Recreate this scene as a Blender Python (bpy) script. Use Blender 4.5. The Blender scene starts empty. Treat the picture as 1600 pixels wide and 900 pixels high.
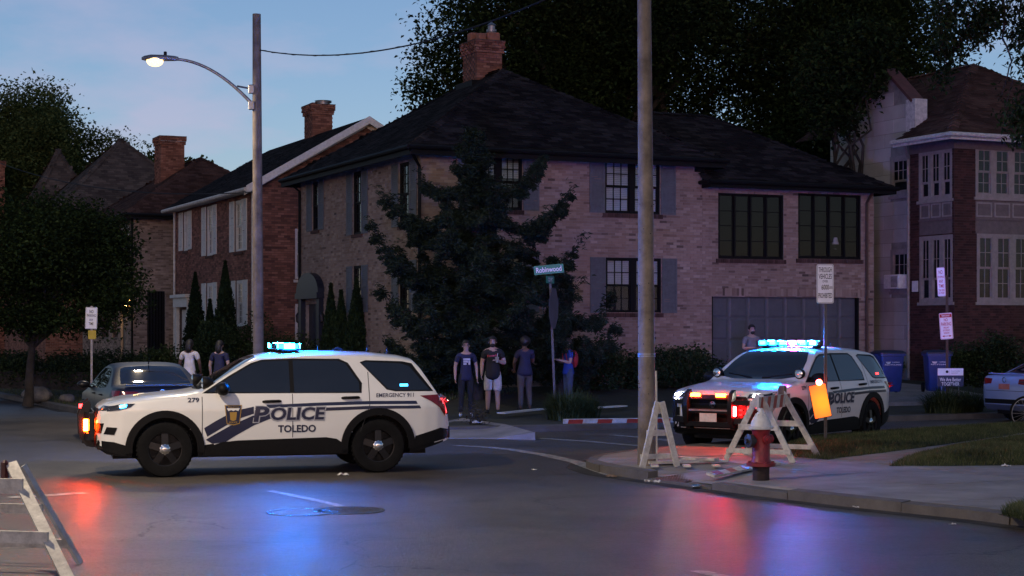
import bpy, bmesh, math, random
import numpy as np
from mathutils import Vector, Matrix, geometry
from mathutils.bvhtree import BVHTree
R = math.radians
random.seed(7); rng = np.random.default_rng(7)
scene = bpy.context.scene
COL = scene.collection

# ------------------------------------------------------------------ camera
CAMZ, FPX, HORIZ = 2.07, 2700.0, 514.0
cam_d = bpy.data.cameras.new('camera'); cam = bpy.data.objects.new('camera', cam_d); COL.objects.link(cam)
cam.location = (0, 0, CAMZ); cam.rotation_euler = (R(90), 0, 0)
cam_d.sensor_width = 36; cam_d.lens = FPX/1600*36; cam_d.shift_y = (HORIZ-450)/1600
cam_d.clip_end = 3000; cam_d.clip_start = 0.1
scene.camera = cam

# ------------------------------------------------------------------ world, dusk sky
SUN_EL, SUN_ROT = R(11), R(180)
world = bpy.data.worlds.new('World'); scene.world = world; world.use_nodes = True
wn, wl = world.node_tree.nodes, world.node_tree.links
wn.clear()
w_out = wn.new('ShaderNodeOutputWorld'); w_bg = wn.new('ShaderNodeBackground')
sky = wn.new('ShaderNodeTexSky'); sky.sky_type = 'NISHITA'; sky.sun_disc = False
sky.sun_elevation = SUN_EL; sky.sun_rotation = SUN_ROT
sky.air_density = 1.0; sky.dust_density = 0.5; sky.ozone_density = 6.0
# soft evening clouds
tc = wn.new('ShaderNodeTexCoord'); mp = wn.new('ShaderNodeMapping'); mp.inputs['Scale'].default_value = (1, 1, 2.6)
mp.inputs['Location'].default_value = (3.245, 1.1, 0.0)
nz = wn.new('ShaderNodeTexNoise'); nz.inputs['Scale'].default_value = 7.0; nz.inputs['Detail'].default_value = 6; nz.inputs['Roughness'].default_value = 0.55
cr = wn.new('ShaderNodeValToRGB'); cr.color_ramp.elements[0].position = 0.52; cr.color_ramp.elements[1].position = 0.68
cr.color_ramp.elements[0].color = (0, 0, 0, 1); cr.color_ramp.elements[1].color = (0.55, 0.55, 0.55, 1)
mx = wn.new('ShaderNodeMix'); mx.data_type = 'RGBA'; mx.inputs['B'].default_value = (4.6, 4.1, 5.6, 1)
wl.new(tc.outputs['Generated'], mp.inputs['Vector']); wl.new(mp.outputs[0], nz.inputs['Vector'])
wl.new(nz.outputs['Fac'], cr.inputs['Fac'])
sx = wn.new('ShaderNodeSeparateXYZ'); wl.new(tc.outputs['Generated'], sx.inputs[0])
lowb = wn.new('ShaderNodeMapRange'); lowb.inputs['From Min'].default_value = 0.10; lowb.inputs['From Max'].default_value = 0.26; lowb.inputs['To Min'].default_value = 1.0; lowb.inputs['To Max'].default_value = 0.12
wl.new(sx.outputs['Z'], lowb.inputs['Value'])
cm = wn.new('ShaderNodeMath'); cm.operation = 'MULTIPLY'; wl.new(cr.outputs['Color'], cm.inputs[0]); wl.new(lowb.outputs[0], cm.inputs[1]); wl.new(cm.outputs[0], mx.inputs['Factor'])
tint = wn.new('ShaderNodeMix'); tint.data_type = 'RGBA'; tint.blend_type = 'MULTIPLY'; tint.inputs['Factor'].default_value = 1.0
tint.inputs['B'].default_value = (1.9, 1.12, 0.9, 1)
wl.new(sky.outputs[0], tint.inputs['A']); wl.new(tint.outputs['Result'], mx.inputs['A'])
wl.new(mx.outputs['Result'], w_bg.inputs['Color']); wl.new(w_bg.outputs[0], w_out.inputs['Surface'])
w_bg.inputs['Strength'].default_value = 0.11

sun_d = bpy.data.lights.new('sun', 'SUN'); sun = bpy.data.objects.new('sun', sun_d); COL.objects.link(sun)
sun_d.energy = 0.06; sun_d.angle = R(25); sun_d.color = (1.0, 0.86, 0.74)
sun.rotation_euler = (R(79), 0, 0)

scene.view_settings.view_transform = 'Standard'; scene.view_settings.look = 'None'
scene.view_settings.exposure = 0.12; scene.view_settings.gamma = 1.0; scene.view_settings.use_curve_mapping = False
scene.cycles.use_denoising = True
scene.cycles.max_bounces = 6; scene.cycles.transparent_max_bounces = 12
scene.cycles.sample_clamp_indirect = 4.0

# ------------------------------------------------------------------ helpers
def gp(x, y, z=0.0):
    """ground point seen at photo position (x, y) on a level of height z"""
    D = (CAMZ - z)*FPX/(y - HORIZ)
    return ((x-800)/FPX*D, D, z)
def at(x, y, D):
    return ((x-800)/FPX*D, D, CAMZ + (HORIZ-y)*D/FPX)

MATS = {}
def mat(name, col, rough=0.6, var=0.15, scale=6.0, bump=0.0, metal=0.0, col2=None, island=0.0, spec=None, coat=0.0, trans=0.0, detail=5.0, bscale=None):
    if name in MATS: return MATS[name]
    m = bpy.data.materials.new(name); m.use_nodes = True
    n, l = m.node_tree.nodes, m.node_tree.links
    b = n['Principled BSDF']
    b.inputs['Roughness'].default_value = rough; b.inputs['Metallic'].default_value = metal
    if spec is not None: b.inputs['Specular IOR Level'].default_value = spec
    if coat: b.inputs['Coat Weight'].default_value = coat; b.inputs['Coat Roughness'].default_value = 0.04
    c1 = tuple(col); c2 = tuple(col2) if col2 else tuple(max(0, c*(1-var*2)) for c in col)
    co = n.new('ShaderNodeTexCoord'); nt = n.new('ShaderNodeTexNoise')
    nt.inputs['Scale'].default_value = scale; nt.inputs['Detail'].default_value = detail; nt.inputs['Roughness'].default_value = 0.65
    l.new(co.outputs['Object'], nt.inputs['Vector'])
    ramp = n.new('ShaderNodeValToRGB'); e = ramp.color_ramp.elements
    e[0].position = 0.32; e[1].position = 0.68; e[0].color = (*c2, 1); e[1].color = (*c1, 1)
    l.new(nt.outputs['Fac'], ramp.inputs['Fac'])
    out = ramp.outputs['Color']
    if island:
        g = n.new('ShaderNodeNewGeometry'); mr = n.new('ShaderNodeMapRange')
        mr.inputs['To Min'].default_value = 1-island; mr.inputs['To Max'].default_value = 1+island
        l.new(g.outputs['Random Per Island'], mr.inputs['Value'])
        mm = n.new('ShaderNodeMix'); mm.data_type = 'RGBA'; mm.blend_type = 'MULTIPLY'; mm.inputs['Factor'].default_value = 1
        l.new(out, mm.inputs['A']); l.new(mr.outputs[0], mm.inputs['B']); out = mm.outputs['Result']
    l.new(out, b.inputs['Base Color'])
    if bump:
        nb = n.new('ShaderNodeTexNoise'); nb.inputs['Scale'].default_value = bscale or scale*4; nb.inputs['Detail'].default_value = 4
        l.new(co.outputs['Object'], nb.inputs['Vector'])
        bp = n.new('ShaderNodeBump'); bp.inputs['Strength'].default_value = bump; bp.inputs['Distance'].default_value = 0.02
        l.new(nb.outputs['Fac'], bp.inputs['Height']); l.new(bp.outputs[0], b.inputs['Normal'])
    MATS[name] = m
    return m
def ramp_mat(name, stops, rough=0.85, noise=0.25, scale=3.0, bump=0.2, spec=0.3, trans=0.0):
    """colour drawn per loose piece (brick, leaf, shingle) from a ramp, with a weathering noise over it"""
    if name in MATS: return MATS[name]
    m = bpy.data.materials.new(name); m.use_nodes = True
    n, l = m.node_tree.nodes, m.node_tree.links; b = n['Principled BSDF']
    b.inputs['Roughness'].default_value = rough; b.inputs['Specular IOR Level'].default_value = spec
    g = n.new('ShaderNodeNewGeometry'); oi = n.new('ShaderNodeObjectInfo'); ad = n.new('ShaderNodeMath'); ad.operation = 'ADD'
    fr = n.new('ShaderNodeMath'); fr.operation = 'FRACT'
    l.new(g.outputs['Random Per Island'], ad.inputs[0]); l.new(oi.outputs['Random'], ad.inputs[1]); l.new(ad.outputs[0], fr.inputs[0])
    r = n.new('ShaderNodeValToRGB'); r.color_ramp.interpolation = 'LINEAR'
    e = r.color_ramp.elements
    while len(e) < len(stops): e.new(0.5)
    for i, (p, c) in enumerate(stops): e[i].position = p; e[i].color = (*c, 1)
    l.new(fr.outputs[0], r.inputs['Fac'])
    co = n.new('ShaderNodeTexCoord'); nt = n.new('ShaderNodeTexNoise'); nt.inputs['Scale'].default_value = scale; nt.inputs['Detail'].default_value = 6
    gg = n.new('ShaderNodeNewGeometry'); l.new(gg.outputs['Position'], nt.inputs['Vector'])
    mr = n.new('ShaderNodeMapRange'); mr.inputs['From Min'].default_value = 0.3; mr.inputs['From Max'].default_value = 0.7
    mr.inputs['To Min'].default_value = 1-noise; mr.inputs['To Max'].default_value = 1+noise; l.new(nt.outputs['Fac'], mr.inputs['Value'])
    mm = n.new('ShaderNodeMix'); mm.data_type = 'RGBA'; mm.blend_type = 'MULTIPLY'; mm.inputs['Factor'].default_value = 1
    l.new(r.outputs['Color'], mm.inputs['A']); l.new(mr.outputs[0], mm.inputs['B']); l.new(mm.outputs['Result'], b.inputs['Base Color'])
    if bump:
        nb = n.new('ShaderNodeTexNoise'); nb.inputs['Scale'].default_value = 40; l.new(gg.outputs['Position'], nb.inputs['Vector'])
        bp = n.new('ShaderNodeBump'); bp.inputs['Strength'].default_value = bump; bp.inputs['Distance'].default_value = 0.01
        l.new(nb.outputs['Fac'], bp.inputs['Height']); l.new(bp.outputs[0], b.inputs['Normal'])
    if trans:
        tr = n.new('ShaderNodeBsdfTranslucent'); l.new(mm.outputs['Result'], tr.inputs['Color'])
        ms = n.new('ShaderNodeMixShader'); ms.inputs['Fac'].default_value = trans
        l.new(b.outputs[0], ms.inputs[1]); l.new(tr.outputs[0], ms.inputs[2])
        l.new(ms.outputs[0], n['Material Output'].inputs['Surface'])
    MATS[name] = m
    return m
def emit(name, col, strength):
    if name in MATS: return MATS[name]
    m = bpy.data.materials.new(name); m.use_nodes = True
    n, l = m.node_tree.nodes, m.node_tree.links; b = n['Principled BSDF']
    b.inputs['Base Color'].default_value = (*[min(1, c) for c in col], 1); b.inputs['Emission Color'].default_value = (*col, 1)
    b.inputs['Emission Strength'].default_value = strength; b.inputs['Roughness'].default_value = 0.2
    # a faint unevenness, as a lens moulding gives
    nt = n.new('ShaderNodeTexNoise'); nt.inputs['Scale'].default_value = 60
    bp = n.new('ShaderNodeBump'); bp.inputs['Strength'].default_value = 0.1; l.new(nt.outputs['Fac'], bp.inputs['Height']); l.new(bp.outputs[0], b.inputs['Normal'])
    MATS[name] = m
    return m
def glass_mat(name, tint=(1, 1, 1), gloss=0.12, rough=0.02):
    """thin pane: sees through, mirrors at a slant"""
    if name in MATS: return MATS[name]
    m = bpy.data.materials.new(name); m.use_nodes = True
    n, l = m.node_tree.nodes, m.node_tree.links; n.remove(n['Principled BSDF'])
    t = n.new('ShaderNodeBsdfTransparent'); t.inputs['Color'].default_value = (*tint, 1)
    g = n.new('ShaderNodeBsdfGlossy'); g.inputs['Roughness'].default_value = rough
    f0 = n.new('ShaderNodeLayerWeight'); f0.inputs['Blend'].default_value = 0.5
    f = n.new('ShaderNodeMath'); f.operation = 'POWER'; f.inputs[1].default_value = 5.0; l.new(f0.outputs['Facing'], f.inputs[0])
    ad = n.new('ShaderNodeMath'); ad.operation = 'MULTIPLY_ADD'; ad.inputs[1].default_value = 0.9; ad.inputs[2].default_value = gloss; ad.use_clamp = True
    nt = n.new('ShaderNodeTexNoise'); nt.inputs['Scale'].default_value = 3.0
    bp = n.new('ShaderNodeBump'); bp.inputs['Strength'].default_value = 0.04; l.new(nt.outputs['Fac'], bp.inputs['Height']); l.new(bp.outputs[0], g.inputs['Normal'])
    ms = n.new('ShaderNodeMixShader'); l.new(f.outputs[0], ad.inputs[0]); l.new(ad.outputs[0], ms.inputs['Fac'])
    l.new(t.outputs[0], ms.inputs[1]); l.new(g.outputs[0], ms.inputs[2]); l.new(ms.outputs[0], n['Material Output'].inputs['Surface'])
    MATS[name] = m
    return m

def link(name, me, m=None, parent=None):
    o = bpy.data.objects.new(name, me); COL.objects.link(o)
    if m is not None and me is not None and len(me.materials) == 0: me.materials.append(m)
    if parent is not None: o.parent = parent
    return o
def tag(o, label=None, cat=None, group=None, kind=None):
    if label: o['label'] = label
    if cat: o['category'] = cat
    if group: o['group'] = group
    if kind: o['kind'] = kind
    return o
def thing(name, label, cat, loc=(0, 0, 0), rz=0.0, group=None):
    o = bpy.data.objects.new(name, None); COL.objects.link(o)
    o.location = loc; o.rotation_euler = (0, 0, rz); o.empty_display_size = 0.2
    return tag(o, label, cat, group)
def copy_tree(o, parent=None):
    c = o.copy(); COL.objects.link(c)
    if parent is not None: c.parent = parent
    for ch in list(o.children): copy_tree(ch, c)
    return c

class MB:
    def __init__(s): s.v = []; s.f = []; s.sm = False
    def add(s, vs, fs):
        b = len(s.v); s.v.extend([tuple(p) for p in vs]); s.f.extend([tuple(b+i for i in f) for f in fs]); return s
    def box(s, x0, x1, y0, y1, z0, z1):
        return s.add([(x0,y0,z0),(x1,y0,z0),(x1,y1,z0),(x0,y1,z0),(x0,y0,z1),(x1,y0,z1),(x1,y1,z1),(x0,y1,z1)],
                     [(3,2,1,0),(4,5,6,7),(0,1,5,4),(1,2,6,5),(2,3,7,6),(3,0,4,7)])
    def bbox(s, x0, x1, y0, y1, z0, z1, b=0.01):
        """box with chamfered upright and top edges"""
        P = lambda x0,x1,y0,y1,z: [(x0+b,y0,z),(x1-b,y0,z),(x1,y0+b,z),(x1,y1-b,z),(x1-b,y1,z),(x0+b,y1,z),(x0,y1-b,z),(x0,y0+b,z)]
        vs = P(x0,x1,y0,y1,z0)+P(x0,x1,y0,y1,z1-b)+P(x0+b,x1-b,y0+b,y1-b,z1)
        fs = [tuple(range(7,-1,-1)), tuple(range(16,24))]
        for r in (0, 8):
            for i in range(8): j = (i+1) % 8; fs.append((r+i, r+j, r+8+j, r+8+i))
        return s.add(vs, fs)
    def bar(s, p, q, w, d, up=(0,0,1)):
        p, q = Vector(p), Vector(q); a = (q-p).normalized(); up = Vector(up)
        r = a.cross(up)
        if r.length < 1e-4: r = a.cross(Vector((1,0,0)))
        r.normalize(); t = r.cross(a).normalized()
        vs = []
        for c in (p, q):
            for (i, j) in ((-1,-1),(1,-1),(1,1),(-1,1)): vs.append(c + r*(w/2*i) + t*(d/2*j))
        return s.add(vs, [(3,2,1,0),(4,5,6,7),(0,1,5,4),(1,2,6,5),(2,3,7,6),(3,0,4,7)])
    def tube(s, pts, rad, seg=8, caps=True):
        pts = [Vector(p) for p in pts]; n = len(pts)
        if not hasattr(rad, '__len__'): rad = [rad]*n
        b = len(s.v); prev = None
        for i, p in enumerate(pts):
            d = (pts[min(i+1,n-1)]-pts[max(i-1,0)]).normalized()
            if prev is None:
                r = d.cross(Vector((0,0,1)))
                if r.length < 0.05: r = d.cross(Vector((1,0,0)))
            else: r = prev - d*prev.dot(d)
            r.normalize(); prev = r; t = d.cross(r)
            for k in range(seg):
                a = 2*math.pi*k/seg; s.v.append(tuple(p + (r*math.cos(a)+t*math.sin(a))*rad[i]))
        for i in range(n-1):
            for k in range(seg):
                k2 = (k+1) % seg; s.f.append((b+i*seg+k, b+i*seg+k2, b+(i+1)*seg+k2, b+(i+1)*seg+k))
        if caps:
            s.f.append(tuple(b+k for k in range(seg-1,-1,-1))); s.f.append(tuple(b+(n-1)*seg+k for k in range(seg)))
        return s
    def lathe(s, prof, c=(0,0,0), axis='z', seg=24, close=False):
        b = len(s.v); n = len(prof)
        for (r, h) in prof:
            for k in range(seg):
                a = 2*math.pi*k/seg; u, v = r*math.cos(a), r*math.sin(a)
                p = (u, v, h) if axis == 'z' else ((u, h, v) if axis == 'y' else (h, u, v))
                s.v.append((c[0]+p[0], c[1]+p[1], c[2]+p[2]))
        for i in range(n if close else n-1):
            i2 = (i+1) % n
            for k in range(seg):
                k2 = (k+1) % seg; s.f.append((b+i*seg+k, b+i*seg+k2, b+i2*seg+k2, b+i2*seg+k))
        if not close:
            if prof[0][0] > 1e-5: s.f.append(tuple(b+k for k in range(seg-1,-1,-1)))
            if prof[-1][0] > 1e-5: s.f.append(tuple(b+(n-1)*seg+k for k in range(seg)))
        return s
    def prism(s, poly, z0, z1):
        n = len(poly); vs = [(x,y,z0) for x,y in poly]+[(x,y,z1) for x,y in poly]
        return s.add(vs, [tuple(range(n-1,-1,-1)), tuple(range(n,2*n))]+[(i,(i+1)%n,n+(i+1)%n,n+i) for i in range(n)])
    def plate(s, poly, y0, y1):
        """outline in x-z, thickness along y"""
        n = len(poly); vs = [(x,y0,z) for x,z in poly]+[(x,y1,z) for x,z in poly]
        return s.add(vs, [tuple(range(n)), tuple(range(2*n-1,n-1,-1))]+[((i+1)%n,i,n+i,n+(i+1)%n) for i in range(n)])
    def ell(s, c, r, seg=14, rings=9, jitter=0.0):
        b = len(s.v)
        for i in range(rings+1):
            th = math.pi*i/rings
            for k in range(seg):
                a = 2*math.pi*k/seg; j = 1+random.uniform(-jitter, jitter)
                s.v.append((c[0]+r[0]*math.sin(th)*math.cos(a)*j, c[1]+r[1]*math.sin(th)*math.sin(a)*j, c[2]+r[2]*math.cos(th)*j))
        for i in range(rings):
            for k in range(seg):
                k2 = (k+1) % seg; s.f.append((b+i*seg+k, b+(i+1)*seg+k, b+(i+1)*seg+k2, b+i*seg+k2))
        return s
    def mesh(s, smooth=None, fix=True):
        me = bpy.data.meshes.new('mesh'); me.from_pydata(s.v, [], s.f); me.validate()
        bm = bmesh.new(); bm.from_mesh(me)
        bmesh.ops.remove_doubles(bm, verts=bm.verts, dist=1e-5)
        if fix: bmesh.ops.recalc_face_normals(bm, faces=bm.faces)
        bm.to_mesh(me); bm.free()
        if smooth is not None:
            me.polygons.foreach_set('use_smooth', [True]*len(me.polygons))
            if smooth < 180: me.set_sharp_from_angle(angle=R(smooth))
        me.update(); return me
    def build(s, name, m, parent=None, smooth=None, fix=True):
        me = s.mesh(smooth, fix); me.name = name
        return link(name, me, m, parent)

def np_mesh(name, verts, quads, m, parent=None, smooth=False):
    """fast mesh from numpy arrays; quads (N,4) or tris (N,3)"""
    me = bpy.data.meshes.new(name); nv = len(verts); nf, k = quads.shape
    me.vertices.add(nv); me.vertices.foreach_set('co', np.ascontiguousarray(verts, dtype=np.float32).ravel())
    me.loops.add(nf*k); me.loops.foreach_set('vertex_index', np.ascontiguousarray(quads, dtype=np.int32).ravel())
    me.polygons.add(nf); me.polygons.foreach_set('loop_start', np.arange(0, nf*k, k, dtype=np.int32))
    me.polygons.foreach_set('use_smooth', np.full(nf, smooth))
    me.update(calc_edges=True); me.materials.append(m)
    o = bpy.data.objects.new(name, me); COL.objects.link(o)
    if parent is not None: o.parent = parent
    return o

def text_geo(s, size, shear=0.0, bold=0.0, spacing=1.0):
    """flat triangles of a line of lettering, centred on the origin: (verts2d, faces, width)"""
    c = bpy.data.curves.new('t', 'FONT'); c.body = s; c.size = size; c.shear = shear; c.offset = bold; c.space_character = spacing
    c.resolution_u = 3; c.align_x = 'CENTER'; c.align_y = 'CENTER'
    o = bpy.data.objects.new('t', c); COL.objects.link(o)
    dg = bpy.context.evaluated_depsgraph_get(); me = bpy.data.meshes.new_from_object(o.evaluated_get(dg))
    vs = [(v.co.x, v.co.y) for v in me.vertices]; fs = [tuple(p.vertices) for p in me.polygons]
    bpy.data.objects.remove(o); bpy.data.curves.remove(c); bpy.data.meshes.remove(me)
    xs = [v[0] for v in vs]; ys = [v[1] for v in vs]
    cx, cy = (min(xs)+max(xs))/2, (min(ys)+max(ys))/2
    return [(x-cx, y-cy) for x, y in vs], fs, max(xs)-min(xs), max(ys)-min(ys)
def fit_text(s, w, h, shear=0.0, bold=0.0, spacing=1.0):
    vs, fs, tw, th = text_geo(s, 1.0, shear, bold, spacing)
    return [(x*w/tw, y*h/th) for x, y in vs], fs
def flat_text(mb, s, cx, cz, w, h, y, shear=0.0, bold=0.0):
    vs, fs = fit_text(s, w, h, shear, bold)
    mb.add([(cx+a, y, cz+b) for a, b in vs], fs)

# ------------------------------------------------------------------ materials
ASPH = None
CONC = mat('concrete', (0.31, 0.285, 0.265), 0.8, 0.22, 1.3, 0.25, bscale=60)
KERB = mat('kerb_concrete', (0.135, 0.12, 0.107), 0.85, 0.2, 2.5, 0.4, bscale=50)
WHITEP = mat('white_paint', (0.75, 0.74, 0.71), 0.5, 0.12, 12, 0.1)
OLDWHITE = mat('worn_white_paint', (0.66, 0.63, 0.57), 0.6, 0.22, 9, 0.2)
BLACKM = mat('black_metal', (0.010, 0.010, 0.012), 0.35, 0.2, 12, spec=0.3)
BLACKP = mat('black_plastic', (0.007, 0.007, 0.008), 0.55, 0.2, 20, 0.1, spec=0.18)
DARKROOM = mat('dark_room', (0.02, 0.02, 0.024), 0.9, 0.3, 2)
WOODPOLE = mat('pole_wood', (0.25, 0.205, 0.165), 0.85, 0.3, 3, 0.5, bscale=30)
GALV = mat('galvanised_steel', (0.36, 0.36, 0.37), 0.45, 0.2, 8, metal=0.7)
CHROME = mat('chrome', (0.8, 0.8, 0.8), 0.08, 0.05, 5, metal=1.0)
RUBBER = mat('rubber', (0.008, 0.008, 0.009), 0.8, 0.25, 20, 0.2, spec=0.15)
GLASS = glass_mat('window_glass', (0.85, 0.88, 0.9), 0.03)

# ------------------------------------------------------------------ ground, road, kerbs, pavements
HU = Vector((-0.412, 0.911)); HV = Vector((0.911, 0.412)); HROT = math.atan2(0.412, 0.911)
SU = Vector((-0.44, 0.898)); SV = Vector((0.898, 0.44))
def smooth01(t): t = max(0.0, min(1.0, t)); return t*t*(3-2*t)

def asphalt():
    m = bpy.data.materials.new('asphalt'); m.use_nodes = True
    n, l = m.node_tree.nodes, m.node_tree.links; b = n['Principled BSDF']
    g = n.new('ShaderNodeNewGeometry')
    def noise(s, d=5, r=0.6, dist=0.0):
        t = n.new('ShaderNodeTexNoise'); t.inputs['Scale'].default_value = s; t.inputs['Detail'].default_value = d; t.inputs['Roughness'].default_value = r
        t.inputs['Distortion'].default_value = dist; l.new(g.outputs['Position'], t.inputs['Vector']); return t
    def rng_(src, a, c, lo, hi):
        t = n.new('ShaderNodeMapRange'); t.inputs['From Min'].default_value = a; t.inputs['From Max'].default_value = c
        t.inputs['To Min'].default_value = lo; t.inputs['To Max'].default_value = hi; l.new(src, t.inputs['Value']); return t.outputs[0]
    def mul(a, b_):
        t = n.new('ShaderNodeMix'); t.data_type = 'RGBA'; t.blend_type = 'MULTIPLY'; t.inputs['Factor'].default_value = 1
        l.new(a, t.inputs['A']); l.new(b_, t.inputs['B']); return t.outputs['Result']
    big = noise(0.22, 5, 0.6, 0.6); mid = noise(1.3, 6, 0.65); fine = noise(38, 3, 0.7)
    ramp = n.new('ShaderNodeValToRGB'); e = ramp.color_ramp.elements
    e[0].position = 0.3; e[1].position = 0.72; e[0].color = (0.064, 0.056, 0.049, 1); e[1].color = (0.122, 0.106, 0.09, 1)
    l.new(big.outputs['Fac'], ramp.inputs['Fac'])
    c = mul(ramp.outputs['Color'], rng_(mid.outputs['Fac'], 0.3, 0.7, 0.78, 1.2))
    c = mul(c, rng_(fine.outputs['Fac'], 0.3, 0.7, 0.5, 1.5)); grit = noise(16, 5, 0.85); c = mul(c, rng_(grit.outputs['Fac'], 0.3, 0.7, 0.6, 1.4))
    stain = noise(0.55, 3, 0.5, 1.5); c = mul(c, rng_(stain.outputs['Fac'], 0.55, 0.75, 1.0, 0.6))
    # cracks and tar seams: warped cell borders
    mp_ = n.new('ShaderNodeMixRGB') if False else n.new('ShaderNodeVectorMath'); mp_.operation = 'ADD'
    wn_ = noise(0.9, 4, 0.6); sc = n.new('ShaderNodeVectorMath'); sc.operation = 'SCALE'; sc.inputs['Scale'].default_value = 0.9
    l.new(wn_.outputs['Color'], sc.inputs[0]); l.new(g.outputs['Position'], mp_.inputs[0]); l.new(sc.outputs[0], mp_.inputs[1])
    vor = n.new('ShaderNodeTexVoronoi'); vor.feature = 'DISTANCE_TO_EDGE'; vor.inputs['Scale'].default_value = 0.27; l.new(mp_.outputs[0], vor.inputs['Vector'])
    crk = rng_(vor.outputs['Distance'], 0.0012, 0.004, 0.25, 1.0)
    pres = noise(0.35, 2); gate = rng_(pres.outputs['Fac'], 0.50, 0.57, 0.0, 1.0)
    mxx = n.new('ShaderNodeMath'); mxx.operation = 'MAXIMUM'; l.new(crk, mxx.inputs[0]); l.new(gate, mxx.inputs[1])
    c = mul(c, mxx.outputs[0])
    l.new(c, b.inputs['Base Color'])
    l.new(rng_(big.outputs['Fac'], 0.35, 0.65, 0.33, 0.44), b.inputs['Roughness'])
    b.inputs['Specular IOR Level'].default_value = 0.28
    bp = n.new('ShaderNodeBump'); bp.inputs['Strength'].default_value = 0.9; bp.inputs['Distance'].default_value = 0.012
    nb = noise(32, 6, 0.9); nb2 = noise(9, 4, 0.8); hm_ = n.new('ShaderNodeMath'); hm_.operation = 'MULTIPLY_ADD'; hm_.inputs[1].default_value = 1.6; l.new(nb2.outputs['Fac'], hm_.inputs[0]); l.new(nb.outputs['Fac'], hm_.inputs[2]); l.new(hm_.outputs[0], bp.inputs['Height']); l.new(bp.outputs[0], b.inputs['Normal'])
    MATS['asphalt'] = m; return m
ASPH = asphalt()
GRASSM = ramp_mat('grass_blades', [(0, (0.04, 0.06, 0.02)), (0.5, (0.075, 0.095, 0.034)), (0.85, (0.125, 0.13, 0.055)), (1, (0.23, 0.2, 0.11))], 0.7, 0.35, 1.5, 0, trans=0.2)
SOIL = mat('lawn_soil', (0.04, 0.042, 0.02), 0.95, 0.3, 3, 0.5)

tag(MB().add([(-900,-200,-0.05),(900,-200,-0.05),(900,1600,-0.05),(-900,1600,-0.05)], [(0,1,2,3)]).build('ground', SOIL), 'dark turf ground stretching away past the houses', None, None, 'structure')
tag(MB().add([(-70,-30,0),(90,-30,0),(90,110,0),(-70,110,0)], [(0,1,2,3)]).build('road', ASPH), 'worn damp asphalt of the street crossing', None, None, 'structure')

def offset_line(pts, d):
    out = []
    for i in range(len(pts)):
        a = Vector(pts[max(0, i-1)]); c = Vector(pts[min(len(pts)-1, i+1)]); t = (c-a).normalized()
        out.append((pts[i][0]-t.y*d, pts[i][1]+t.x*d))
    return out
def resample(pts, step):
    P = [Vector(p) for p in pts]; out = [P[0].copy()]; acc = 0.0
    for a, b in zip(P, P[1:]):
        L = (b-a).length; s = step-acc
        while s <= L: out.append(a+(b-a)*(s/L)); s += step
        acc = L-(s-step)
    return [tuple(p) for p in out]
def ribbon(mb, pts, o0, o1, z0, z1, zb=None):
    a, b = offset_line(pts, o0), offset_line(pts, o1); n = len(pts)
    if zb is None:
        vs = [(x,y,z0) for x,y in a]+[(x,y,z1) for x,y in b]
        mb.add(vs, [(i,i+1,n+i+1,n+i) for i in range(n-1)])
    else:
        vs = [(x,y,z0) for x,y in a]+[(x,y,z1) for x,y in b]+[(x,y,zb) for x,y in a]+[(x,y,zb) for x,y in b]
        fs = []
        for i in range(n-1): fs += [(i,i+1,n+i+1,n+i), (2*n+i,2*n+i+1,i+1,i), (n+i,n+i+1,3*n+i+1,3*n+i)]
        fs += [(0,n,3*n,2*n), (n-1,2*n-1,4*n-1,3*n-1)]
        mb.add(vs, fs)

# far block: kerb comes down the side street, rounds the corner, runs off along the cross street
P0, C0, P2 = Vector((-10.0, 41.0)), Vector((-5.0, 31.5)), Vector((2.0, 35.5))
far_line = [(P0.x-0.44*a, P0.y+0.898*a) for a in (62, 40, 25, 15, 8, 4)]
far_line += [tuple(P0*(1-t)**2 + C0*2*t*(1-t) + P2*t*t) for t in np.linspace(0, 1, 18)]
far_line += [(P2.x+0.898*b, P2.y+0.44*b) for b in (2, 4, 8, 14, 22, 40, 60)]
far_fine = resample(far_line, 0.4)
kerb_far = tag(bpy.data.objects.new('kerb', None), 'concrete kerb round the far corner lawn', None, None, 'structure'); COL.objects.link(kerb_far)
def kerb_run(parent, fine, per, h0, h1, w, hfun=None):
    i = 0; k = 0
    while i < len(fine)-1:
        j = min(len(fine)-1, i+per+random.choice((0, 0, 1)))
        seg = [Vector(p) for p in fine[i:j+1]]
        d0 = (seg[1]-seg[0]).normalized()*0.006; d1 = (seg[-1]-seg[-2]).normalized()*0.006
        seg[0] = seg[0]+d0; seg[-1] = seg[-1]-d1
        mb = MB(); dz = random.uniform(-0.008, 0.008); hh = h1+dz if hfun is None else hfun(seg[0])+dz
        seg2 = [tuple(p) for p in seg]
        ribbon(mb, seg2, random.uniform(-0.012, 0.012), w, hh-0.015, hh, h0)
        nn_ = len(mb.v)//4
        mb.v = [(x+rng.normal(0, 0.002), y+rng.normal(0, 0.002), z+(rng.normal(0, 0.004) if i < nn_ else 0.0)) for i, (x, y, z) in enumerate(mb.v)]
        ob = mb.build('kerb_stone', KERB, parent); k += 1
        i = j
kerb_run(kerb_far, far_fine[60:150], 5, -0.03, 0.135, 0.18)
mb = MB(); ribbon(mb, far_fine[:61], 0, 0.18, 0.12, 0.135, -0.03); ribbon(mb, far_fine[149:], 0, 0.18, 0.12, 0.135, -0.03)
mb.build('kerb_length', KERB, kerb_far)
def lawn_z(d): return 0.125+0.42*smooth01((d-5.2)/4.5)
mb = MB(); offs = [0.15, 1.2, 2.4, 3.5, 4.5, 5.2, 6.0, 7.0]
for a, b in zip(offs, offs[1:]): ribbon(mb, far_fine, a, b, lawn_z(a), lawn_z(b))
FARP = np.array(far_fine)
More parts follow.
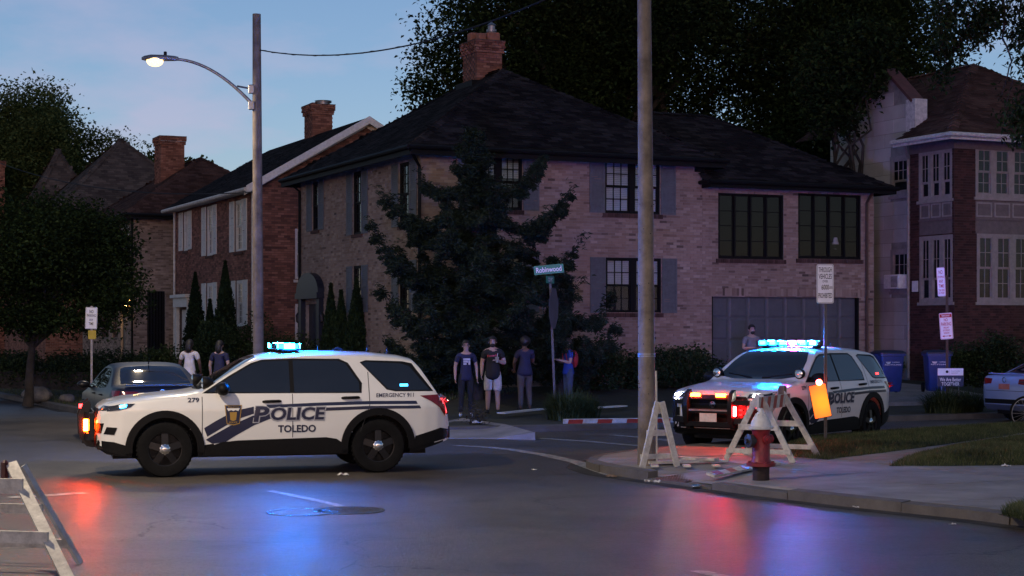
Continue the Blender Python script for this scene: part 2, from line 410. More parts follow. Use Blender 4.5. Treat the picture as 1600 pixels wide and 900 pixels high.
def far_dist(x, y): return float(np.sqrt(((FARP-np.array([x, y]))**2).sum(1)).min())
xs, ys = np.arange(-46, 60, 0.8), np.arange(38, 112, 0.8); idx = {}
for i, x in enumerate(xs):
    for j, y in enumerate(ys):
        d = far_dist(x, y); k = int(np.argmin(((FARP-np.array([x, y]))**2).sum(1)))
        a = FARP[max(0, k-1)]; b = FARP[min(len(FARP)-1, k+1)]; t = b-a
        if (-t[1]*(x-FARP[k][0])+t[0]*(y-FARP[k][1])) > 0 and d > 5.6: idx[(i, j)] = len(mb.v); mb.v.append((x, y, lawn_z(d)-0.015+random.uniform(-0.01, 0.01)))
for (i, j) in list(idx):
    q = [(i, j), (i+1, j), (i+1, j+1), (i, j+1)]
    if all(p in idx for p in q): mb.f.append(tuple(idx[p] for p in q))
tag(mb.build('lawn', SOIL, smooth=60), 'dark lawn rising from the far kerb to the houses', None, None, 'structure')
pave_far = tag(bpy.data.objects.new('pavement', None), 'concrete pavement slabs crossing the far corner lawn', None, None, 'structure'); COL.objects.link(pave_far)
off = resample(offset_line(far_fine, 4.2), 1.55)
for a, b in zip(off[8:44], off[9:45]):
    a, b = Vector(a), Vector(b); t = (b-a).normalized()*0.008; nrm = Vector((-t.y, t.x)).normalized()
    q = [a+t-nrm*0.75, b-t-nrm*0.75, b-t+nrm*0.75, a+t+nrm*0.75]; dz = random.uniform(0, 0.012)
    MB().prism([tuple(p) for p in q], 0.06, 0.165+dz).build('slab', CONC, pave_far)
# ramp apron at the far corner and the drive up to the garage
def sheet(name, pix, z, m, zt=None):
    mb = MB(); P = [gp(x, y, z) for x, y in pix]; n = len(P)
    mb.prism([(p[0], p[1]) for p in P], z-0.12, z); return mb.build(name, m)
ap = MB(); q = [gp(650,668,0.15), gp(722,653,0.15), gp(790,663,0.15), gp(836,675.5,0.145), gp(778,684.5,0.015), gp(650,684,0.015)]
ap.add([tuple(p) for p in q]+[(p[0], p[1], -0.05) for p in q], [(0,1,2,3,4,5)]+[(i,(i+1)%6,6+(i+1)%6,6+i) for i in range(6)])
tag(ap.build('corner_apron', CONC), 'pale concrete ramp apron at the far corner', None, None, 'structure')
drv = MB(); g0 = Vector((9.2, -0.02)); base = Vector((-2.37, 45))
dq = [(8.7, 0.0, 0.56), (13.9, 0.0, 0.56), (14.2, -3.0, 0.45), (14.2, -6.2, 0.2), (8.5, -6.2, 0.2), (8.6, -3.0, 0.45)]
vs = [(base.x+HV.x*a+HU.x*b, base.y+HV.y*a+HU.y*b, z) for a, b, z in dq]
drv.add([(x, y, z+0.03) for x, y, z in vs]+[(x, y, z-0.2) for x, y, z in vs], [(0,1,2,5),(5,2,3,4)]+[(i,(i+1)%6,6+(i+1)%6,6+i) for i in range(6)])
tag(drv.build('driveway', CONC), 'concrete drive sloping up to the garage', None, None, 'structure')

# near block with the hydrant: slabs, kerb stones, grass
NB = [(9.6,12.5),(5.31,18.15),(4.95,18.75),(3.95,20.0),(3.01,21.4),(2.35,22.6),(1.75,23.7),(1.3,24.7),(1.1,25.7),(1.25,26.7),(1.9,28.0),(3.0,29.4),(4.7,31.1),(7.0,33.3),(10.8,36.3),(20,42),(40,52)]
NBpoly = NB+[(60,52),(60,12.5)]
near_fine = resample(NB, 0.3)[::-1]
kerb_near = tag(bpy.data.objects.new('kerb', None), 'cracked kerb stones round the hydrant corner', None, None, 'structure'); COL.objects.link(kerb_near)
def near_h(p):
    d = min(math.hypot(p[0]-2.0, p[1]-23.3), 9)
    return 0.045+0.085*smooth01((d-0.7)/1.0)
kerb_run(kerb_near, near_fine[-120:], 5, -0.03, 0.13, 0.17, near_h)
mb = MB(); ribbon(mb, near_fine[:-119], 0, 0.17, 0.12, 0.13, -0.03); mb.build('kerb_length', KERB, kerb_near)
GRIME_SHADE = mat('gutter_grime_shade', (0.05, 0.044, 0.038), 0.9, 0.45, 2.2, 0.6, bscale=40)  # dark colour holds grime and also painted shade along the kerb foot
for ln, a_, b_, lab in ((near_fine, len(near_fine)-118, len(near_fine)-4, 'dark gutter strip of grime and painted shade along the hydrant corner kerb'), (far_fine, 62, 150, 'dark gutter strip of grime and painted shade along the far corner kerb')):
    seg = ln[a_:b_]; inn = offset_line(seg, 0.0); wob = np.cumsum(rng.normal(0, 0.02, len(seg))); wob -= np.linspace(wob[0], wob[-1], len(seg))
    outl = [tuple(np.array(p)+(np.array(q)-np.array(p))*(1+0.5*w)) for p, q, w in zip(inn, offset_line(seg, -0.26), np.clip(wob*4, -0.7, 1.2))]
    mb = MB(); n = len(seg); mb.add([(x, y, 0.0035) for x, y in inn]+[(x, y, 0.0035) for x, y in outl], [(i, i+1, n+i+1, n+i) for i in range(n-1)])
    tag(mb.build('gutter', GRIME_SHADE), lab, None, None, 'structure')
pave_near = tag(bpy.data.objects.new('pavement', None), 'grey concrete pavement slabs round the fire hydrant', None, None, 'structure'); COL.objects.link(pave_near)
def clip(poly, nx, ny, c):
    out = []
    for i in range(len(poly)):
        p, q = poly[i], poly[(i+1) % len(poly)]; dp, dq_ = p[0]*nx+p[1]*ny-c, q[0]*nx+q[1]*ny-c
        if dp >= 0: out.append(p)
        if (dp >= 0) != (dq_ >= 0):
            t = dp/(dp-dq_); out.append((p[0]+(q[0]-p[0])*t, p[1]+(q[1]-p[1])*t))
    return out
inner = offset_line(NB[::-1], 0.172); inner = inner+[(60,12.5),(60,52)]
gap = 0.011
for i in range(-16, 10):
    for j in range(8, 40):
        u0, v0 = i*1.75+0.6, j*1.75-14
        pl = inner
        for (nx, ny, c) in ((SU.x, SU.y, u0+20+gap), (-SU.x, -SU.y, -(u0+21.75-gap)), (SV.x, SV.y, v0+gap), (-SV.x, -SV.y, -(v0+1.75-gap))):
            pl = clip(pl, nx, ny, c)
            if len(pl) < 3: break
        if len(pl) < 3: continue
        cx, cy = sum(p[0] for p in pl)/len(pl), sum(p[1] for p in pl)/len(pl)
        if cx > 0.34*cy+1.5: continue
        ar = abs(sum(pl[k][0]*pl[(k+1)%len(pl)][1]-pl[(k+1)%len(pl)][0]*pl[k][1] for k in range(len(pl))))/2
        if ar < 0.02: continue
        h = near_h((cx, cy)) - 0.004
        if math.hypot(cx-2.0, cy-23.3) < 4.0:
            mb = MB(); n = len(pl); mb.add([(x, y, near_h((x, y))-0.004) for x, y in pl]+[(x, y, -0.03) for x, y in pl], [tuple(range(n))]+[(k,(k+1)%n,n+(k+1)%n,n+k) for k in range(n)])
        else: mb = MB().prism(pl, -0.03, h+random.uniform(-0.004, 0.006))
        mb.build('slab', CONC, pave_near)
base_poly = offset_line(NB[::-1], 0.1)+[(60,12.5),(60,52)]
mb = MB(); n = len(base_poly); mb.add([(x, y, near_h((x, y))-0.035) for x, y in base_poly], [tuple(range(n))]); mb.build('bedding', SOIL, pave_near)

# worn tactile plate on the ramp
TACT = mat('rust_red_plate', (0.17, 0.085, 0.07), 0.7, 0.3, 9, 0.3)
tp = [gp(1024, 744, 0.08), gp(1072, 750, 0.08), gp(1112, 741.5, 0.10), gp(1064, 736.5, 0.10)]
tac = MB(); tac.add([(p[0], p[1], near_h(p)+0.012) for p in tp]+[(p[0], p[1], 0.0) for p in tp], [(0,1,2,3)]+[(k,(k+1)%4,4+(k+1)%4,4+k) for k in range(4)])
tacp = tac.build('tactile_plate', TACT); tag(tacp, 'rust red tactile paving plate set in the kerb ramp', 'paving plate')
dm = MB()
for i in range(12):
    for j in range(9):
        a, b = (i+0.5)/12, (j+0.5)/9
        p = [(tp[0][k]*(1-a)+tp[1][k]*a)*(1-b)+(tp[3][k]*(1-a)+tp[2][k]*a)*b for k in range(2)]
        dm.lathe([(0.022, 0), (0.016, 0.008), (0, 0.009)], (p[0], p[1], near_h(p)+0.011), seg=6)
tag(dm.build('studs', TACT, tacp, 60), None, None, None, 'stuff')

# ------------------------------------------------------------------ grass
def in_poly(px, py, poly):
    ins = np.zeros(len(px), bool); n = len(poly)
    for i in range(n):
        x1, y1 = poly[i]; x2, y2 = poly[(i+1) % n]
        c = ((y1 > py) != (y2 > py)) & (px < (x2-x1)*(py-y1)/(y2-y1+1e-12)+x1); ins ^= c
    return ins
def blades(name, poly, n, h, w, zf, m, label):
    P = np.array(poly); lo, hi = P.min(0), P.max(0)
    x = rng.uniform(lo[0], hi[0], n*3); y = rng.uniform(lo[1], hi[1], n*3)
    k = in_poly(x, y, poly); x, y = x[k][:n], y[k][:n]; n = len(x)
    z = zf(x, y); a = rng.uniform(0, 6.283, n); hh = h*rng.uniform(0.45, 1.3, n); ln = rng.normal(0, 0.45, (n, 2))*hh[:, None]
    v = np.zeros((n, 3, 3)); dx, dy = np.cos(a)*w/2, np.sin(a)*w/2
    v[:, 0] = np.stack([x-dx, y-dy, z-0.01], 1); v[:, 1] = np.stack([x+dx, y+dy, z-0.01], 1); v[:, 2] = np.stack([x+ln[:, 0], y+ln[:, 1], z+hh], 1)
    o = np_mesh(name, v.reshape(-1, 3), np.arange(n*3).reshape(-1, 3), m)
    return tag(o, label, 'grass', None, 'stuff')
def grass_bed(pix, n, label, h=0.07, crown=0.08, z=0.12, w=0.012):
    pl = [gp(x, y, z)[:2] for x, y in pix]; P = np.array(pl); c = P.mean(0)
    def zf(x, y):
        d = np.full(len(x), 9.0)
        for i in range(len(pl)):
            a, b = P[i], P[(i+1) % len(pl)]; ab = b-a
            t = np.clip(((x-a[0])*ab[0]+(y-a[1])*ab[1])/(ab@ab), 0, 1)
            d = np.minimum(d, np.hypot(x-a[0]-t*ab[0], y-a[1]-t*ab[1]))
        s = np.clip(d/0.7, 0, 1); return z+0.01+crown*s*s*(3-2*s)
    fine = []
    for i in range(len(pl)):
        a, b = P[i], P[(i+1) % len(pl)]; k = max(1, int(np.linalg.norm(b-a)/0.3)); fine += [tuple(a+(b-a)*t/k+(rng.normal(0, 0.025, 2))) for t in range(k)]
    gx, gy = np.meshgrid(np.arange(P[:,0].min(), P[:,0].max(), 0.3), np.arange(P[:,1].min(), P[:,1].max(), 0.3)); gx, gy = gx.ravel(), gy.ravel()
    k = in_poly(gx, gy, pl); k &= zf(gx, gy) > z+0.02
    inn = [Vector(p) for p in zip(gx[k], gy[k])]
    vv = [Vector(p) for p in fine]+inn; ne = len(fine)
    r = geometry.delaunay_2d_cdt(vv, [(i, (i+1) % ne) for i in range(ne)], [], 1, 1e-5)
    q = np.array([tuple(p) for p in r[0]]); zz = zf(q[:,0], q[:,1])
    mb = MB(); mb.add([(a[0], a[1], b) for a, b in zip(q, zz)], r[2]); 
    bed = mb.build('grass_verge', SOIL, smooth=60); tag(bed, 'soil under the '+label, None, None, 'structure')
    return blades('grass', pl, n, h, w, zf, GRASSM, label)
grass_bed([(1203,699),(1242,715),(1292,719),(1379,709),(1429,702),(1520,689),(1640,672),(1640,664),(1500,671),(1367,680),(1215,691)], 42000, 'short grass strip below the weight limit sign', 0.058, 0.1)
grass_bed([(1389,729),(1435,711),(1520,697),(1660,680),(1680,722),(1600,728),(1480,729.5)], 36000, 'grass mound inside the pavement bend', 0.062, 0.14)
grass_bed([(1566,806),(1580,797),(1640,783),(1680,800),(1660,829),(1600,814)], 9000, 'grass tuft bed at the kerb edge', 0.09, 0.05)
v_in = offset_line(far_fine, 0.2)[40:170]; v_out = offset_line(far_fine, 3.4)[40:170]
blades('grass', v_in+v_out[::-1], 42000, 0.07, 0.018, lambda x, y: np.full(len(x), 0.125), GRASSM, 'mown grass verge behind the far kerb')
l_in = offset_line(far_fine, 5.0)[55:170]; l_out = [(p[0], p[1]) for p in offset_line(far_fine, 10.5)[55:170]]
def fz(x, y):
    d = np.sqrt(((x[:, None]-FARP[None, ::2, 0])**2+(y[:, None]-FARP[None, ::2, 1])**2)).min(1); s = np.clip((d-5.2)/4.5, 0, 1)
    return 0.12+0.42*s*s*(3-2*s)
blades('grass', l_in+l_out[::-1], 60000, 0.08, 0.022, fz, GRASSM, 'mown front lawn of the corner house')

# ------------------------------------------------------------------ paint on the road, covers
def worn_paint():
    m = bpy.data.materials.new('worn_road_paint'); m.use_nodes = True; n, l = m.node_tree.nodes, m.node_tree.links; b = n['Principled BSDF']
    g = n.new('ShaderNodeNewGeometry'); t = n.new('ShaderNodeTexNoise'); t.inputs['Scale'].default_value = 9; t.inputs['Detail'].default_value = 8; t.inputs['Roughness'].default_value = 0.75
    l.new(g.outputs['Position'], t.inputs['Vector']); r = n.new('ShaderNodeValToRGB'); e = r.color_ramp.elements
    e[0].position = 0.40; e[1].position = 0.60; e[0].color = (0.10, 0.095, 0.09, 1); e[1].color = (0.46, 0.45, 0.42, 1)
    l.new(t.outputs['Fac'], r.inputs['Fac']); l.new(r.outputs['Color'], b.inputs['Base Color']); b.inputs['Roughness'].default_value = 0.5
    MATS['worn_road_paint'] = m; return m
PAINT = worn_paint()
def line_mark(pix, w, label):
    pts = [gp(x, y)[:2] for x, y in pix]; fine = resample(pts, 0.25) if len(pts) > 1 else pts
    mb = MB(); ribbon(mb, fine, -w/2, w/2, 0.005, 0.005); o = mb.build('road_marking', PAINT); return tag(o, label, None, None, 'structure')
line_mark([(712,696.5),(760,699),(800,703),(850,711),(900,722),(935,735),(962,744)], 0.24, 'curved white edge line across the mouth of the cross street')
line_mark([(842,685),(920,690),(1000,697),(1080,705),(1170,716)], 0.2, 'far white line of the pedestrian crossing')
line_mark([(955,680),(1000,683.5),(1060,690)], 0.22, 'short white crossing line by the far kerb')
line_mark([(420,767),(470,777),(520,788),(552,797)], 0.12, 'thin faded white line running to the drain cover')
line_mark([(15,778),(80,774),(142,770)], 0.22, 'worn white stop line beside the striped barricade')
line_mark([(1088,892),(1110,897),(1150,906)], 0.14, 'faded white line crossing the near road edge')
IRON = mat('cast_iron', (0.11, 0.105, 0.10), 0.26, 0.3, 20, 0.3, metal=0.6)
for (x, y, rr, lab) in ((545, 798, 0.36, 'round iron drain cover lying flush in the road'), (470, 801, 0.34, 'round patched manhole ring beside the iron drain cover')):
    c = gp(x, y); t = thing('manhole_cover', lab, 'manhole cover', (c[0], c[1], 0), group=None)
    MB().lathe([(rr+0.05, 0.0), (rr+0.05, 0.008), (rr+0.005, 0.009), (rr+0.004, 0.0)], seg=40, close=True).build('ring', IRON, t)
    m2 = IRON if x > 500 else ASPH
    mb = MB().lathe([(0, 0.006), (rr-0.005, 0.006), (rr-0.005, 0.0)], seg=40); mb.build('lid', m2, t)
    if x > 500:
        st = MB()
        for k in range(-3, 4):
            hw = math.sqrt(max(0.01, (rr*0.86)**2-(k*0.09)**2)); st.box(-hw, hw, k*0.09-0.012, k*0.09+0.012, 0.005, 0.010)
        st.build('tread_bars', IRON, t)

# ------------------------------------------------------------------ building kit
class Face:
    """a wall line on the ground: photo column -> metres along it, photo row -> height"""
    def __init__(s, o, d, gz): s.o, s.d, s.gz = Vector(o), Vector(d), gz
    def t(s, x):
        k = (x-800)/FPX; return (k*s.o.y-s.o.x)/(s.d.x-k*s.d.y)
    def z(s, x, y): return CAMZ+(HORIZ-y)*(s.o.y+s.d.y*s.t(x))/FPX-s.gz

def brick_wall(parent, fmap, L, z0, z1, openings, bm_, mm, ztop=None, bl=0.215, bh=0.075, depth=0.14, singles=None, name='brickwork', a_start=0.0):
    """mortar backing with reveals plus real bricks; openings (a0,a1,z0,z1)"""
    A = sorted({a_start, L}|{v for o in openings for v in (max(a_start, o[0]), min(L, o[1]))}); Z = sorted({z0, z1}|{v for o in openings for v in o[2:]})
    mb = MB()
    for a0, a1 in zip(A, A[1:]):
        for c0, c1 in zip(Z, Z[1:]):
            am, cm = (a0+a1)/2, (c0+c1)/2
            if any(o[0] < am < o[1] and o[2] < cm < o[3] for o in openings): continue
            if ztop is None: mb.add([fmap(a0,0,c0), fmap(a1,0,c0), fmap(a1,0,c1), fmap(a0,0,c1)], [(0,1,2,3)])
            else:
                n = 6
                for i in range(n):
                    b0, b1 = a0+(a1-a0)*i/n, a0+(a1-a0)*(i+1)/n; t0, t1 = min(c1, ztop(b0)), min(c1, ztop(b1))
                    if max(t0, t1) > c0: mb.add([fmap(b0,0,c0), fmap(b1,0,c0), fmap(b1,0,max(c0,t1)), fmap(b0,0,max(c0,t0))], [(0,1,2,3)])
    for (a0, a1, c0, c1) in openings:
        mb.add([fmap(a0,0,c0), fmap(a1,0,c0), fmap(a1,0,c1), fmap(a0,0,c1), fmap(a0,-depth,c0), fmap(a1,-depth,c0), fmap(a1,-depth,c1), fmap(a0,-depth,c1)],
               [(0,1,5,4),(1,2,6,5),(2,3,7,6),(3,0,4,7)])
    wall = mb.build('wall', mm, parent, fix=False)
    rects = []; row = 0; z = z0+0.005
    while z+bh*0.8 < z1:
        zc = z+bh/2; iv = [(a_start+0.004, L-0.004)]
        for o in openings:
            if o[2] < zc < o[3]:
                nv = []
                for p, q in iv:
                    if o[1] <= p or o[0] >= q: nv.append((p, q)); continue
                    if o[0]-p > 0.03: nv.append((p, o[0]-0.003))
                    if q-o[1] > 0.03: nv.append((o[1]+0.003, q))
                iv = nv
        for p, q in iv:
            a = math.floor((p-a_start)/bl)*bl+a_start-(bl/2 if row % 2 else 0)
            while a < q:
                b0, b1 = max(a+0.005, p), min(a+bl-0.005, q)
                if b1-b0 > 0.03 and (ztop is None or min(ztop(b0), ztop(b1)) > z+bh): rects.append((b0, b1, z+0.005, z+bh-0.005))
                a += bl
        z += bh; row += 1
    Rr = np.array(rects); n = len(Rr)
    pr = rng.uniform(0.004, 0.013, n); pr[rng.random(n) < 0.06] += 0.012
    keep = np.ones(n, bool)
    if singles is not None:
        d = np.hypot((Rr[:,0]+Rr[:,1])/2-singles[0], (Rr[:,2]+Rr[:,3])/2-singles[1]); order = np.argsort(d)[:300]; keep[order] = False
        unit = MB().box(0, 1, 0, 1, 0, 1).mesh(); unit.materials.append(bm_); unit.name = 'brick'
        for i in order:
            b0, b1, c0, c1 = Rr[i]; ob = bpy.data.objects.new('brick', unit); COL.objects.link(ob); ob.parent = wall
            ob.location = fmap(b0, pr[i], c0); p2 = fmap(b1, -0.02, c1); p1 = ob.location
            ob.scale = (p2[0]-p1[0], p2[1]-p1[1], p2[2]-p1[2])
    Q = Rr[keep]; pq = pr[keep]; n = len(Q)
    V = np.zeros((n, 8, 3))
    for k, (ia, iz, ip) in enumerate(((0,2,1),(1,2,1),(1,3,1),(0,3,1),(0,2,0),(1,2,0),(1,3,0),(0,3,0))):
        pts = np.array([fmap(0,0,0), fmap(1,0,0), fmap(0,1,0)]); ax, an = pts[1]-pts[0], pts[2]-pts[0]
        V[:, k] = pts[0]+Q[:, ia][:, None]*ax+(pq*ip)[:, None]*an+np.stack([0*Q[:, iz], 0*Q[:, iz], Q[:, iz]], 1)
    Fc = np.array([(0,1,2,3),(0,4,5,1),(1,5,6,2),(2,6,7,3),(3,7,4,0)])
    F = (np.arange(n)[:, None, None]*8+Fc[None]).reshape(-1, 4)
    o = np_mesh(name, V.reshape(-1, 3), F, bm_, wall); tag(o, None, None, None, 'stuff')
    return wall
YF = lambda y0: (lambda a, n, z: (a, y0-n, z))      # wall facing -y, a runs along x
XF = lambda x0: (lambda a, n, z: (x0-n, a, z))      # wall facing -x, a runs along y

def shingles(parent, poly, m, w=0.32, e=0.15, name='shingles'):
    P = [Vector(p) for p in poly]; nrm = (P[1]-P[0]).cross(P[2]-P[0]).normalized()
    if nrm.z < 0: nrm = -nrm
    h = Vector((0,0,1)).cross(nrm).normalized(); up = nrm.cross(h)
    o = P[0]; q = [((p-o).dot(h), (p-o).dot(up)) for p in P]; qa = np.array(q)
    rows = []; b = qa[:,1].min(); r = 0
    while b < qa[:,1].max():
        a = np.arange(qa[:,0].min()-w, qa[:,0].max()+w, w)+(w/2 if r % 2 else 0)+rng.uniform(-0.02, 0.02); rows.append(np.stack([a, np.full(len(a), b)], 1)); b += e; r += 1
    c = np.concatenate(rows); ins = in_poly(c[:,0]+w/2, c[:,1]+e*0.5, q); c = c[ins]; n = len(c)
    V = np.zeros((n, 6, 3)); t = rng.uniform(0.012, 0.024, n); hh, uu, nn, oo = map(np.array, (h, up, nrm, o))
    def pt(a, b_, k): return oo+a[:, None]*hh+b_[:, None]*uu+k[:, None]*nn
    g = 0.006
    V[:,0] = pt(c[:,0]+g, c[:,1], t); V[:,1] = pt(c[:,0]+w-g, c[:,1], t); V[:,2] = pt(c[:,0]+w-g, c[:,1]+e*1.15, t*0+0.004); V[:,3] = pt(c[:,0]+g, c[:,1]+e*1.15, t*0+0.004)
    V[:,4] = pt(c[:,0]+g, c[:,1], t*0); V[:,5] = pt(c[:,0]+w-g, c[:,1], t*0)
    F = (np.arange(n)[:, None, None]*6+np.array([(0,1,2,3),(4,5,1,0)])[None]).reshape(-1, 4)
    ob = np_mesh(name, V.reshape(-1, 3), F, m, parent); return tag(ob, None, None, None, 'stuff')
def caps(mb, p, q, w=0.16, step=0.3):
    p, q = Vector(p), Vector(q); L = (q-p).length; n = int(L/step); d = (q-p)/max(n, 1)
    sd = d.cross(Vector((0,0,1))).normalized()*w
    for i in range(n):
        a, b = p+d*i, p+d*(i+1.1); zl = Vector((0,0,0.035)); dn = Vector((0,0,-w*0.45))
        mb.add([a-sd+dn+zl*1.4, a+zl*1.7, a+sd+dn+zl*1.4, b-sd+dn+zl*0.6, b+zl*0.8, b+sd+dn+zl*0.6, a-sd+dn, a+sd+dn], [(0,1,4,3),(1,2,5,4),(6,7,2,1,0)])
def hip_roof(parent, x0, x1, y0, y1, ze, zr, m, ridge, fascia, th=0.2):
    """ridge: ((x,y),(x,y)); overhang already in the extents"""
    (ax, ay), (bx, by) = ridge
    c = [(x0,y0,ze),(x1,y0,ze),(x1,y1,ze),(x0,y1,ze)]; A, B = (ax,ay,zr), (bx,by,zr)
    alongx = abs(bx-ax) > abs(by-ay)
    pl = [[c[0],c[1],B,A],[c[1],c[2],B],[c[2],c[3],A,B],[c[3],c[0],A]] if alongx else [[c[0],c[1],A],[c[1],c[2],B,A],[c[2],c[3],B],[c[3],c[0],A,B]]
    mb = MB()
    for p in pl: mb.add(p, [tuple(range(len(p)))])
    mb.add(c, [(3,2,1,0)])
    rf = mb.build('roof', m, parent)
    for p in pl: shingles(rf, p, m)
    mc = MB()
    ends = [(c[0],A),(c[3],A),(c[1],B),(c[2],B)] if alongx else [(c[0],A),(c[1],A),(c[2],B),(c[3],B)]
    for e, r in ends: caps(mc, e, r)
    caps(mc, A, B) if A != B else None
    tag(mc.build('ridge_caps', m, rf), None, None, None, 'stuff')
    # fascia and gutter
    mb = MB(); t = 0.05
    mb.box(x0, x1, y0-t, y0-0.003, ze-th, ze+0.03); mb.box(x0, x1, y1+0.003, y1+t, ze-th, ze+0.03); mb.box(x0-t, x0-0.003, y0-t, y1+t, ze-th, ze+0.03); mb.box(x1+0.003, x1+t, y0-t, y1+t, ze-th, ze+0.03)
    mb.build('fascia', fascia, rf)
    mb = MB()
    for (p, q) in (((x0-0.1,y0-0.1,ze-0.05),(x1+0.1,y0-0.1,ze-0.05)), ((x0-0.1,y0-0.1,ze-0.05),(x0-0.1,y1,ze-0.05))):
        mb.tube([p, q], 0.06, 8)
    mb.build('gutter', fascia, rf, 40)
    so = MB().box(x0+0.01, x1-0.01, y0+0.01, y1-0.01, ze-0.06, ze-0.01); so.build('soffit', fascia, rf)
    return rf
UNITQ = None
def pane_obj(parent, x0, x1, z0, z1, y, m):
    global UNITQ
    key = 'pane_'+m.name
    me = bpy.data.meshes.get(key)
    if me is None:
        me = MB().box(0, 1, 0, 0.006, 0, 1).mesh(); me.name = key; me.materials.append(m)
    o = bpy.data.objects.new('pane', me); COL.objects.link(o); o.parent = parent; o.location = (x0, y, z0); o.scale = (x1-x0, 1, z1-z0); return o
def window(parent, face, off, a0, a1, z0, z1, fm, blind=None, units=1, cols=3, rows=(2, 2), fr=0.05, sill=None, mull=0.10, bar=0.022, recess=0.05, sash=True, glass=None, bl_fr=1.0):
    W, H = a1-a0, z1-z0; glass = glass or GLASS
    mb = MB(); y0, y1 = recess-0.035, recess+0.06
    mb.box(0, W, y0, y1, 0, fr); mb.box(0, W, y0, y1, H-fr, H); mb.box(0, fr, y0+0.002, y1, fr, H-fr); mb.box(W-fr, W, y0+0.002, y1, fr, H-fr)
    uw = (W-2*fr-(units-1)*mull)/units; panes = []
    for u in range(units):
        x = fr+u*(uw+mull)
        if u: mb.box(x-mull, x, y0+0.004, y1, fr, H-fr)
        nr = sum(rows); h0 = fr; hh = H-2*fr
        hs = [hh*rows[0]/nr, hh*rows[1]/nr] if len(rows) > 1 else [hh]
        zb = h0
        for si, sh in enumerate(hs):
            sy = recess+(0.0 if si else 0.03)
            sr = 0.032
            mb.box(x, x+uw, sy-0.016, sy+0.02, zb, zb+sr); mb.box(x, x+uw, sy-0.016, sy+0.02, zb+sh-sr, zb+sh)
            mb.box(x, x+sr, sy-0.014, sy+0.02, zb+sr, zb+sh-sr); mb.box(x+uw-sr, x+uw, sy-0.014, sy+0.02, zb+sr, zb+sh-sr)
            iw, ih = uw-2*sr, sh-2*sr; nc = cols if isinstance(cols, int) else cols[si]; nrw = rows[si]
            for i in range(1, nc): mb.box(x+sr+iw*i/nc-bar/2, x+sr+iw*i/nc+bar/2, sy-0.01, sy+0.012, zb+sr, zb+sh-sr)
            for j in range(1, nrw): mb.box(x+sr, x+uw-sr, sy-0.009, sy+0.011, zb+sr+ih*j/nrw-bar/2, zb+sr+ih*j/nrw+bar/2)
            for i in range(nc):
                for j in range(nrw): panes.append((x+sr+iw*i/nc, x+sr+iw*(i+1)/nc, zb+sr+ih*j/nrw, zb+sr+ih*(j+1)/nrw, sy+0.003))
            zb += sh
    w = mb.build('window', fm, parent)
    if face == 'y': w.location = (a0, off, z0)
    else: w.location = (off, a1, z0); w.rotation_euler = (0, 0, -math.pi/2)
    for p in panes: pane_obj(w, *p, glass)
    back = MB().box(0, W, recess+0.30, recess+0.32, 0, H); back.box(0, 0.01, recess+0.06, recess+0.3, 0, H); back.box(W-0.01, W, recess+0.06, recess+0.3, 0, H); back.box(0, W, recess+0.06, recess+0.3, -0.0, 0.01); back.box(0, W, recess+0.06, recess+0.3, H-0.01, H)
    back.build('room_lining', DARKROOM, w)
    if blind is not None:
        bb = MB(); n = max(6, int(H*bl_fr/0.05)); zt = H-0.03
        for i in range(n):
            z = zt-(i+1)*H*bl_fr/n; bb.add([(0.03, recess+0.09, z), (W-0.03, recess+0.09, z), (W-0.03, recess+0.115, z+H*bl_fr/n*0.95), (0.03, recess+0.115, z+H*bl_fr/n*0.95)], [(0,1,2,3)])
        tag(bb.build('blind', blind, w, fix=False), None)
    if sill is not None:
        MB().box(-0.06, W+0.06, -0.05, 0.05, -0.09, -0.003).build('sill', sill, w)
    return w
def shutter(parent, face, off, a0, a1, z0, z1, m):
    W, H = a1-a0, z1-z0; mb = MB(); f = 0.05
    mb.box(0, f, -0.045, -0.016, 0, H); mb.box(W-f, W, -0.045, -0.016, 0, H)
    for zz in (0, H*0.52, H-f): mb.box(f, W-f, -0.043, -0.016, zz, zz+f)
    for (b0, b1) in ((f, H*0.52), (H*0.52+f, H-f)):
        n = max(4, int((b1-b0)/0.055))
        for i in range(n):
            z = b0+(b1-b0)*i/n; mb.add([(f,-0.020,z+0.05),(W-f,-0.020,z+0.05),(W-f,-0.038,z),(f,-0.038,z)], [(0,1,2,3)])
    mb.box(f, W-f, -0.019, -0.016, f, H-f)
    s = mb.build('shutter', m, parent, fix=False)
    if face == 'y': s.location = (a0, off, z0)
    else: s.location = (off, a1, z0); s.rotation_euler = (0, 0, -math.pi/2)
    return s
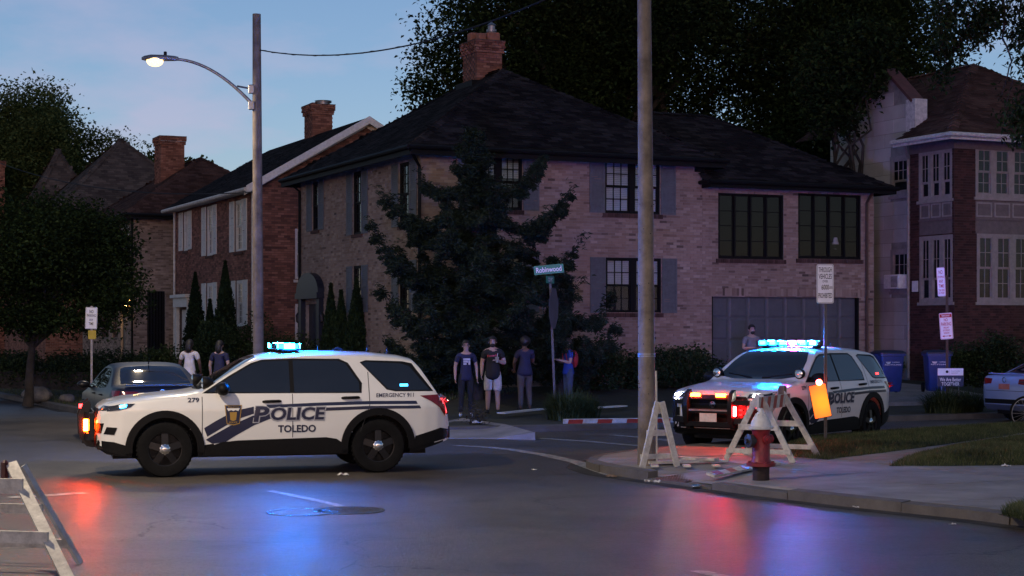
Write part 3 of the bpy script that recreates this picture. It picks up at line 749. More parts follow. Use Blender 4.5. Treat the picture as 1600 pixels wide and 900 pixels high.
def chimney(parent, cx, cy, wx, wy, z0, z1, bm_, mm, pots=None):
    mb = MB(); mb.box(cx-wx/2, cx+wx/2, cy-wy/2, cy+wy/2, z0, z1-0.3); ch = mb.build('chimney', mm, parent)
    V = []; F = []; row = 0; z = z0
    bl, bh = 0.215, 0.075; bb = MB()
    while z < z1:
        ex = 0.012+(0.05 if z > z1-0.36 else 0)+(0.03 if z > z1-0.22 else 0)
        for (p, q, hor) in (((cx-wx/2-ex, cy-wy/2-ex), (cx+wx/2+ex, cy-wy/2-ex), 1), ((cx-wx/2-ex, cy-wy/2-ex), (cx-wx/2-ex, cy+wy/2+ex), 0)):
            L = (q[0]-p[0]) if hor else (q[1]-p[1]); a = -(bl/2 if row % 2 else 0)
            while a < L:
                b0, b1 = max(a+0.005, 0), min(a+bl-0.005, L); j = random.uniform(0, 0.008)
                if b1-b0 > 0.02:
                    if hor: bb.box(p[0]+b0, p[0]+b1, p[1]-j, p[1]+0.1, z+0.005, z+bh-0.005)
                    else: bb.box(p[0]-j, p[0]+0.1, p[1]+b0+0.1, p[1]+b1, z+0.005, z+bh-0.005)
                a += bl
        z += bh; row += 1
    me = bpy.data.meshes.new('chimney_bricks'); me.from_pydata(bb.v, [], bb.f); me.materials.append(bm_)
    tag(link('chimney_bricks', me, None, ch), None, None, None, 'stuff')
    MB().box(cx-wx/2-0.1, cx+wx/2+0.1, cy-wy/2-0.1, cy+wy/2+0.1, z1+0.012, z1+0.035).build('crown', mm, ch)
    clay = mat('clay_flue', (0.36, 0.15, 0.09), 0.8, 0.25, 5, 0.3)
    for k, (px, py, r, h, met) in enumerate(pots or []):
        if met: MB().lathe([(r,0),(r,h*0.5),(r*1.25,h*0.52),(r*1.25,h*0.62),(r*0.9,h*0.64),(r*0.9,h*0.8),(r*1.3,h*0.82),(0,h)], (cx+px, cy+py, z1+0.02), seg=14).build('flue_cap', GALV, ch, 40)
        else: MB().bbox(cx+px-r, cx+px+r, cy+py-r, cy+py+r, z1+0.02, z1+h, 0.03).build('flue_pot', clay, ch)
    return ch
def downspout(parent, pts, m, r=0.045):
    return MB().tube(pts, r, 8).build('downspout', m, parent, 40)

BRICK_TAN = ramp_mat('brick_pink_tan', [(0, (0.085, 0.06, 0.05)), (0.045, (0.20, 0.138, 0.108)), (0.3, (0.245, 0.175, 0.138)), (0.75, (0.275, 0.205, 0.162)), (1, (0.335, 0.262, 0.21))], 0.9, 0.16, 0.5)
BRICK_RED = ramp_mat('brick_brown_red', [(0, (0.085, 0.04, 0.032)), (0.3, (0.155, 0.07, 0.052)), (0.75, (0.215, 0.095, 0.07)), (1, (0.27, 0.13, 0.095))], 0.9, 0.25, 1.2)
BRICK_ORANGE = ramp_mat('brick_orange', [(0, (0.11, 0.045, 0.032)), (0.4, (0.20, 0.085, 0.056)), (1, (0.29, 0.14, 0.095))], 0.9, 0.3, 1.5)
BRICK_GREY = ramp_mat('brick_grey_tan', [(0, (0.13, 0.095, 0.075)), (0.4, (0.23, 0.175, 0.14)), (1, (0.33, 0.26, 0.21))], 0.9, 0.3, 1.0)
BRICK_DARK = ramp_mat('brick_dark_red', [(0, (0.03, 0.014, 0.012)), (0.5, (0.055, 0.023, 0.019)), (1, (0.08, 0.033, 0.027))], 0.85, 0.25, 1.5)
MORTAR = mat('mortar', (0.30, 0.26, 0.23), 0.95, 0.2, 6, 0.3)
MORTAR_D = mat('dark_mortar', (0.085, 0.06, 0.053), 0.95, 0.2, 6, 0.3)
SHING_K = ramp_mat('shingle_charcoal', [(0, (0.011, 0.010, 0.011)), (0.5, (0.020, 0.018, 0.019)), (1, (0.036, 0.033, 0.034))], 0.95, 0.3, 0.8, spec=0.04)
SHING_B = ramp_mat('shingle_brown', [(0, (0.05, 0.028, 0.022)), (0.5, (0.075, 0.042, 0.034)), (1, (0.10, 0.06, 0.048))], 0.95, 0.3, 0.8, spec=0.05)
SHING_G = ramp_mat('shingle_grey_brown', [(0, (0.06, 0.05, 0.045)), (0.5, (0.085, 0.07, 0.062)), (1, (0.12, 0.10, 0.085))], 0.95, 0.3, 0.8, spec=0.05)
BLACKTRIM = mat('black_trim', (0.007, 0.007, 0.008), 0.6, 0.2, 8, spec=0.15)
SHUT_G = mat('grey_shutter', (0.115, 0.125, 0.14), 0.65, 0.15, 8, 0.1)
SHUT_W = mat('white_shutter', (0.62, 0.61, 0.58), 0.55, 0.1, 8, 0.1)
BLIND_W = mat('pale_blind', (0.62, 0.62, 0.66), 0.8, 0.1, 3)
CURTAIN = mat('dark_curtain', (0.035, 0.035, 0.038), 0.9, 0.3, 5)
DOORBLUE = mat('navy_door', (0.012, 0.016, 0.032), 0.4, 0.2, 5)
TRIM_GREY = mat('stone_grey_trim', (0.33, 0.29, 0.26), 0.7, 0.15, 6, 0.1)
TRIM_TAUPE = mat('taupe_panel', (0.17, 0.135, 0.125), 0.7, 0.15, 6, 0.1)

# ------------------------------------------------------------------ corner house
GZ = 0.5
mh = thing('brick_house', 'two storey pink tan brick house with black hip roof and garage wing', 'house', (-2.37, 45, GZ), HROT)
FR = Face((-2.37, 45), HV, GZ); FL = Face((-2.37, 45), HU, GZ)
EAVE, WING_EAVE = 6.3, 5.72
XW, XE, YD = FR.t(1097), FR.t(1365), 10.4
def rect(f, x0, x1, y0, y1):
    xm = (x0+x1)/2; return (f.t(x0), f.t(x1), f.z(xm, y1), f.z(xm, y0))
up1 = rect(FR, 945, 1031, 250, 334); lo1 = rect(FR, 946, 1033, 403, 489)
up0 = (FR.t(742), FR.t(816), up1[2], up1[3]); lo0 = (up0[0], up0[1], lo1[2], lo1[3])
sun1 = rect(FR, 1122, 1224, 302, 405); sun2 = rect(FR, 1247, 1345, 302, 405)
gar = (FR.t(1112), FR.t(1342), 0.0, FR.z(1227, 463))
opR = [up1, lo1, up0, lo0, gar, sun1, sun2]
brick_wall(mh, YF(0), XW, 0, EAVE, [up1, lo1, up0, lo0], BRICK_TAN, MORTAR, singles=(6.75, 4.0))
brick_wall(mh, YF(0), XE, 0, WING_EAVE, [gar, sun1, sun2], BRICK_TAN, MORTAR, a_start=XW)
fl = lambda x0, x1, y0, y1: (lambda r: (min(r[0], r[1]), max(r[0], r[1]), r[2], r[3]))(rect(FL, x0, x1, y0, y1))
lw1 = fl(488.5, 498.5, 283, 360); lw2 = fl(552, 566, 268, 366); lw3 = fl(624, 641, 253, 353)
lw5 = fl(552, 566, 415, 488); lw6 = (lw3[0], lw3[1], lw5[2], lw5[3]); ldr = fl(478, 502, 412, 530); ldr = (ldr[0], ldr[1], 0.0, 2.35)
brick_wall(mh, XF(0), YD, 0, EAVE, [lw1, lw2, lw3, lw5, lw6, ldr], BRICK_TAN, MORTAR)
mb = MB(); mb.box(0.3, XE-0.02, YD-0.3, YD, 0, WING_EAVE); mb.box(XE-0.3, XE, 0.02, YD, 0, WING_EAVE); mb.box(XW-0.2, XW, 0.02, YD-0.3, 0, EAVE); mb.build('rear_wall', MORTAR, mh)
window(mh, 'y', 0, *up1, BLACKTRIM, BLIND_W, 2, 3, (2, 2), 0.05, None, 0.16)
window(mh, 'y', 0, *up0, BLACKTRIM, BLIND_W, 2, 3, (2, 2), 0.05, None, 0.16, bl_fr=0.4)
window(mh, 'y', 0, *lo1, BLACKTRIM, BLIND_W, 2, 3, (2, 2), 0.05, None, 0.16, bl_fr=0.5)
window(mh, 'y', 0, *lo0, BLACKTRIM, CURTAIN, 2, 3, (2, 2), 0.05, None, 0.16)
DSILL = ramp_mat('dark_brick_sill', [(0, (0.05, 0.025, 0.02)), (1, (0.09, 0.05, 0.045))], 0.9, 0.2, 2)
for r in (up1, up0, lo1, lo0, sun1, sun2):
    sb = MB(); n = int((r[1]-r[0]+0.16)/0.075)
    for i in range(n): a = r[0]-0.08+i*0.075; sb.box(a+0.004, a+0.071, -0.045-random.uniform(0, 0.01), 0.03, r[2]-0.12, r[2]-0.005)
    sb.build('sill_bricks', DSILL, mh)
sw = FR.t(1056)-FR.t(1033)
for r in (up1, up0, lo1, lo0):
    shutter(mh, 'y', 0, r[0]-sw-0.01, r[0]-0.01, r[2], r[3], SHUT_G); shutter(mh, 'y', 0, r[1]+0.02, r[1]+0.02+sw, r[2], r[3], SHUT_G)
DGLASS = glass_mat('dim_glass', (0.45, 0.47, 0.5), 0.03)
for r in (sun1, sun2): window(mh, 'y', 0, *r, BLACKTRIM, CURTAIN, 4 if r is sun1 else 4, 1, (4,), 0.06, None, 0.05, glass=DGLASS)
# pale lamp standing behind the wing window
lampm = mat('lamp_shade', (0.3, 0.29, 0.28), 0.8)
for (r, f, z) in ((sun2, 0.62, 0.4),):
    x = r[0]+(r[1]-r[0])*f; mb = MB().lathe([(0.08, 0), (0.02, 0.03), (0.02, 0.14), (0.13, 0.14), (0.08, 0.34)], (x, 0.14, r[2]+z-0.1), seg=14); mb.build('table_lamp', lampm, mh, 50)
# soldier course over the garage
sb = MB(); n = int((gar[1]-gar[0]+0.4)/0.078)
for i in range(n): a = gar[0]-0.2+i*0.078; sb.box(a+0.005, a+0.073, -0.012-random.uniform(0, 0.008), 0.02, gar[3]+0.004, gar[3]+0.215)
o = sb.build('lintel_bricks', BRICK_TAN, mh); tag(o, None, None, None, 'stuff')
GARM = mat('garage_door_grey', (0.085, 0.088, 0.105), 0.55, 0.1, 5, 0.05)
gd = MB().box(gar[0], gar[1], 0.14, 0.17, 0.0, gar[3]).build('garage_door', GARM, mh)
gw, ghh = (gar[1]-gar[0])/8, gar[3]/4
for i in range(8):
    for j in range(4):
        x0, z0 = gar[0]+i*gw, j*ghh; mb = MB(); b = 0.03
        mb.add([(x0+b,0.138,z0+b),(x0+gw-b,0.138,z0+b),(x0+gw-b,0.138,z0+ghh-b),(x0+b,0.138,z0+ghh-b),(x0+b+0.05,0.118,z0+b+0.05),(x0+gw-b-0.05,0.118,z0+b+0.05),(x0+gw-b-0.05,0.118,z0+ghh-b-0.05),(x0+b+0.05,0.118,z0+ghh-b-0.05)],
               [(0,1,5,4),(1,2,6,5),(2,3,7,6),(3,0,4,7),(4,5,6,7)]); mb.build('panel', GARM, gd, fix=False)
MB().box(gar[1]-0.06, gar[1], 0.0, 0.13, 0, gar[3]).build('garage_jamb', BLACKTRIM, mh)
MB().box(gar[0], gar[0]+0.05, 0.02, 0.13, 0, gar[3]).build('garage_jamb', BLACKTRIM, mh)
for r in (lw1, lw2, lw3, lw5, lw6):
    window(mh, 'x', 0, *r, BLACKTRIM, CURTAIN, 1, 3, (2, 2) if r is lw1 else (3, 3), 0.05, DSILL)
    ws = 0.5
    shutter(mh, 'x', 0, r[0]-ws-0.02, r[0]-0.02, r[2], r[3], SHUT_G); shutter(mh, 'x', 0, r[1]+0.02, r[1]+ws+0.02, r[2], r[3], SHUT_G)
# front door with arched pediment
yc = (ldr[0]+ldr[1])/2; hw = (ldr[1]-ldr[0])/2
dd = MB().box(0.10, 0.15, ldr[0], ldr[1], 0.12, 2.35).build('door', DOORBLUE, mh)
for j in range(3):
    for k in (-1, 1): MB().box(0.085, 0.099, yc+k*hw*0.5-0.14, yc+k*hw*0.5+0.14, 0.3+j*0.65, 0.8+j*0.65).build('panel', DOORBLUE, dd)
MB().ell((0.06, ldr[0]+0.1, 1.15), (0.035, 0.035, 0.035)).build('handle', CHROME, dd, 180)
sr = MB()
for k in (-1, 1): sr.box(-0.16, 0.02, yc+k*(hw+0.13)-0.12, yc+k*(hw+0.13)+0.12, 0, 2.5)
sr.box(-0.26, 0.02, yc-hw-0.34, yc+hw+0.34, 2.5, 2.68)
arc = [(yc+(hw+0.34)*math.cos(a), 2.68+0.62*math.sin(a)) for a in np.linspace(0, math.pi, 15)]
n = len(arc); sr.add([(-0.22, y, z) for y, z in arc]+[(0.02, y, z) for y, z in arc], [tuple(range(n)), tuple(range(2*n-1, n-1, -1))]+[(i, i+1, n+i+1, n+i) for i in range(n-1)])
sr.box(-0.75, 0.1, yc-hw-0.5, yc+hw+0.5, 0.0, 0.11)
sr.build('door_surround', DOORBLUE, mh)
for k in (-1, 1): MB().lathe([(0.02, 0), (0.07, 0.05), (0.085, 0.25), (0.03, 0.33), (0, 0.36)], (-0.12, yc+k*(hw+0.42), 1.75), seg=8).build('wall_lantern', BLACKM, mh, 30)
rf = hip_roof(mh, -0.45, XW+0.45, -0.45, YD+0.45, EAVE, 9.15, SHING_K, ((XW/2, XW/2), (XW/2, YD-XW/2)), BLACKTRIM, 0.24)
hip_roof(mh, XW+0.02, XE+0.42, -0.42, 7.4, WING_EAVE, 8.05, SHING_K, ((XW+0.03, 3.5), (XE-3.6, 3.5)), BLACKTRIM, 0.2)
MB().box(XW-0.25, XW, -0.16, 0.02, WING_EAVE+0.25, WING_EAVE+0.5).build('bracket', BLACKTRIM, mh)
chimney(rf, XW/2-0.0, 5.75, 0.8, 1.0, 8.6, 10.15, BRICK_ORANGE, MORTAR_D, [(-0.2, 0.25, 0.14, 0.34, 0), (0.2, -0.22, 0.2, 0.3, 0), (0.2, -0.22, 0.12, 0.62, 1), (-0.15, -0.25, 0.12, 0.26, 0)])
MB().box(XW/2-0.62, XW/2+0.55, 5.1, 6.35, 8.4, 8.95).build('flashing', BLACKTRIM, rf)
downspout(mh, [(-0.5, -0.5, EAVE-0.1), (-0.07, -0.07, EAVE-0.5), (-0.07, -0.07, 0.1)], BLACKTRIM)
BROWNSP = mat('brown_downspout', (0.06, 0.03, 0.025), 0.5)
downspout(mh, [(XE-0.3, -0.4, WING_EAVE-0.1), (XE-0.3, -0.08, WING_EAVE-0.45), (XE-0.3, -0.08, 0.1)], BROWNSP)
downspout(mh, [(-0.4, YD+0.1, EAVE-0.1), (-0.07, YD-0.08, EAVE-0.4), (-0.07, YD-0.08, 0.1)], BLACKTRIM)

# ------------------------------------------------------------------ brown brick house with white shutters
h3 = thing('brick_house', 'brown brick gabled house with white shutters and white roof edge boards', 'house', (-8.4, 56.6, GZ), HROT)
G3 = Face((-8.4, 56.6), HU, GZ); G3R = Face((-8.4, 56.6), HV, GZ)
def f3(x0, x1, y0, y1):
    r = rect(G3, x0, x1, y0, y1); return (min(r[0], r[1]), max(r[0], r[1]), r[2], r[3])
E3, P3, X3, Y3 = 6.3, 8.55, 7.66, 11.2
W3 = [f3(286.7, 294, 331, 392), f3(323, 332.5, 322, 400), f3(367.5, 379, 313, 394), f3(323, 333, 442, 508), f3(369, 380, 438, 510)]
D3 = f3(281, 297, 444, 540); D3 = (D3[0], D3[1], 0, 2.3)
brick_wall(h3, XF(0), Y3, 0, E3, W3+[D3], BRICK_RED, MORTAR_D)
zt3 = lambda a: E3+(P3-E3)*(1-abs(a-X3/2)/(X3/2))
gw1 = (G3R.t(461), G3R.t(473), 3.2, 4.9); gw2 = (gw1[0], gw1[1], 0.8, 2.4)
brick_wall(h3, YF(0), X3, 0, P3, [gw1, gw2], BRICK_RED, MORTAR_D, ztop=zt3)
for r in (gw1, gw2): window(h3, 'y', 0, *r, WHITEP, CURTAIN, 1, 2, (2, 2), 0.07, SHUT_W)
for i, r in enumerate(W3):
    window(h3, 'x', 0, *r, SHUT_W, BLIND_W if i in (0, 3) else CURTAIN, 1, 3, (2, 2) if i == 0 else (3, 3), 0.09, DSILL)
    shutter(h3, 'x', 0, r[0]-0.62, r[0]-0.02, r[2]+0.03, r[3], SHUT_W); shutter(h3, 'x', 0, r[1]+0.02, r[1]+0.62, r[2]+0.03, r[3], SHUT_W)
mb = MB(); mb.box(0.3, X3, Y3-0.3, Y3, 0, E3); mb.box(X3-0.3, X3, 0.02, Y3, 0, E3); mb.build('rear_wall', MORTAR_D, h3)
MB().box(0.08, 0.14, D3[0], D3[1], 0, 2.3).build('door', SHUT_W, h3)
mb = MB()
for k in (D3[0]-0.14, D3[1]+0.14): mb.box(-0.14, 0.02, k-0.12, k+0.12, 0, 2.4)
mb.box(-0.2, 0.02, D3[0]-0.3, D3[1]+0.3, 2.4, 2.75); mb.box(-0.3, 0.02, D3[0]-0.4, D3[1]+0.4, 2.75, 2.87); mb.build('door_surround', SHUT_W, h3)
mb = MB(); ov = 0.35; th = 0.12; sl = (P3-E3)/(X3/2); ze = E3-ov*sl
S = [(-ov, ze), (X3/2, P3), (X3+ov, ze)]
mb.add([(-ov,-0.3,ze+th),(X3/2,-0.3,P3+th),(X3+ov,-0.3,ze+th),(-ov,Y3+0.3,ze+th),(X3/2,Y3+0.3,P3+th),(X3+ov,Y3+0.3,ze+th),(-ov,-0.3,ze),(X3/2,-0.3,P3),(X3+ov,-0.3,ze),(-ov,Y3+0.3,ze),(X3/2,Y3+0.3,P3),(X3+ov,Y3+0.3,ze)],
       [(0,1,4,3),(1,2,5,4),(6,7,10,9),(7,8,11,10),(0,1,7,6),(1,2,8,7),(3,4,10,9),(4,5,11,10),(0,3,9,6),(2,5,11,8)])
r3 = mb.build('roof', SHING_K, h3)
shingles(r3, [(-ov,-0.3,ze+th),(X3/2,-0.3,P3+th),(X3/2,Y3+0.3,P3+th),(-ov,Y3+0.3,ze+th)], SHING_K)
mb = MB()
for s in (0, 1):
    x0, x1 = (-ov-0.05, X3/2) if s == 0 else (X3+ov+0.05, X3/2)
    mb.add([(x0,-0.36,ze-0.12),(x1,-0.36,P3-0.1),(x1,-0.36,P3+th+0.03),(x0,-0.36,ze+th+0.02),(x0,-0.303,ze-0.12),(x1,-0.303,P3-0.1),(x1,-0.303,P3+th+0.03),(x0,-0.303,ze+th+0.02)], [(0,1,2,3),(4,5,6,7),(0,1,5,4),(3,2,6,7),(0,3,7,4)])
    mb.add([(x0,-0.02,ze-0.16),(x1,-0.02,P3-0.2),(x1,-0.02,P3-0.02),(x0,-0.02,ze)], [(0,1,2,3)])
mb.build('rake_board', WHITEP, r3)
MB().tube([(-ov-0.08, -0.35, ze+0.02), (-ov-0.08, Y3+0.3, ze+0.02)], 0.07, 8).build('gutter', OLDWHITE, r3, 40)
MB().box(-ov, 0.02, 0, Y3, ze-0.02, ze+0.02).build('soffit', OLDWHITE, r3)
downspout(h3, [(-0.06, Y3-0.1, E3-0.1), (-0.06, Y3-0.1, 0.1)], OLDWHITE); downspout(h3, [(-0.06, 0.12, E3-0.1), (-0.06, 0.12, 0.1)], OLDWHITE)
chimney(r3, X3/2+0.2, 5.8, 0.75, 0.95, 8.2, 9.75, BRICK_ORANGE, MORTAR_D, [(-0.12, 0.0, 0.2, 0.12, 0), (0.12, -0.2, 0.25, 0.2, 1)])

# ------------------------------------------------------------------ grey tan brick house with the lit lantern
h4 = thing('brick_house', 'grey tan brick house with brown hip roof and lit wall lantern', 'house', (-15.1, 69, GZ), HROT)
G4 = Face((-15.1, 69), HU, GZ); G4R = Face((-15.1, 69), HV, GZ)
E4 = 6.15
dr4 = (G4R.t(230), G4R.t(258), 0.0, G4R.z(244, 455))
brick_wall(h4, YF(0), 7.5, 0, E4, [dr4], BRICK_GREY, MORTAR)
f4 = lambda x0, x1, y0, y1: (lambda r: (min(r[:2]), max(r[:2]), r[2], r[3]))(rect(G4, x0, x1, y0, y1))
w4 = [f4(186, 193, 350, 395), f4(194, 201, 350, 395), f4(158, 170, 462, 530), f4(176, 184, 462, 530)]; d4 = f4(189, 196, 462, 540); d4 = (d4[0], d4[1], 0, d4[3])
brick_wall(h4, XF(0), 11, 0, E4, w4+[d4], BRICK_GREY, MORTAR)
mb = MB(); mb.box(0.3, 7.5, 10.7, 11, 0, E4); mb.box(7.2, 7.5, 0.02, 11, 0, E4); mb.build('rear_wall', MORTAR, h4)
for r in w4: window(h4, 'x', 0, *r, BROWNSP, CURTAIN, 1, 2, (2, 2), 0.06, None)
dm4 = MB().box(dr4[0], dr4[1], 0.1, 0.15, 0, dr4[3]); o = dm4.build('door', BLACKTRIM, h4)
gb = MB()
for i in range(6): x = dr4[0]+(dr4[1]-dr4[0])*(i+0.5)/6; gb.box(x-0.02, x+0.02, 0.03, 0.06, 0, dr4[3])
for j in range(4): gb.box(dr4[0], dr4[1], 0.035, 0.055, 0.2+j*0.6, 0.24+j*0.6)
gb.build('door_grille', BLACKM, o)
MB().box(0.08, 0.13, d4[0], d4[1], 0, d4[3]).build('door', DOORBLUE, h4)
rf4 = hip_roof(h4, -0.45, 7.9, -0.45, 11.4, E4, 8.9, SHING_B, ((3.7, 3.9), (3.7, 7.2)), BLACKTRIM, 0.2)
chimney(rf4, 2.6, 5.0, 1.0, 1.15, 7.6, 9.8, BRICK_ORANGE, MORTAR_D, [(0, 0, 0.25, 0.1, 0)])
downspout(h4, [(-0.06, 0.06, E4-0.1), (-0.06, 0.06, 0.1)], BLACKTRIM)
ly = G4.t(201); lz = G4.z(201, 473)
lt = MB().lathe([(0.03, 0), (0.09, 0.04), (0.09, 0.07), (0, 0.07)], (-0.15, ly, lz-0.2), seg=10).tube([(-0.15, ly, lz+0.22), (-0.15, ly, lz+0.32), (0.0, ly, lz+0.3)], 0.02, 6).lathe([(0.12, 0.16), (0.03, 0.24), (0, 0.25)], (-0.15, ly, lz), seg=10).build('wall_lantern', BLACKM, h4)
MB().lathe([(0.06, -0.13), (0.1, 0.0), (0.1, 0.16), (0, 0.17)], (-0.15, ly, lz), seg=12).build('lantern_glass', emit('lantern_glow', (1.0, 0.58, 0.16), 110), lt)
# iron rail by its steps
rl = MB()
for i in range(14): rl.box(2.2+i*0.22-0.012, 2.2+i*0.22+0.012, -1.6, -1.576, 0, 0.95)
rl.box(2.1, 5.3, -1.61, -1.57, 0.92, 0.97); rl.box(2.1, 5.3, -1.61, -1.57, 0.12, 0.16)
rl.build('iron_railing', BLACKM, h4)

# ------------------------------------------------------------------ steep roofed house farthest down the street
h5 = thing('brick_house', 'orange brick house with two steep grey brown peaked roofs, farthest down the street', 'house', (-21.6, 80, GZ), HROT)
w5 = [(1.2, 2.3, 1.0, 2.9), (4.2, 5.3, 1.0, 2.9)]
brick_wall(h5, YF(0), 9, 0, 6.2, [(3.0, 4.1, 1.0, 2.9)], BRICK_ORANGE, MORTAR)
brick_wall(h5, XF(0), 13, 0, 6.2, w5, BRICK_ORANGE, MORTAR)
for r in w5: window(h5, 'x', 0, *r, WHITEP, CURTAIN, 1, 2, (2, 2), 0.12, WHITEP)
window(h5, 'y', 0, 3.0, 4.1, 1.0, 2.9, WHITEP, CURTAIN, 1, 2, (2, 2), 0.1, WHITEP)
MB().box(0.3, 9, 12.7, 13, 0, 6.2).box(8.7, 9, 0.02, 13, 0, 6.2).build('rear_wall', MORTAR, h5)
hip_roof(h5, -0.5, 9.5, -0.5, 9.5, 6.2, 11.0, SHING_G, ((4.4, 4.4), (4.4, 4.6)), BLACKTRIM, 0.2)
r5 = hip_roof(h5, 0.0, 4.8, 8.2, 13.4, 6.4, 11.0, SHING_G, ((2.4, 10.7), (2.4, 10.9)), BLACKTRIM, 0.2)
MB().box(0.1, 3.2, 8.6, 12.9, 0, 6.4).build('tower_wall', BRICK_ORANGE, h5)
chimney(r5, -0.2, 15.0, 0.8, 0.9, 0.0, 10.6, BRICK_ORANGE, MORTAR_D, [])

# ------------------------------------------------------------------ pale block building with brick bay porch
h6 = thing('bay_house', 'dark brick bay windowed house with cream block side wall and brown roof', 'house', (12.8, 50, GZ), HROT)
F6L = Face((12.8, 50), HU, GZ); F6R = Face((12.8, 50), HV, GZ)
E6 = 7.15; PL = 2.06
def r6(f, x0, x1, y0, y1):
    r = rect(f, x0, x1, y0, y1); return (min(r[:2]), max(r[:2]), r[2], r[3])
wl_u = r6(F6L, 1436, 1488, 234, 312); wl_l = r6(F6L, 1437, 1489, 368, 472)
wr_u = r6(F6R, 1524, 1608, 230, 309); wr_l = r6(F6R, 1526, 1610, 366, 472)
wr_u2 = (wr_u[1]+0.55, wr_u[1]*2-wr_u[0]+0.55, wr_u[2], wr_u[3]); wr_l2 = (wr_u2[0], wr_u2[1], wr_l[2], wr_l[3])
band = (wl_l[3]+0.02, wl_u[2]-0.02)
brick_wall(h6, XF(0), PL, 0, E6, [wl_u, wl_l, (wl_u[0], wl_u[1], band[0], band[1])], BRICK_DARK, MORTAR_D)
brick_wall(h6, YF(0), 7.5, 0, E6, [wr_u, wr_l, wr_u2, wr_l2, (wr_u[0], wr_u[1], band[0], band[1]), (wr_u2[0], wr_u2[1], band[0], band[1])], BRICK_DARK, MORTAR_D)
for (fc, r, n) in (('x', wl_u, 3), ('x', wl_l, 3), ('y', wr_u, 3), ('y', wr_l, 3), ('y', wr_u2, 3), ('y', wr_l2, 3)):
    window(h6, fc, 0, *r, TRIM_GREY, CURTAIN, n, 2 if fc == 'y' else (1, 2), (1, 2) if fc == 'x' else (2, 2), 0.1, TRIM_GREY, 0.16 if fc == 'x' else 0.2, recess=0.02)
def spandrel(fc, r):
    W = r[1]-r[0]; H = band[1]-band[0]; mb = MB().box(0, W, 0.02, 0.06, 0, H); mb.box(0, W, -0.02, 0.019, H*0.42, H*0.42+0.05)
    s = mb.build('spandrel', TRIM_TAUPE, h6)
    for i in range(3):
        x0, x1, z0, z1 = W*(i+0.07)/3, W*(i+0.93)/3, H*0.5, H*0.92; t = 0.045
        MB().box(x0,x1,0.0,0.019,z0,z0+t).box(x0,x1,0.0,0.019,z1-t,z1).box(x0,x0+t,0.001,0.019,z0+t,z1-t).box(x1-t,x1,0.001,0.019,z0+t,z1-t).build('panel_frame', TRIM_GREY, s)
    if fc == 'y': s.location = (r[0], 0, band[0])
    else: s.location = (0, r[1], band[0]); s.rotation_euler = (0, 0, -math.pi/2)
spandrel('x', wl_u); spandrel('y', wr_u); spandrel('y', wr_u2)
MB().box(-0.03, 7.5, -0.03, 0.1, E6-0.35, E6-0.004).box(-0.032, 0.1, 0.1, PL, E6-0.35, E6-0.005).build('frieze', TRIM_TAUPE, h6)
CREAM = ramp_mat('cream_block', [(0, (0.37, 0.35, 0.30)), (1, (0.47, 0.45, 0.39))], 0.85, 0.25, 0.7)
CREAM_J = mat('cream_joint', (0.29, 0.27, 0.235), 0.9, 0.2, 4)
ztop6 = lambda y: 8.45 if y < 2.2 else min(9.5, 8.45+(y-2.2)*0.84)
cw = [r6(F6L, 1385, 1417, 243, 305), r6(F6L, 1386, 1419, 389, 455)]; pass
A = sorted({PL, 6.4}|{v for o in cw for v in o[:2]})
mb = MB(); Zs = sorted({0.0, 8.45}|{v for o in cw for v in o[2:]})
for a0, a1 in zip(A, A[1:]):
    for z0, z1 in zip(Zs, Zs[1:]):
        if any(o[0] < (a0+a1)/2 < o[1] and o[2] < (z0+z1)/2 < o[3] for o in cw): continue
        if z0 >= 8.45: continue
        mb.box(0.16, 0.5, a0, a1, z0, z1)
pp = [(PL, 8.5), (2.4, 8.5), (3.76, 10.2), (6.4, 10.2)]; n = len(pp); q = [(PL, 8.5), (6.4, 8.5), (6.4, 10.2), (3.76, 10.2), (2.4, 8.5)]
mb.add([(0.16, y, z) for y, z in [(2.2, 8.45), (6.4, 8.45), (6.4, 9.5), (3.45, 9.5)]]+[(0.5, y, z) for y, z in [(2.2, 8.45), (6.4, 8.45), (6.4, 9.5), (3.45, 9.5)]], [(0,1,2,3),(7,6,5,4),(0,1,5,4),(1,2,6,5),(2,3,7,6),(3,0,4,7)])
cwall = mb.build('block_wall', CREAM_J, h6)
z = 0.0; row = 0
while z < 9.5:
    a = PL-(0.5 if row % 2 else 0)
    while a < 6.3:
        b0, b1, c0, c1 = max(PL, a)+0.006, min(a+1.0, 6.4)-0.006, z+0.007, z+0.42-0.007
        ivs = [(b0, b1)]
        for o in cw:
            if o[2]-0.1 < (c0+c1)/2 < o[3]+0.1:
                nv = []
                for p, q_ in ivs:
                    if o[1] <= p or o[0] >= q_: nv.append((p, q_)); continue
                    if o[0]-p > 0.05: nv.append((p, o[0]-0.002))
                    if q_-o[1] > 0.05: nv.append((o[1]+0.002, q_))
                ivs = nv
        for p, q_ in ivs:
            if min(ztop6(p), ztop6(q_)) > c1 and q_-p > 0.05:
                j = random.uniform(0, 0.006); MB().box(0.148-j, 0.165, p, q_, c0, c1).build('block', CREAM, cwall)
        a += 1.0
    z += 0.42; row += 1
COPE = mat('red_brown_coping', (0.13, 0.05, 0.04), 0.7, 0.2, 5)
mb = MB(); mb.bar((0.33, 2.1, 8.42), (0.33, 3.5, 9.58), 0.5, 0.09); mb.bar((0.33, 3.46, 9.54), (0.33, 6.4, 9.54), 0.5, 0.09); mb.build('coping', COPE, cwall)
MB().box(0.1, 0.55, 1.95, 2.4, 7.5, 8.49).build('parapet_pier', OLDWHITE, cwall)
for i, r in enumerate(cw):
    window(h6, 'x', 0.16, *r, TRIM_GREY, CURTAIN, 1, (1, 3), (1, 2), 0.13, TRIM_GREY, recess=0.0)
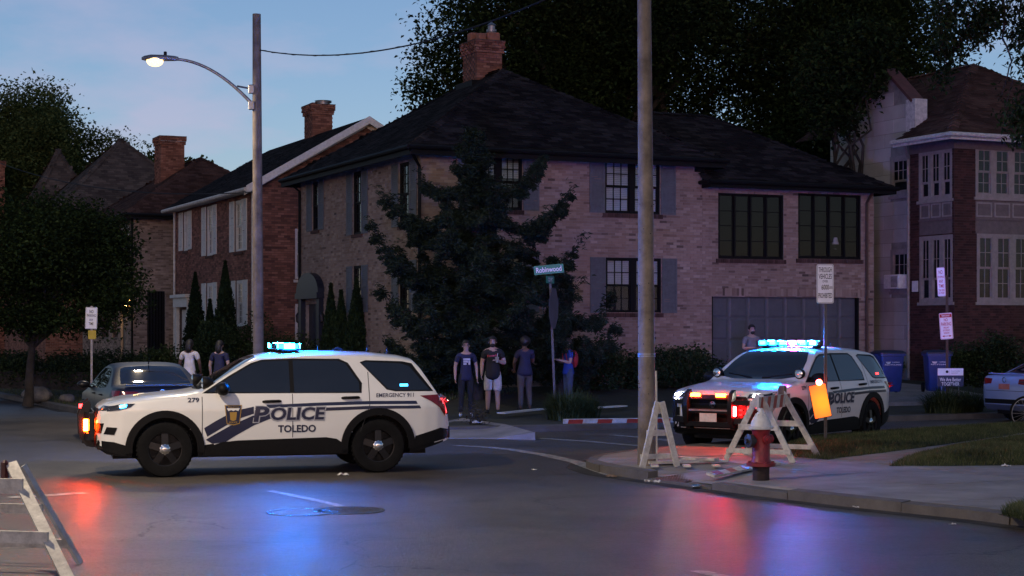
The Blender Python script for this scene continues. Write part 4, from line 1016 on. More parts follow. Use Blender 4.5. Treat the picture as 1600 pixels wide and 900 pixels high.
r = cw[1]; ac = MB().bbox(-0.25, 0.2, r[0]+0.15, r[1]-0.15, r[2]+0.08, r[2]+0.5, 0.02).build('air_conditioner', WHITEP, h6)
gr_ = MB()
for i in range(9): gr_.box(-0.258, -0.251, r[0]+0.2+0.0, r[0]+0.2+(r[1]-r[0])*0.3, r[2]+0.13+i*0.036, r[2]+0.148+i*0.036)
gr_.build('grille', BLACKP, ac)
s6 = 2.85/4.52; e6 = -0.62; zr6 = E6+(3.9-e6)*s6
pr6 = [[(e6,e6,E6),(8.2,e6,E6),(3.9,3.9,zr6)], [(e6,e6,E6),(3.9,3.9,zr6),(3.9,9,zr6),(0.5,9,E6+1.12*s6),(0.5,2.02,E6+1.12*s6),(e6,2.02,E6)], [(8.2,e6,E6),(8.2,9,E6),(3.9,9,zr6),(3.9,3.9,zr6)]]
mb = MB()
for p in pr6: mb.add(p, [tuple(range(len(p)))])
r6f = mb.build('roof', SHING_B, h6, fix=False)
for p in pr6: shingles(r6f, p, SHING_B)
mc = MB(); caps(mc, pr6[0][0], pr6[0][2]); caps(mc, pr6[0][1], pr6[0][2]); caps(mc, pr6[0][2], (3.9, 9, zr6)); tag(mc.build('ridge_caps', SHING_B, r6f), None, None, None, 'stuff')
MB().box(e6-0.05, 8.2, e6-0.05, e6-0.002, E6-0.17, E6+0.03).box(e6-0.05, e6-0.002, e6-0.002, 2.02, E6-0.17, E6+0.03).build('fascia', OLDWHITE, r6f)
MB().tube([(e6-0.1, 2.02, E6-0.03), (e6-0.1, e6-0.1, E6-0.03), (8.2, e6-0.1, E6-0.03)], 0.065, 8).build('gutter', OLDWHITE, r6f, 40)
MB().box(e6, 8.2, e6, 0.0, E6-0.05, E6-0.01).box(e6, 0.0, 0.0, 2.02, E6-0.05, E6-0.01).build('soffit', BLACKTRIM, r6f)
downspout(h6, [(-0.5, PL-0.4, E6-0.12), (-0.05, PL+0.02, E6-0.5), (-0.05, PL+0.02, 0.1)], TRIM_GREY)
pl_ = MB().box(-0.05, -0.03, F6L.t(1436), F6L.t(1427), F6L.z(1431, 456), F6L.z(1431, 439)).build('wall_plate', WHITEP, h6)
mb = MB().box(0.2, 1.1, -3.2, -0.05, 0, 0.2) if False else MB().box(-0.04, 7.6, -0.06, -0.012, 0, 0.5)
mb.build('plinth', TRIM_TAUPE, h6)

# ------------------------------------------------------------------ vehicles
def interp(x, P):
    xs = [p[0] for p in P]; return float(np.interp(x, xs[::-1], [p[1] for p in P][::-1])) if xs[0] > xs[-1] else float(np.interp(x, xs, [p[1] for p in P]))
class Body:
    def __init__(s, prof, plan, bot, g, crown, xf, xr, nx=110, ns=22, nt=10):
        V = []; F = []; m = 2*(ns+nt)+1
        # stations crowd towards both ends so that the corners stay round
        ts = np.linspace(0, 1, nx); xs = xf+(xr-xf)*(0.5-0.5*np.cos(math.pi*ts))*0.55+(xr-xf)*ts*0.45
        for x in xs:
            zt, w, zb = interp(x, prof), interp(x, plan), interp(x, bot); c = interp(x, crown)
            ze = max(zb+0.08, zt-c); half = []
            for j in range(ns+1):
                z = zb+(ze-zb)*j/ns; half.append((w*interp(z, g), z))
            we = half[-1][0]; cc = zt-ze
            for k in range(1, nt+1):
                a = math.pi/2*k/nt; half.append((we*math.cos(a)**0.62, ze+cc*math.sin(a)**0.85))
            V += [(x, y, z) for y, z in half]+[(x, -y, z) for y, z in half[-2::-1]]
        for i in range(nx-1):
            for k in range(m-1): F.append((i*m+k, i*m+k+1, (i+1)*m+k+1, (i+1)*m+k))
            F.append((i*m+m-1, i*m, (i+1)*m, (i+1)*m+m-1))
        F.append(tuple(range(m))); F.append(tuple((nx-1)*m+k for k in range(m-1, -1, -1)))
        s.V, s.F = V, F; s.bvh = BVHTree.FromPolygons([Vector(v) for v in V], F)
    def hit(s, d, a, b):
        """d: 'L','R' sides (a=x,b=z); 'T' top (a=x,b=y); 'F','B' ends (a=y,b=z)"""
        o, r = {'L': ((a, 3, b), (0,-1,0)), 'R': ((a, -3, b), (0,1,0)), 'T': ((a, b, 4), (0,0,-1)), 'F': ((5, a, b), (-1,0,0)), 'B': ((-5, a, b), (1,0,0))}[d]
        h = s.bvh.ray_cast(Vector(o), Vector(r)); return (h[0], h[1]) if h[0] is not None else (None, None)
    def put(s, d, pts, faces, off):
        out = []; last = None
        for a, b in pts:
            p, n = s.hit(d, a, b)
            if p is None:
                if last is None:
                    for q in pts:
                        p, n = s.hit(d, *q)
                        if p is not None: last = (p, n); break
                if last is None: last = (Vector((0,0,0)), Vector((0,0,1)))
                p, n = last; p = Vector((a, p.y, b)) if d in 'LR' else (Vector((p.x, a, b)) if d in 'FB' else Vector((a, b, p.z)))
            last = (p, n)
            v = {'L': Vector((0,1,0)), 'R': Vector((0,-1,0)), 'T': Vector((0,0,1)), 'F': Vector((1,0,0)), 'B': Vector((-1,0,0))}[d]
            out.append(p+v*off)
        return out
    def patch(s, mb, d, poly, off=0.004, step=0.07):
        P = [Vector(p) for p in poly]; fine = []
        for a, b in zip(P, P[1:]+P[:1]):
            k = max(1, int((b-a).length/step)); fine += [a+(b-a)*i/k for i in range(k)]
        A = np.array([tuple(p) for p in fine]); lo, hi = A.min(0), A.max(0)
        gx, gy = np.meshgrid(np.arange(lo[0]+step/2, hi[0], step), np.arange(lo[1]+step/2, hi[1], step)); gx, gy = gx.ravel(), gy.ravel()
        ok = in_poly(gx, gy, [tuple(p) for p in fine]) if len(gx) else np.array([], bool)
        if len(gx):
            dmin = np.sqrt(((A[None]-np.stack([gx, gy], 1)[:, None])**2).sum(2)).min(1); ok &= dmin > step*0.35
        vv = fine+[Vector((x, y)) for x, y in zip(gx[ok], gy[ok])] if len(gx) else fine
        n = len(fine); r = geometry.delaunay_2d_cdt(vv, [(i, (i+1) % n) for i in range(n)], [], 1, 1e-6)
        pts = [tuple(p) for p in r[0]]; fs = [tuple(f) for f in r[2]]
        top = s.put(d, pts, fs, off); b0 = len(mb.v); mb.add(top, fs)
        if off > 0.006:
            cnt = {}
            for f in fs:
                for i in range(len(f)):
                    e = (f[i], f[(i+1) % len(f)]); cnt[tuple(sorted(e))] = cnt.get(tuple(sorted(e)), 0)+1
            lowv = s.put(d, pts, fs, -0.005); b1 = len(mb.v); mb.v += [tuple(p) for p in lowv]
            for (i, j), c in cnt.items():
                if c == 1: mb.f.append((b0+i, b0+j, b1+j, b1+i))
        return mb
    def sides(s, mb, poly, off=0.004, step=0.07):
        s.patch(mb, 'L', poly, off, step); s.patch(mb, 'R', poly, off, step); return mb
    def mesh(s, cuts):
        """body shell with wheel openings; cuts: (x, z, r)"""
        keep = []
        for f in s.F:
            c = sum((Vector(s.V[i]) for i in f), Vector())/len(f)
            if any((c.x-x)**2+(c.z-z)**2 < r*r and abs(c.y) > 0.45 for x, z, r in cuts): continue
            keep.append(f)
        mb = MB(); mb.v = list(s.V); mb.f = keep; return mb
def car_paint(name, col, met=0.0, rough=0.28):
    return mat(name, col, rough, 0.02, 3, 0, metal=met, coat=0.7)
def wheel_parts(parent, x, y, z, r, w, side, rim_m, hub_m, spokes=5, name='wheel'):
    """tyre with tread, steel disc with openings, hub cap; side +1 faces +y"""
    prof = [(r*0.60, -w/2+0.02), (r*0.80, -w/2), (r*0.95, -w/2+0.01), (r, -w/2+0.045), (r, w/2-0.045), (r*0.95, w/2-0.01), (r*0.80, w/2), (r*0.60, w/2-0.02)]
    t = MB().lathe(prof, (x, y, z), 'y', 40, close=True)
    for k in range(40):
        a = 2*math.pi*(k+0.5)/40
        for s in (-1, 1): t.bar((x+r*1.0*math.cos(a), y+s*0.02, z+r*math.sin(a)), (x+r*math.cos(a+0.06), y+s*(w/2-0.03), z+r*math.sin(a+0.06)), 0.022, 0.012, (math.cos(a), 0, math.sin(a)))
    wheel = t.build(name, RUBBER, parent, 40)
    rm = MB(); yo = y+side*(w/2-0.03)
    rm.lathe([(r*0.62, yo-side*0.06), (r*0.66, yo+side*0.012), (r*0.58, yo+side*0.004), (r*0.56, yo-side*0.03)], (x, 0, z), 'y', 32, close=True)
    rm.lathe([(0, yo-side*0.07), (r*0.6, yo-side*0.07)], (x, 0, z), 'y', 24)
    for k in range(spokes):
        a = 2*math.pi*k/spokes+0.3
        rm.bar((x+r*0.16*math.cos(a), yo-side*0.012, z+r*0.16*math.sin(a)), (x+r*0.60*math.cos(a), yo-side*0.025, z+r*0.60*math.sin(a)), r*0.24, 0.035, (0, 1, 0))
    rm.build('rim', rim_m, wheel, 40)
    MB().lathe([(r*0.22, yo-side*0.02), (r*0.205, yo+side*0.004), (r*0.16, yo+side*0.006), (r*0.13, yo+side*0.02), (r*0.05, yo+side*0.024), (0, yo+side*0.024)], (x, 0, z), 'y', 20).build('hub_cap', hub_m, wheel, 60)
    return wheel
def arc_pts(cx, cz, r, a0, a1, n): return [(cx+r*math.cos(a), cz+r*math.sin(a)) for a in np.linspace(a0, a1, n)]

# --- police SUV
SUV_PROF = [(2.44, 0.90), (2.40, 0.99), (2.30, 1.05), (2.05, 1.10), (1.6, 1.145), (1.2, 1.18), (1.0, 1.215), (0.86, 1.30), (0.6, 1.47), (0.34, 1.625), (0.18, 1.69), (0.0, 1.72), (-0.5, 1.755), (-1.0, 1.752), (-1.5, 1.73), (-1.9, 1.69), (-2.06, 1.65), (-2.16, 1.55), (-2.42, 1.16), (-2.52, 1.08), (-2.58, 0.98), (-2.62, 0.80)]
SUV_PLAN = [(2.44, 0.66), (2.38, 0.80), (2.28, 0.90), (2.1, 0.962), (1.8, 0.99), (1.2, 1.0), (0, 1.0), (-1.2, 1.0), (-1.9, 0.98), (-2.2, 0.95), (-2.4, 0.90), (-2.54, 0.82), (-2.62, 0.70)]
SUV_BOT = [(2.44, 0.42), (2.3, 0.33), (2.0, 0.28), (-2.0, 0.28), (-2.3, 0.36), (-2.62, 0.46)]
SUV_G = [(0.2, 0.93), (0.3, 0.955), (0.5, 0.975), (0.66, 0.988), (0.8, 0.994), (0.93, 1.0), (0.97, 0.998), (1.06, 0.975), (1.12, 0.955), (1.17, 0.935), (1.3, 0.885), (1.5, 0.805), (1.62, 0.755), (1.8, 0.70)]
SUV_CROWN = [(2.44, 0.2), (2.2, 0.10), (1.5, 0.075), (1.0, 0.06), (0.8, 0.045), (0.3, 0.06), (0.0, 0.10), (-1.9, 0.10), (-2.1, 0.07), (-2.4, 0.07), (-2.62, 0.2)]
suv = Body(SUV_PROF, SUV_PLAN, SUV_BOT, SUV_G, SUV_CROWN, 2.44, -2.62)
PWHITE = car_paint('police_white', (0.74, 0.74, 0.73)); NAVY = mat('navy_decal', (0.012, 0.016, 0.05), 0.35, 0.05, 5); GOLD = mat('gold_decal', (0.42, 0.25, 0.05), 0.4, 0.1, 5); GREYD = mat('silver_decal', (0.36, 0.37, 0.42), 0.4, 0.05, 5)
TINT = mat('tinted_car_glass', (0.012, 0.014, 0.018), 0.03, 0.1, 3, spec=0.7, coat=0.5); SEAM = mat('panel_gap', (0.03, 0.03, 0.032), 0.8)
CLEARL = mat('clear_lens', (0.30, 0.32, 0.34), 0.08, 0.2, 20, spec=0.7); REDL = mat('red_lens', (0.20, 0.008, 0.01), 0.12, 0.2, 12, spec=0.7); SMOKE = mat('smoked_lens', (0.03, 0.032, 0.04), 0.1, 0.2, 12, spec=0.7)
BLUE_E = emit('blue_strobe', (0.0006, 0.2, 1.0), 2000); BLUE_C = emit('blue_strobe_bar', (0.0006, 0.2, 1.0), 1200); BLUE_R = emit('blue_strobe_rear', (0.012, 0.2, 1.0), 5500); MAG_R = emit('magenta_strobe_rear', (1.0, 0.05, 0.4), 7000); BLUE_M = emit('blue_strobe_dim', (0.01, 0.26, 1.0), 300); BLUE_S = emit('blue_marker', (0.02, 0.4, 1.0), 30)
RED_E = emit('red_strobe', (1.0, 0.008, 0.008), 900); RED_G = emit('red_grille_strobe', (1.0, 0.05, 0.003), 650); AMB_E = emit('amber_red_strobe', (1.0, 0.06, 0.003), 220); MAG_E = emit('magenta_strobe', (1.0, 0.02, 0.4), 700)
HEAD_E = emit('headlamp', (1.0, 0.96, 0.82), 420); TAIL_E = emit('tail_glow', (1.0, 0.05, 0.07), 2.2)

def police_suv(label, loc, heading, lit):
    """lit: dict of lamp materials for this car's moment in the flash cycle"""
    car = thing('police_car', label, 'police car', loc, heading, 'police cars stopped at the crossing')
    XA = (1.51, -1.51); WZ, WR = 0.39, 0.39
    bo = suv.mesh([(x, WZ, 0.47) for x in XA]).build('body', PWHITE, car, 50); bo.data.materials.append(BLACKP)
    for p in bo.data.polygons:
        c = p.center
        if c.z < 0.435 or p.normal.z < -0.7: p.material_index = 1
    un = MB().box(-2.3, 2.2, -0.52, 0.52, 0.24, 0.6)
    for x in XA: un.box(x-0.5, x+0.5, -0.66, 0.66, 0.42, 0.92)
    un.build('underbody', BLACKP, car)
    # black arch flares, sills and bumper bases
    for x in XA:
        ring = arc_pts(x, WZ, 0.545, -0.10, math.pi+0.10, 26)+arc_pts(x, WZ, 0.445, math.pi+0.10, -0.10, 26)
        for d in 'LR': cl = MB(); suv.patch(cl, d, ring, 0.026, 0.06); cl.build('arch_flare', BLACKP, car, 40)
    for d in 'LR': sl = MB(); suv.patch(sl, d, [(0.99, 0.29), (-0.99, 0.29), (-1.02, 0.42), (-0.9, 0.5), (-0.75, 0.525), (0.5, 0.50), (0.72, 0.48), (0.97, 0.40)], 0.02); sl.build('sill_cladding', BLACKP, car, 40)
    bb = MB(); suv.sides(bb, [(-2.03, 0.36), (-2.6, 0.48), (-2.6, 0.60), (-2.45, 0.63), (-2.06, 0.52)], 0.016); suv.patch(bb, 'B', [(-0.72, 0.47), (0.72, 0.47), (0.72, 0.64), (-0.72, 0.64)], 0.02); bb.build('rear_bumper_base', BLACKP, car, 40)
    fb = MB(); suv.sides(fb, [(2.03, 0.30), (2.43, 0.40), (2.42, 0.52), (2.2, 0.50), (2.04, 0.45)], 0.014); suv.patch(fb, 'F', [(-0.68, 0.43), (0.68, 0.43), (0.68, 0.60), (-0.68, 0.60)], 0.015); fb.build('front_bumper_base', BLACKP, car, 40)
    # glass
    for d in 'LR':
        for poly in ([(1.0, 1.165), (0.62, 1.405), (0.30, 1.585), (0.14, 1.632), (-0.3, 1.648), (-0.97, 1.64), (-1.10, 1.58), (-1.285, 1.29), (-1.27, 1.15)], [(-1.27, 1.59), (-1.36, 1.618), (-1.9, 1.60), (-2.04, 1.57), (-2.14, 1.43), (-2.345, 1.165), (-1.77, 1.168), (-1.64, 1.195)]):
            mb = MB(); suv.patch(mb, d, poly, 0.002); mb.build('window_trim', BLACKP, car)
    for d in 'LR':
        for (nm, poly) in (('front_window', [(0.93, 1.185), (0.62, 1.375), (0.32, 1.55), (0.16, 1.605), (-0.24, 1.62), (-0.24, 1.165)]), ('rear_window', [(-0.30, 1.165), (-0.30, 1.62), (-0.95, 1.615), (-1.06, 1.57), (-1.24, 1.30), (-1.24, 1.17)]),
                            ('quarter_window', [(-1.30, 1.575), (-1.36, 1.595), (-1.86, 1.57), (-2.0, 1.53), (-2.15, 1.34), (-2.29, 1.185), (-1.78, 1.185), (-1.66, 1.21)])):
            mb = MB(); suv.patch(mb, d, poly, 0.005); mb.build(nm, TINT, car, 50)
    mb = MB(); suv.patch(mb, 'T', [(1.06, 0.0), (1.03, 0.4), (0.93, 0.72), (0.86, 0.775), (0.5, 0.705), (0.22, 0.60), (0.20, 0.3), (0.19, 0), (0.20, -0.3), (0.22, -0.60), (0.5, -0.705), (0.86, -0.775), (0.93, -0.72), (1.03, -0.4)], 0.006); mb.build('windscreen', TINT, car, 50)
    mb = MB(); suv.patch(mb, 'B', [(-0.62, 1.2), (0.62, 1.2), (0.60, 1.35), (0.53, 1.56), (-0.53, 1.56), (-0.60, 1.35)], 0.006); mb.build('rear_screen', TINT, car, 50)
    ws = MB()
    for s in (-1, 1): ws.bar((0.98, s*0.1, 1.235), (0.86, s*0.62, 1.30), 0.02, 0.02)
    ws.build('wipers', BLACKP, car)
    # gaps and handles
    sm = MB()
    for x, z0, z1 in ((1.0, 0.52, 1.12), (-0.27, 0.53, 1.15), (-1.38, 0.98, 1.45)): suv.sides(sm, [(x-0.005, z0), (x+0.005, z0), (x+0.005, z1), (x-0.005, z1)], 0.003)
    suv.sides(sm, [(-1.24, 0.60), (-1.25, 0.60), (-1.385, 0.98), (-1.375, 0.98)], 0.003)
    suv.patch(sm, 'T', [(2.28, 0.70), (2.28, 0.69), (1.1, 0.80), (1.1, 0.81)], 0.003); suv.patch(sm, 'T', [(2.28, -0.70), (1.1, -0.81), (1.1, -0.80), (2.28, -0.69)], 0.003)
    tag(sm.build('panel_gaps', SEAM, car), None, None, None, 'stuff')
    for s in (-1, 1):
        for x, z in ((0.03, 1.045), (-1.1, 1.085)):
            p, n = suv.hit('L', x, z); MB().tube([(x+0.12, s*(p.y+0.0), z-0.005), (x+0.09, s*(p.y+0.035), z), (x-0.11, s*(p.y+0.035), z+0.004), (x-0.13, s*(p.y+0.0), z)], [0.016, 0.02, 0.02, 0.016], 8).build('door_handle', BLACKP, car, 60)
        MB().ell((0.72, s*1.06, 1.23), (0.10, 0.15, 0.095)).tube([(0.78, s*0.88, 1.18), (0.75, s*1.0, 1.2)], 0.03, 6).build('mirror', BLACKP, car, 180)
        sp = MB().lathe([(0.05, -0.09), (0.085, -0.02), (0.09, 0.05), (0.08, 0.06)], (0.92, s*0.80, 1.31), 'x', 18).tube([(0.82, s*0.80, 1.31), (0.74, s*0.80, 1.27)], 0.015, 6).build('spotlight', BLACKP, car, 50)
        MB().lathe([(0.078, 0.055), (0.05, 0.075), (0, 0.082)], (0.92, s*0.80, 1.31), 'x', 16).build('spotlight_lens', CHROME, sp, 60)
    # livery
    for d in 'LR':
      for poly in (
        [(0.975, 0.68), (0.82, 0.775), (0.65, 0.865), (0.45, 0.94), (0.28, 0.975), (0.28, 0.875), (0.45, 0.82), (0.65, 0.725), (0.93, 0.56)],
        [(0.95, 0.515), (0.88, 0.56), (0.62, 0.705), (0.3, 0.845), (0.0, 0.88), (0.0, 0.82), (0.28, 0.71), (0.54, 0.565), (0.68, 0.478), (0.86, 0.46)],
        [(0.1, 0.995), (-0.62, 1.02), (-1.36, 1.035), (-2.07, 1.03), (-2.09, 0.985), (-1.36, 0.99), (-0.62, 0.975), (0.1, 0.95)],
        [(-0.70, 0.948), (-1.36, 0.965), (-2.12, 0.962), (-2.14, 0.92), (-1.36, 0.92), (-0.72, 0.902)],
        ): st = MB(); suv.patch(st, d, poly, 0.004); st.build('stripe', NAVY, car)
    def letters(nm, s, xc, zc, w, h, m, off, shear=0.0, bold=0.0):
        for d in 'LR':
            vs, fs = fit_text(s, w, h, shear, bold); sg = -1 if d == 'L' else 1
            mb = MB(); mb.add(suv.put(d, [(xc+sg*a, zc+b) for a, b in vs], fs, off), fs); mb.build(nm, m, car, fix=False)
    letters('lettering', 'P', 0.175, 0.865, 0.25, 0.245, GREYD, 0.007, 0.12, 0.075); letters('lettering', 'OLICE', -0.345, 0.865, 0.81, 0.21, GREYD, 0.007, 0.12, 0.075)
    letters('lettering', 'P', 0.175, 0.868, 0.225, 0.22, NAVY, 0.010, 0.12, 0.035); letters('lettering', 'OLICE', -0.345, 0.868, 0.775, 0.18, NAVY, 0.010, 0.12, 0.03)
    letters('lettering', 'TOLEDO', -0.33, 0.655, 0.54, 0.105, NAVY, 0.006, 0.0, 0.03)
    letters('lettering', 'EMERGENCY 911', -1.76, 1.115, 0.56, 0.058, NAVY, 0.006, 0.1, 0.012)
    letters('lettering', '279', 0.99+0.13, 1.075, 0.16, 0.065, NAVY, 0.006, 0, 0.03)
    bd = MB(); suv.sides(bd, [(0.69, 1.0), (0.45, 1.0), (0.48, 0.735), (0.57, 0.715), (0.66, 0.735)], 0.009, 0.05); bdo = bd.build('badge', NAVY, car, fix=False)
    b2 = MB()
    for poly in ([(0.62, 0.90), (0.52, 0.90), (0.53, 0.79), (0.57, 0.775), (0.61, 0.79)], [(0.69, 1.0), (0.685, 0.99), (0.455, 0.99), (0.45, 1.0)], [(0.69, 1.0), (0.66, 0.735), (0.652, 0.74), (0.68, 1.0)], [(0.46, 1.0), (0.488, 0.74), (0.48, 0.735), (0.45, 1.0)], [(0.66, 0.735), (0.57, 0.715), (0.48, 0.735), (0.488, 0.745), (0.57, 0.727), (0.652, 0.745)]):
        suv.sides(b2, poly, 0.011, 0.05)
    tag(b2.build('badge_gold', GOLD, bdo, fix=False), None, None, None, 'stuff')
    b3 = MB(); suv.sides(b3, [(0.66, 0.955), (0.48, 0.955), (0.50, 0.915), (0.54, 0.93), (0.57, 0.915), (0.60, 0.93), (0.64, 0.915)], 0.011, 0.05); b3.build('badge_white', PWHITE, bdo, fix=False)
    for (txt, z) in (('TOLEDO', 0.972), ('POLICE', 0.757)):
        for d in 'L':
            vs, fs = fit_text(txt, 0.15 if z > 0.9 else 0.11, 0.024, 0, 0.02); mb = MB(); mb.add(suv.put(d, [(0.57-a, z+b) for a, b in vs], fs, 0.012), fs); mb.build('badge_lettering', GOLD, bdo, fix=False)
    # front: grille, lamps, push bumper
    mb = MB(); suv.patch(mb, 'F', [(-0.60, 0.58), (0.60, 0.58), (0.63, 0.90), (0.58, 0.955), (-0.58, 0.955), (-0.63, 0.90)], 0.012); gr = mb.build('grille', BLACKP, car)
    gb = MB()
    for z in (0.66, 0.74, 0.82, 0.90): gb.box(2.455, 2.475, -0.56, 0.56, z-0.012, z+0.012)
    gb.build('grille_bars', BLACKM, gr)
    oval = MB().lathe([(0.0, 0.0), (0.05, 0.0), (0.055, 0.012), (0, 0.015)], (2.478, 0, 0.82), 'x', 16); oval.build('emblem', CHROME, gr, 40)
    for s in (-1, 1):
        mb = MB(); d = 'L' if s > 0 else 'R'
        suv.patch(mb, 'F', [(s*0.60, 0.93), (s*0.86, 0.935), (s*0.885, 1.0), (s*0.62, 1.0)], 0.008, 0.04); hl = mb.build('headlight', SMOKE, car, 50)
        hs = MB(); suv.patch(hs, d, [(1.92, 1.035), (2.1, 1.03), (2.32, 0.985), (2.30, 0.925), (2.12, 0.945), (1.98, 0.985)], 0.009, 0.04); hs.build('lens', SMOKE, hl, 50)
        cr_ = lit.get('corner'+('L' if s > 0 else 'R'))
        ce = MB(); suv.patch(ce, d, [(2.03, 1.018), (2.12, 1.012), (2.12, 0.968), (2.04, 0.985)], 0.016, 0.03); ce.build('corner_strobe', cr_ or CLEARL, hl)
        be = MB(); p, n = suv.hit('F', s*0.74, 0.965); be.ell((p.x+0.0, s*0.74, 0.966), (0.03, 0.07, 0.03)); be.build('beam_lamp', lit.get('beam'+('L' if s > 0 else 'R')) or CLEARL, hl, 180)
        v2 = MB(); suv.patch(v2, d, [(2.16, 0.70), (2.30, 0.71), (2.34, 0.61), (2.2, 0.60)], 0.008, 0.04); v2.build('bumper_vent', BLACKP, car)
        vn = MB(); suv.patch(vn, 'F', [(s*0.66, 0.62), (s*0.80, 0.62), (s*0.84, 0.76), (s*0.66, 0.76)], 0.008, 0.04); vn.build('bumper_vent', BLACKP, car)
        tl = MB(); suv.patch(tl, d, [(-2.13, 1.105), (-2.52, 1.12), (-2.60, 1.0), (-2.6, 0.84), (-2.52, 0.80), (-2.43, 0.93), (-2.3, 1.02)], 0.012, 0.05); suv.patch(tl, 'B', [(s*0.56, 0.86), (s*0.80, 0.82), (s*0.80, 1.08), (s*0.56, 1.04)], 0.012, 0.05)
        tlo = tl.build('tail_light', REDL, car, 50)
        te = MB(); suv.patch(te, d, [(-2.46, 1.06), (-2.535, 1.06), (-2.575, 0.98), (-2.585, 0.84), (-2.55, 0.84), (-2.52, 0.97)], 0.016, 0.04); te.build('tail_element', lit.get('tail', TAIL_E), tlo)
    pb = MB()
    for s in (-1, 1):
        pb.plate([(2.42, 0.40), (2.56, 0.42), (2.66, 0.55), (2.67, 0.85), (2.61, 1.02), (2.52, 1.07), (2.50, 1.0), (2.54, 0.84), (2.53, 0.56)], s*0.42-0.04, s*0.42+0.04)
        pb.bar((2.58, s*0.42, 0.56), (2.50, s*0.74, 0.57), 0.05, 0.1); pb.bar((2.58, s*0.42, 0.86), (2.50, s*0.70, 0.86), 0.05, 0.08); pb.bar((2.50, s*0.72, 0.53), (2.50, s*0.72, 0.90), 0.06, 0.05, (0, 1, 0))
        pb.bar((2.40, s*0.40, 0.5), (2.60, s*0.40, 0.56), 0.05, 0.05)
    for z in (0.50, 0.72, 0.95): pb.bar((2.60, -0.42, z), (2.60, 0.42, z), 0.045, 0.075)
    pbo = pb.build('push_bumper', BLACKM, car, 40)
    MB().bar((2.625, -0.40, 0.73), (2.625, 0.40, 0.73), 0.01, 0.03).build('bumper_strip', GALV, pbo)
    pl = MB().box(2.628, 2.636, -0.16, 0.16, 0.54, 0.68).build('number_plate', WHITEP, pbo); 
    for i, y in enumerate((-0.24, 0.24)): MB().bbox(2.60, 2.66, y-0.085, y+0.085, 0.955, 1.005, 0.008).build('grille_strobe', lit.get('grille%d' % i) or SMOKE, pbo)
    for s in (-1, 1): MB().bbox(2.54, 2.60, s*0.46-0.02, s*0.46+0.02, 0.64, 0.80, 0.006).build('side_strobe', lit.get('side'+('L' if s > 0 else 'R')) or SMOKE, pbo)
    # roof: light bar, rails, aerials
    lb = MB().bbox(-0.44, -0.12, -0.60, 0.60, 1.762, 1.785, 0.01)
    for s in (-1, 1): lb.bar((-0.28, s*0.5, 1.70), (-0.28, s*0.5, 1.78), 0.06, 0.2)
    lbo = lb.build('light_bar', BLACKP, car)
    for i, y in enumerate(np.linspace(-0.5, 0.5, 6)):
        m = lit.get('bar%d' % i)
        MB().bbox(-0.43, -0.13, y-0.095, y+0.095, 1.787, 1.855, 0.02).build('light_module', SMOKE if m is None else CLEARL, lbo)
        if m is not None:
            for xs_ in (-0.128, -0.442): MB().bbox(xs_, xs_+0.01, y-0.058, y+0.058, 1.79, 1.86, 0.004).build('strobe', m if xs_ > -0.3 else lit.get('rear') or {BLUE_C.name: BLUE_R, MAG_E.name: MAG_R}.get(m.name, m), lbo)
    for nm, y in (('endL', 0.60), ('endR', -0.60)):
        m = lit.get(nm); s = 1 if y > 0 else -1
        MB().bbox(-0.36, -0.20, y-0.012*s-0.012, y+0.012, 1.785, 1.862, 0.006).build('end_strobe', m or SMOKE, lbo)
    ant = MB()
    for x, y, h in ((-0.75, 0.2, 0.09), (-1.5, 0.15, 0.1), (-1.85, -0.1, 0.1)): ant.lathe([(0.03, 0), (0.03, 0.015), (0.008, 0.025), (0.005, h), (0, h)], (x, y, 1.735 if x > -1.6 else 1.70), seg=8)
    ant.tube([(-1.0, 0.1, 1.755), (-1.06, 0.1, 1.79), (-1.14, 0.1, 1.757)], 0.02, 6); ant.build('aerial', BLACKP, car, 40)
    if 'quarter' in lit:
        for s in (1,): mb = MB(); suv.patch(mb, 'L', [(-1.84, 1.275), (-1.96, 1.275), (-1.96, 1.24), (-1.84, 1.24)], 0.012, 0.05); mb.build('quarter_strobe', lit['quarter'], car)
    for x in XA:
        for s in (-1, 1): wheel_parts(car, x, s*0.855, WZ, WR, 0.26, s, BLACKM, CHROME)
    return car
A1 = gp(257, 746); A2 = gp(592, 738.5)
fwd = Vector((A1[0]-A2[0], A1[1]-A2[1])).normalized(); mid = Vector(((A1[0]+A2[0])/2, (A1[1]+A2[1])/2)); side = Vector((fwd.y, -fwd.x))   # right-hand side = away from the lens
cen = mid+side*0.96
car1 = police_suv('white police car side on in the crossing with one bright blue roof strobe', (cen.x, cen.y, 0), math.atan2(fwd.y, fwd.x),
                  dict(cornerL=BLUE_S, grille1=emit('red_marker', (1, 0.02, 0.02), 18), sideL=RED_G, endL=BLUE_E, endR=emit('blue_strobe_far_side', (0.0004, 0.14, 1.0), 11000), rear=emit('blue_strobe_tail', (0.0004, 0.14, 1.0), 5500), bar5=BLUE_C, bar0=BLUE_M, quarter=emit('blue_marker_soft', (0.05, 0.42, 1.0), 6)))
th2 = R(53); f2 = Vector((-math.cos(th2), -math.sin(th2))); l2 = Vector((-f2.y, f2.x)); fr_w = Vector((3.22, 29.9)); c2 = fr_w-f2*1.51+l2*0.86
car2 = police_suv('white police car facing the hydrant with full flashing light bar and headlamp', (c2.x, c2.y, 0), math.atan2(f2.y, f2.x),
                  dict(beamR=HEAD_E, beamL=HEAD_E, grille0=AMB_E, grille1=AMB_E, sideL=RED_E, bar0=BLUE_C, bar1=BLUE_C, bar2=BLUE_C, bar3=MAG_E, bar4=BLUE_C, bar5=BLUE_M, tail=emit('tail_glow_bright', (1.0, 0.04, 0.05), 6), quarter=emit('red_marker2', (1, 0.03, 0.03), 6)))

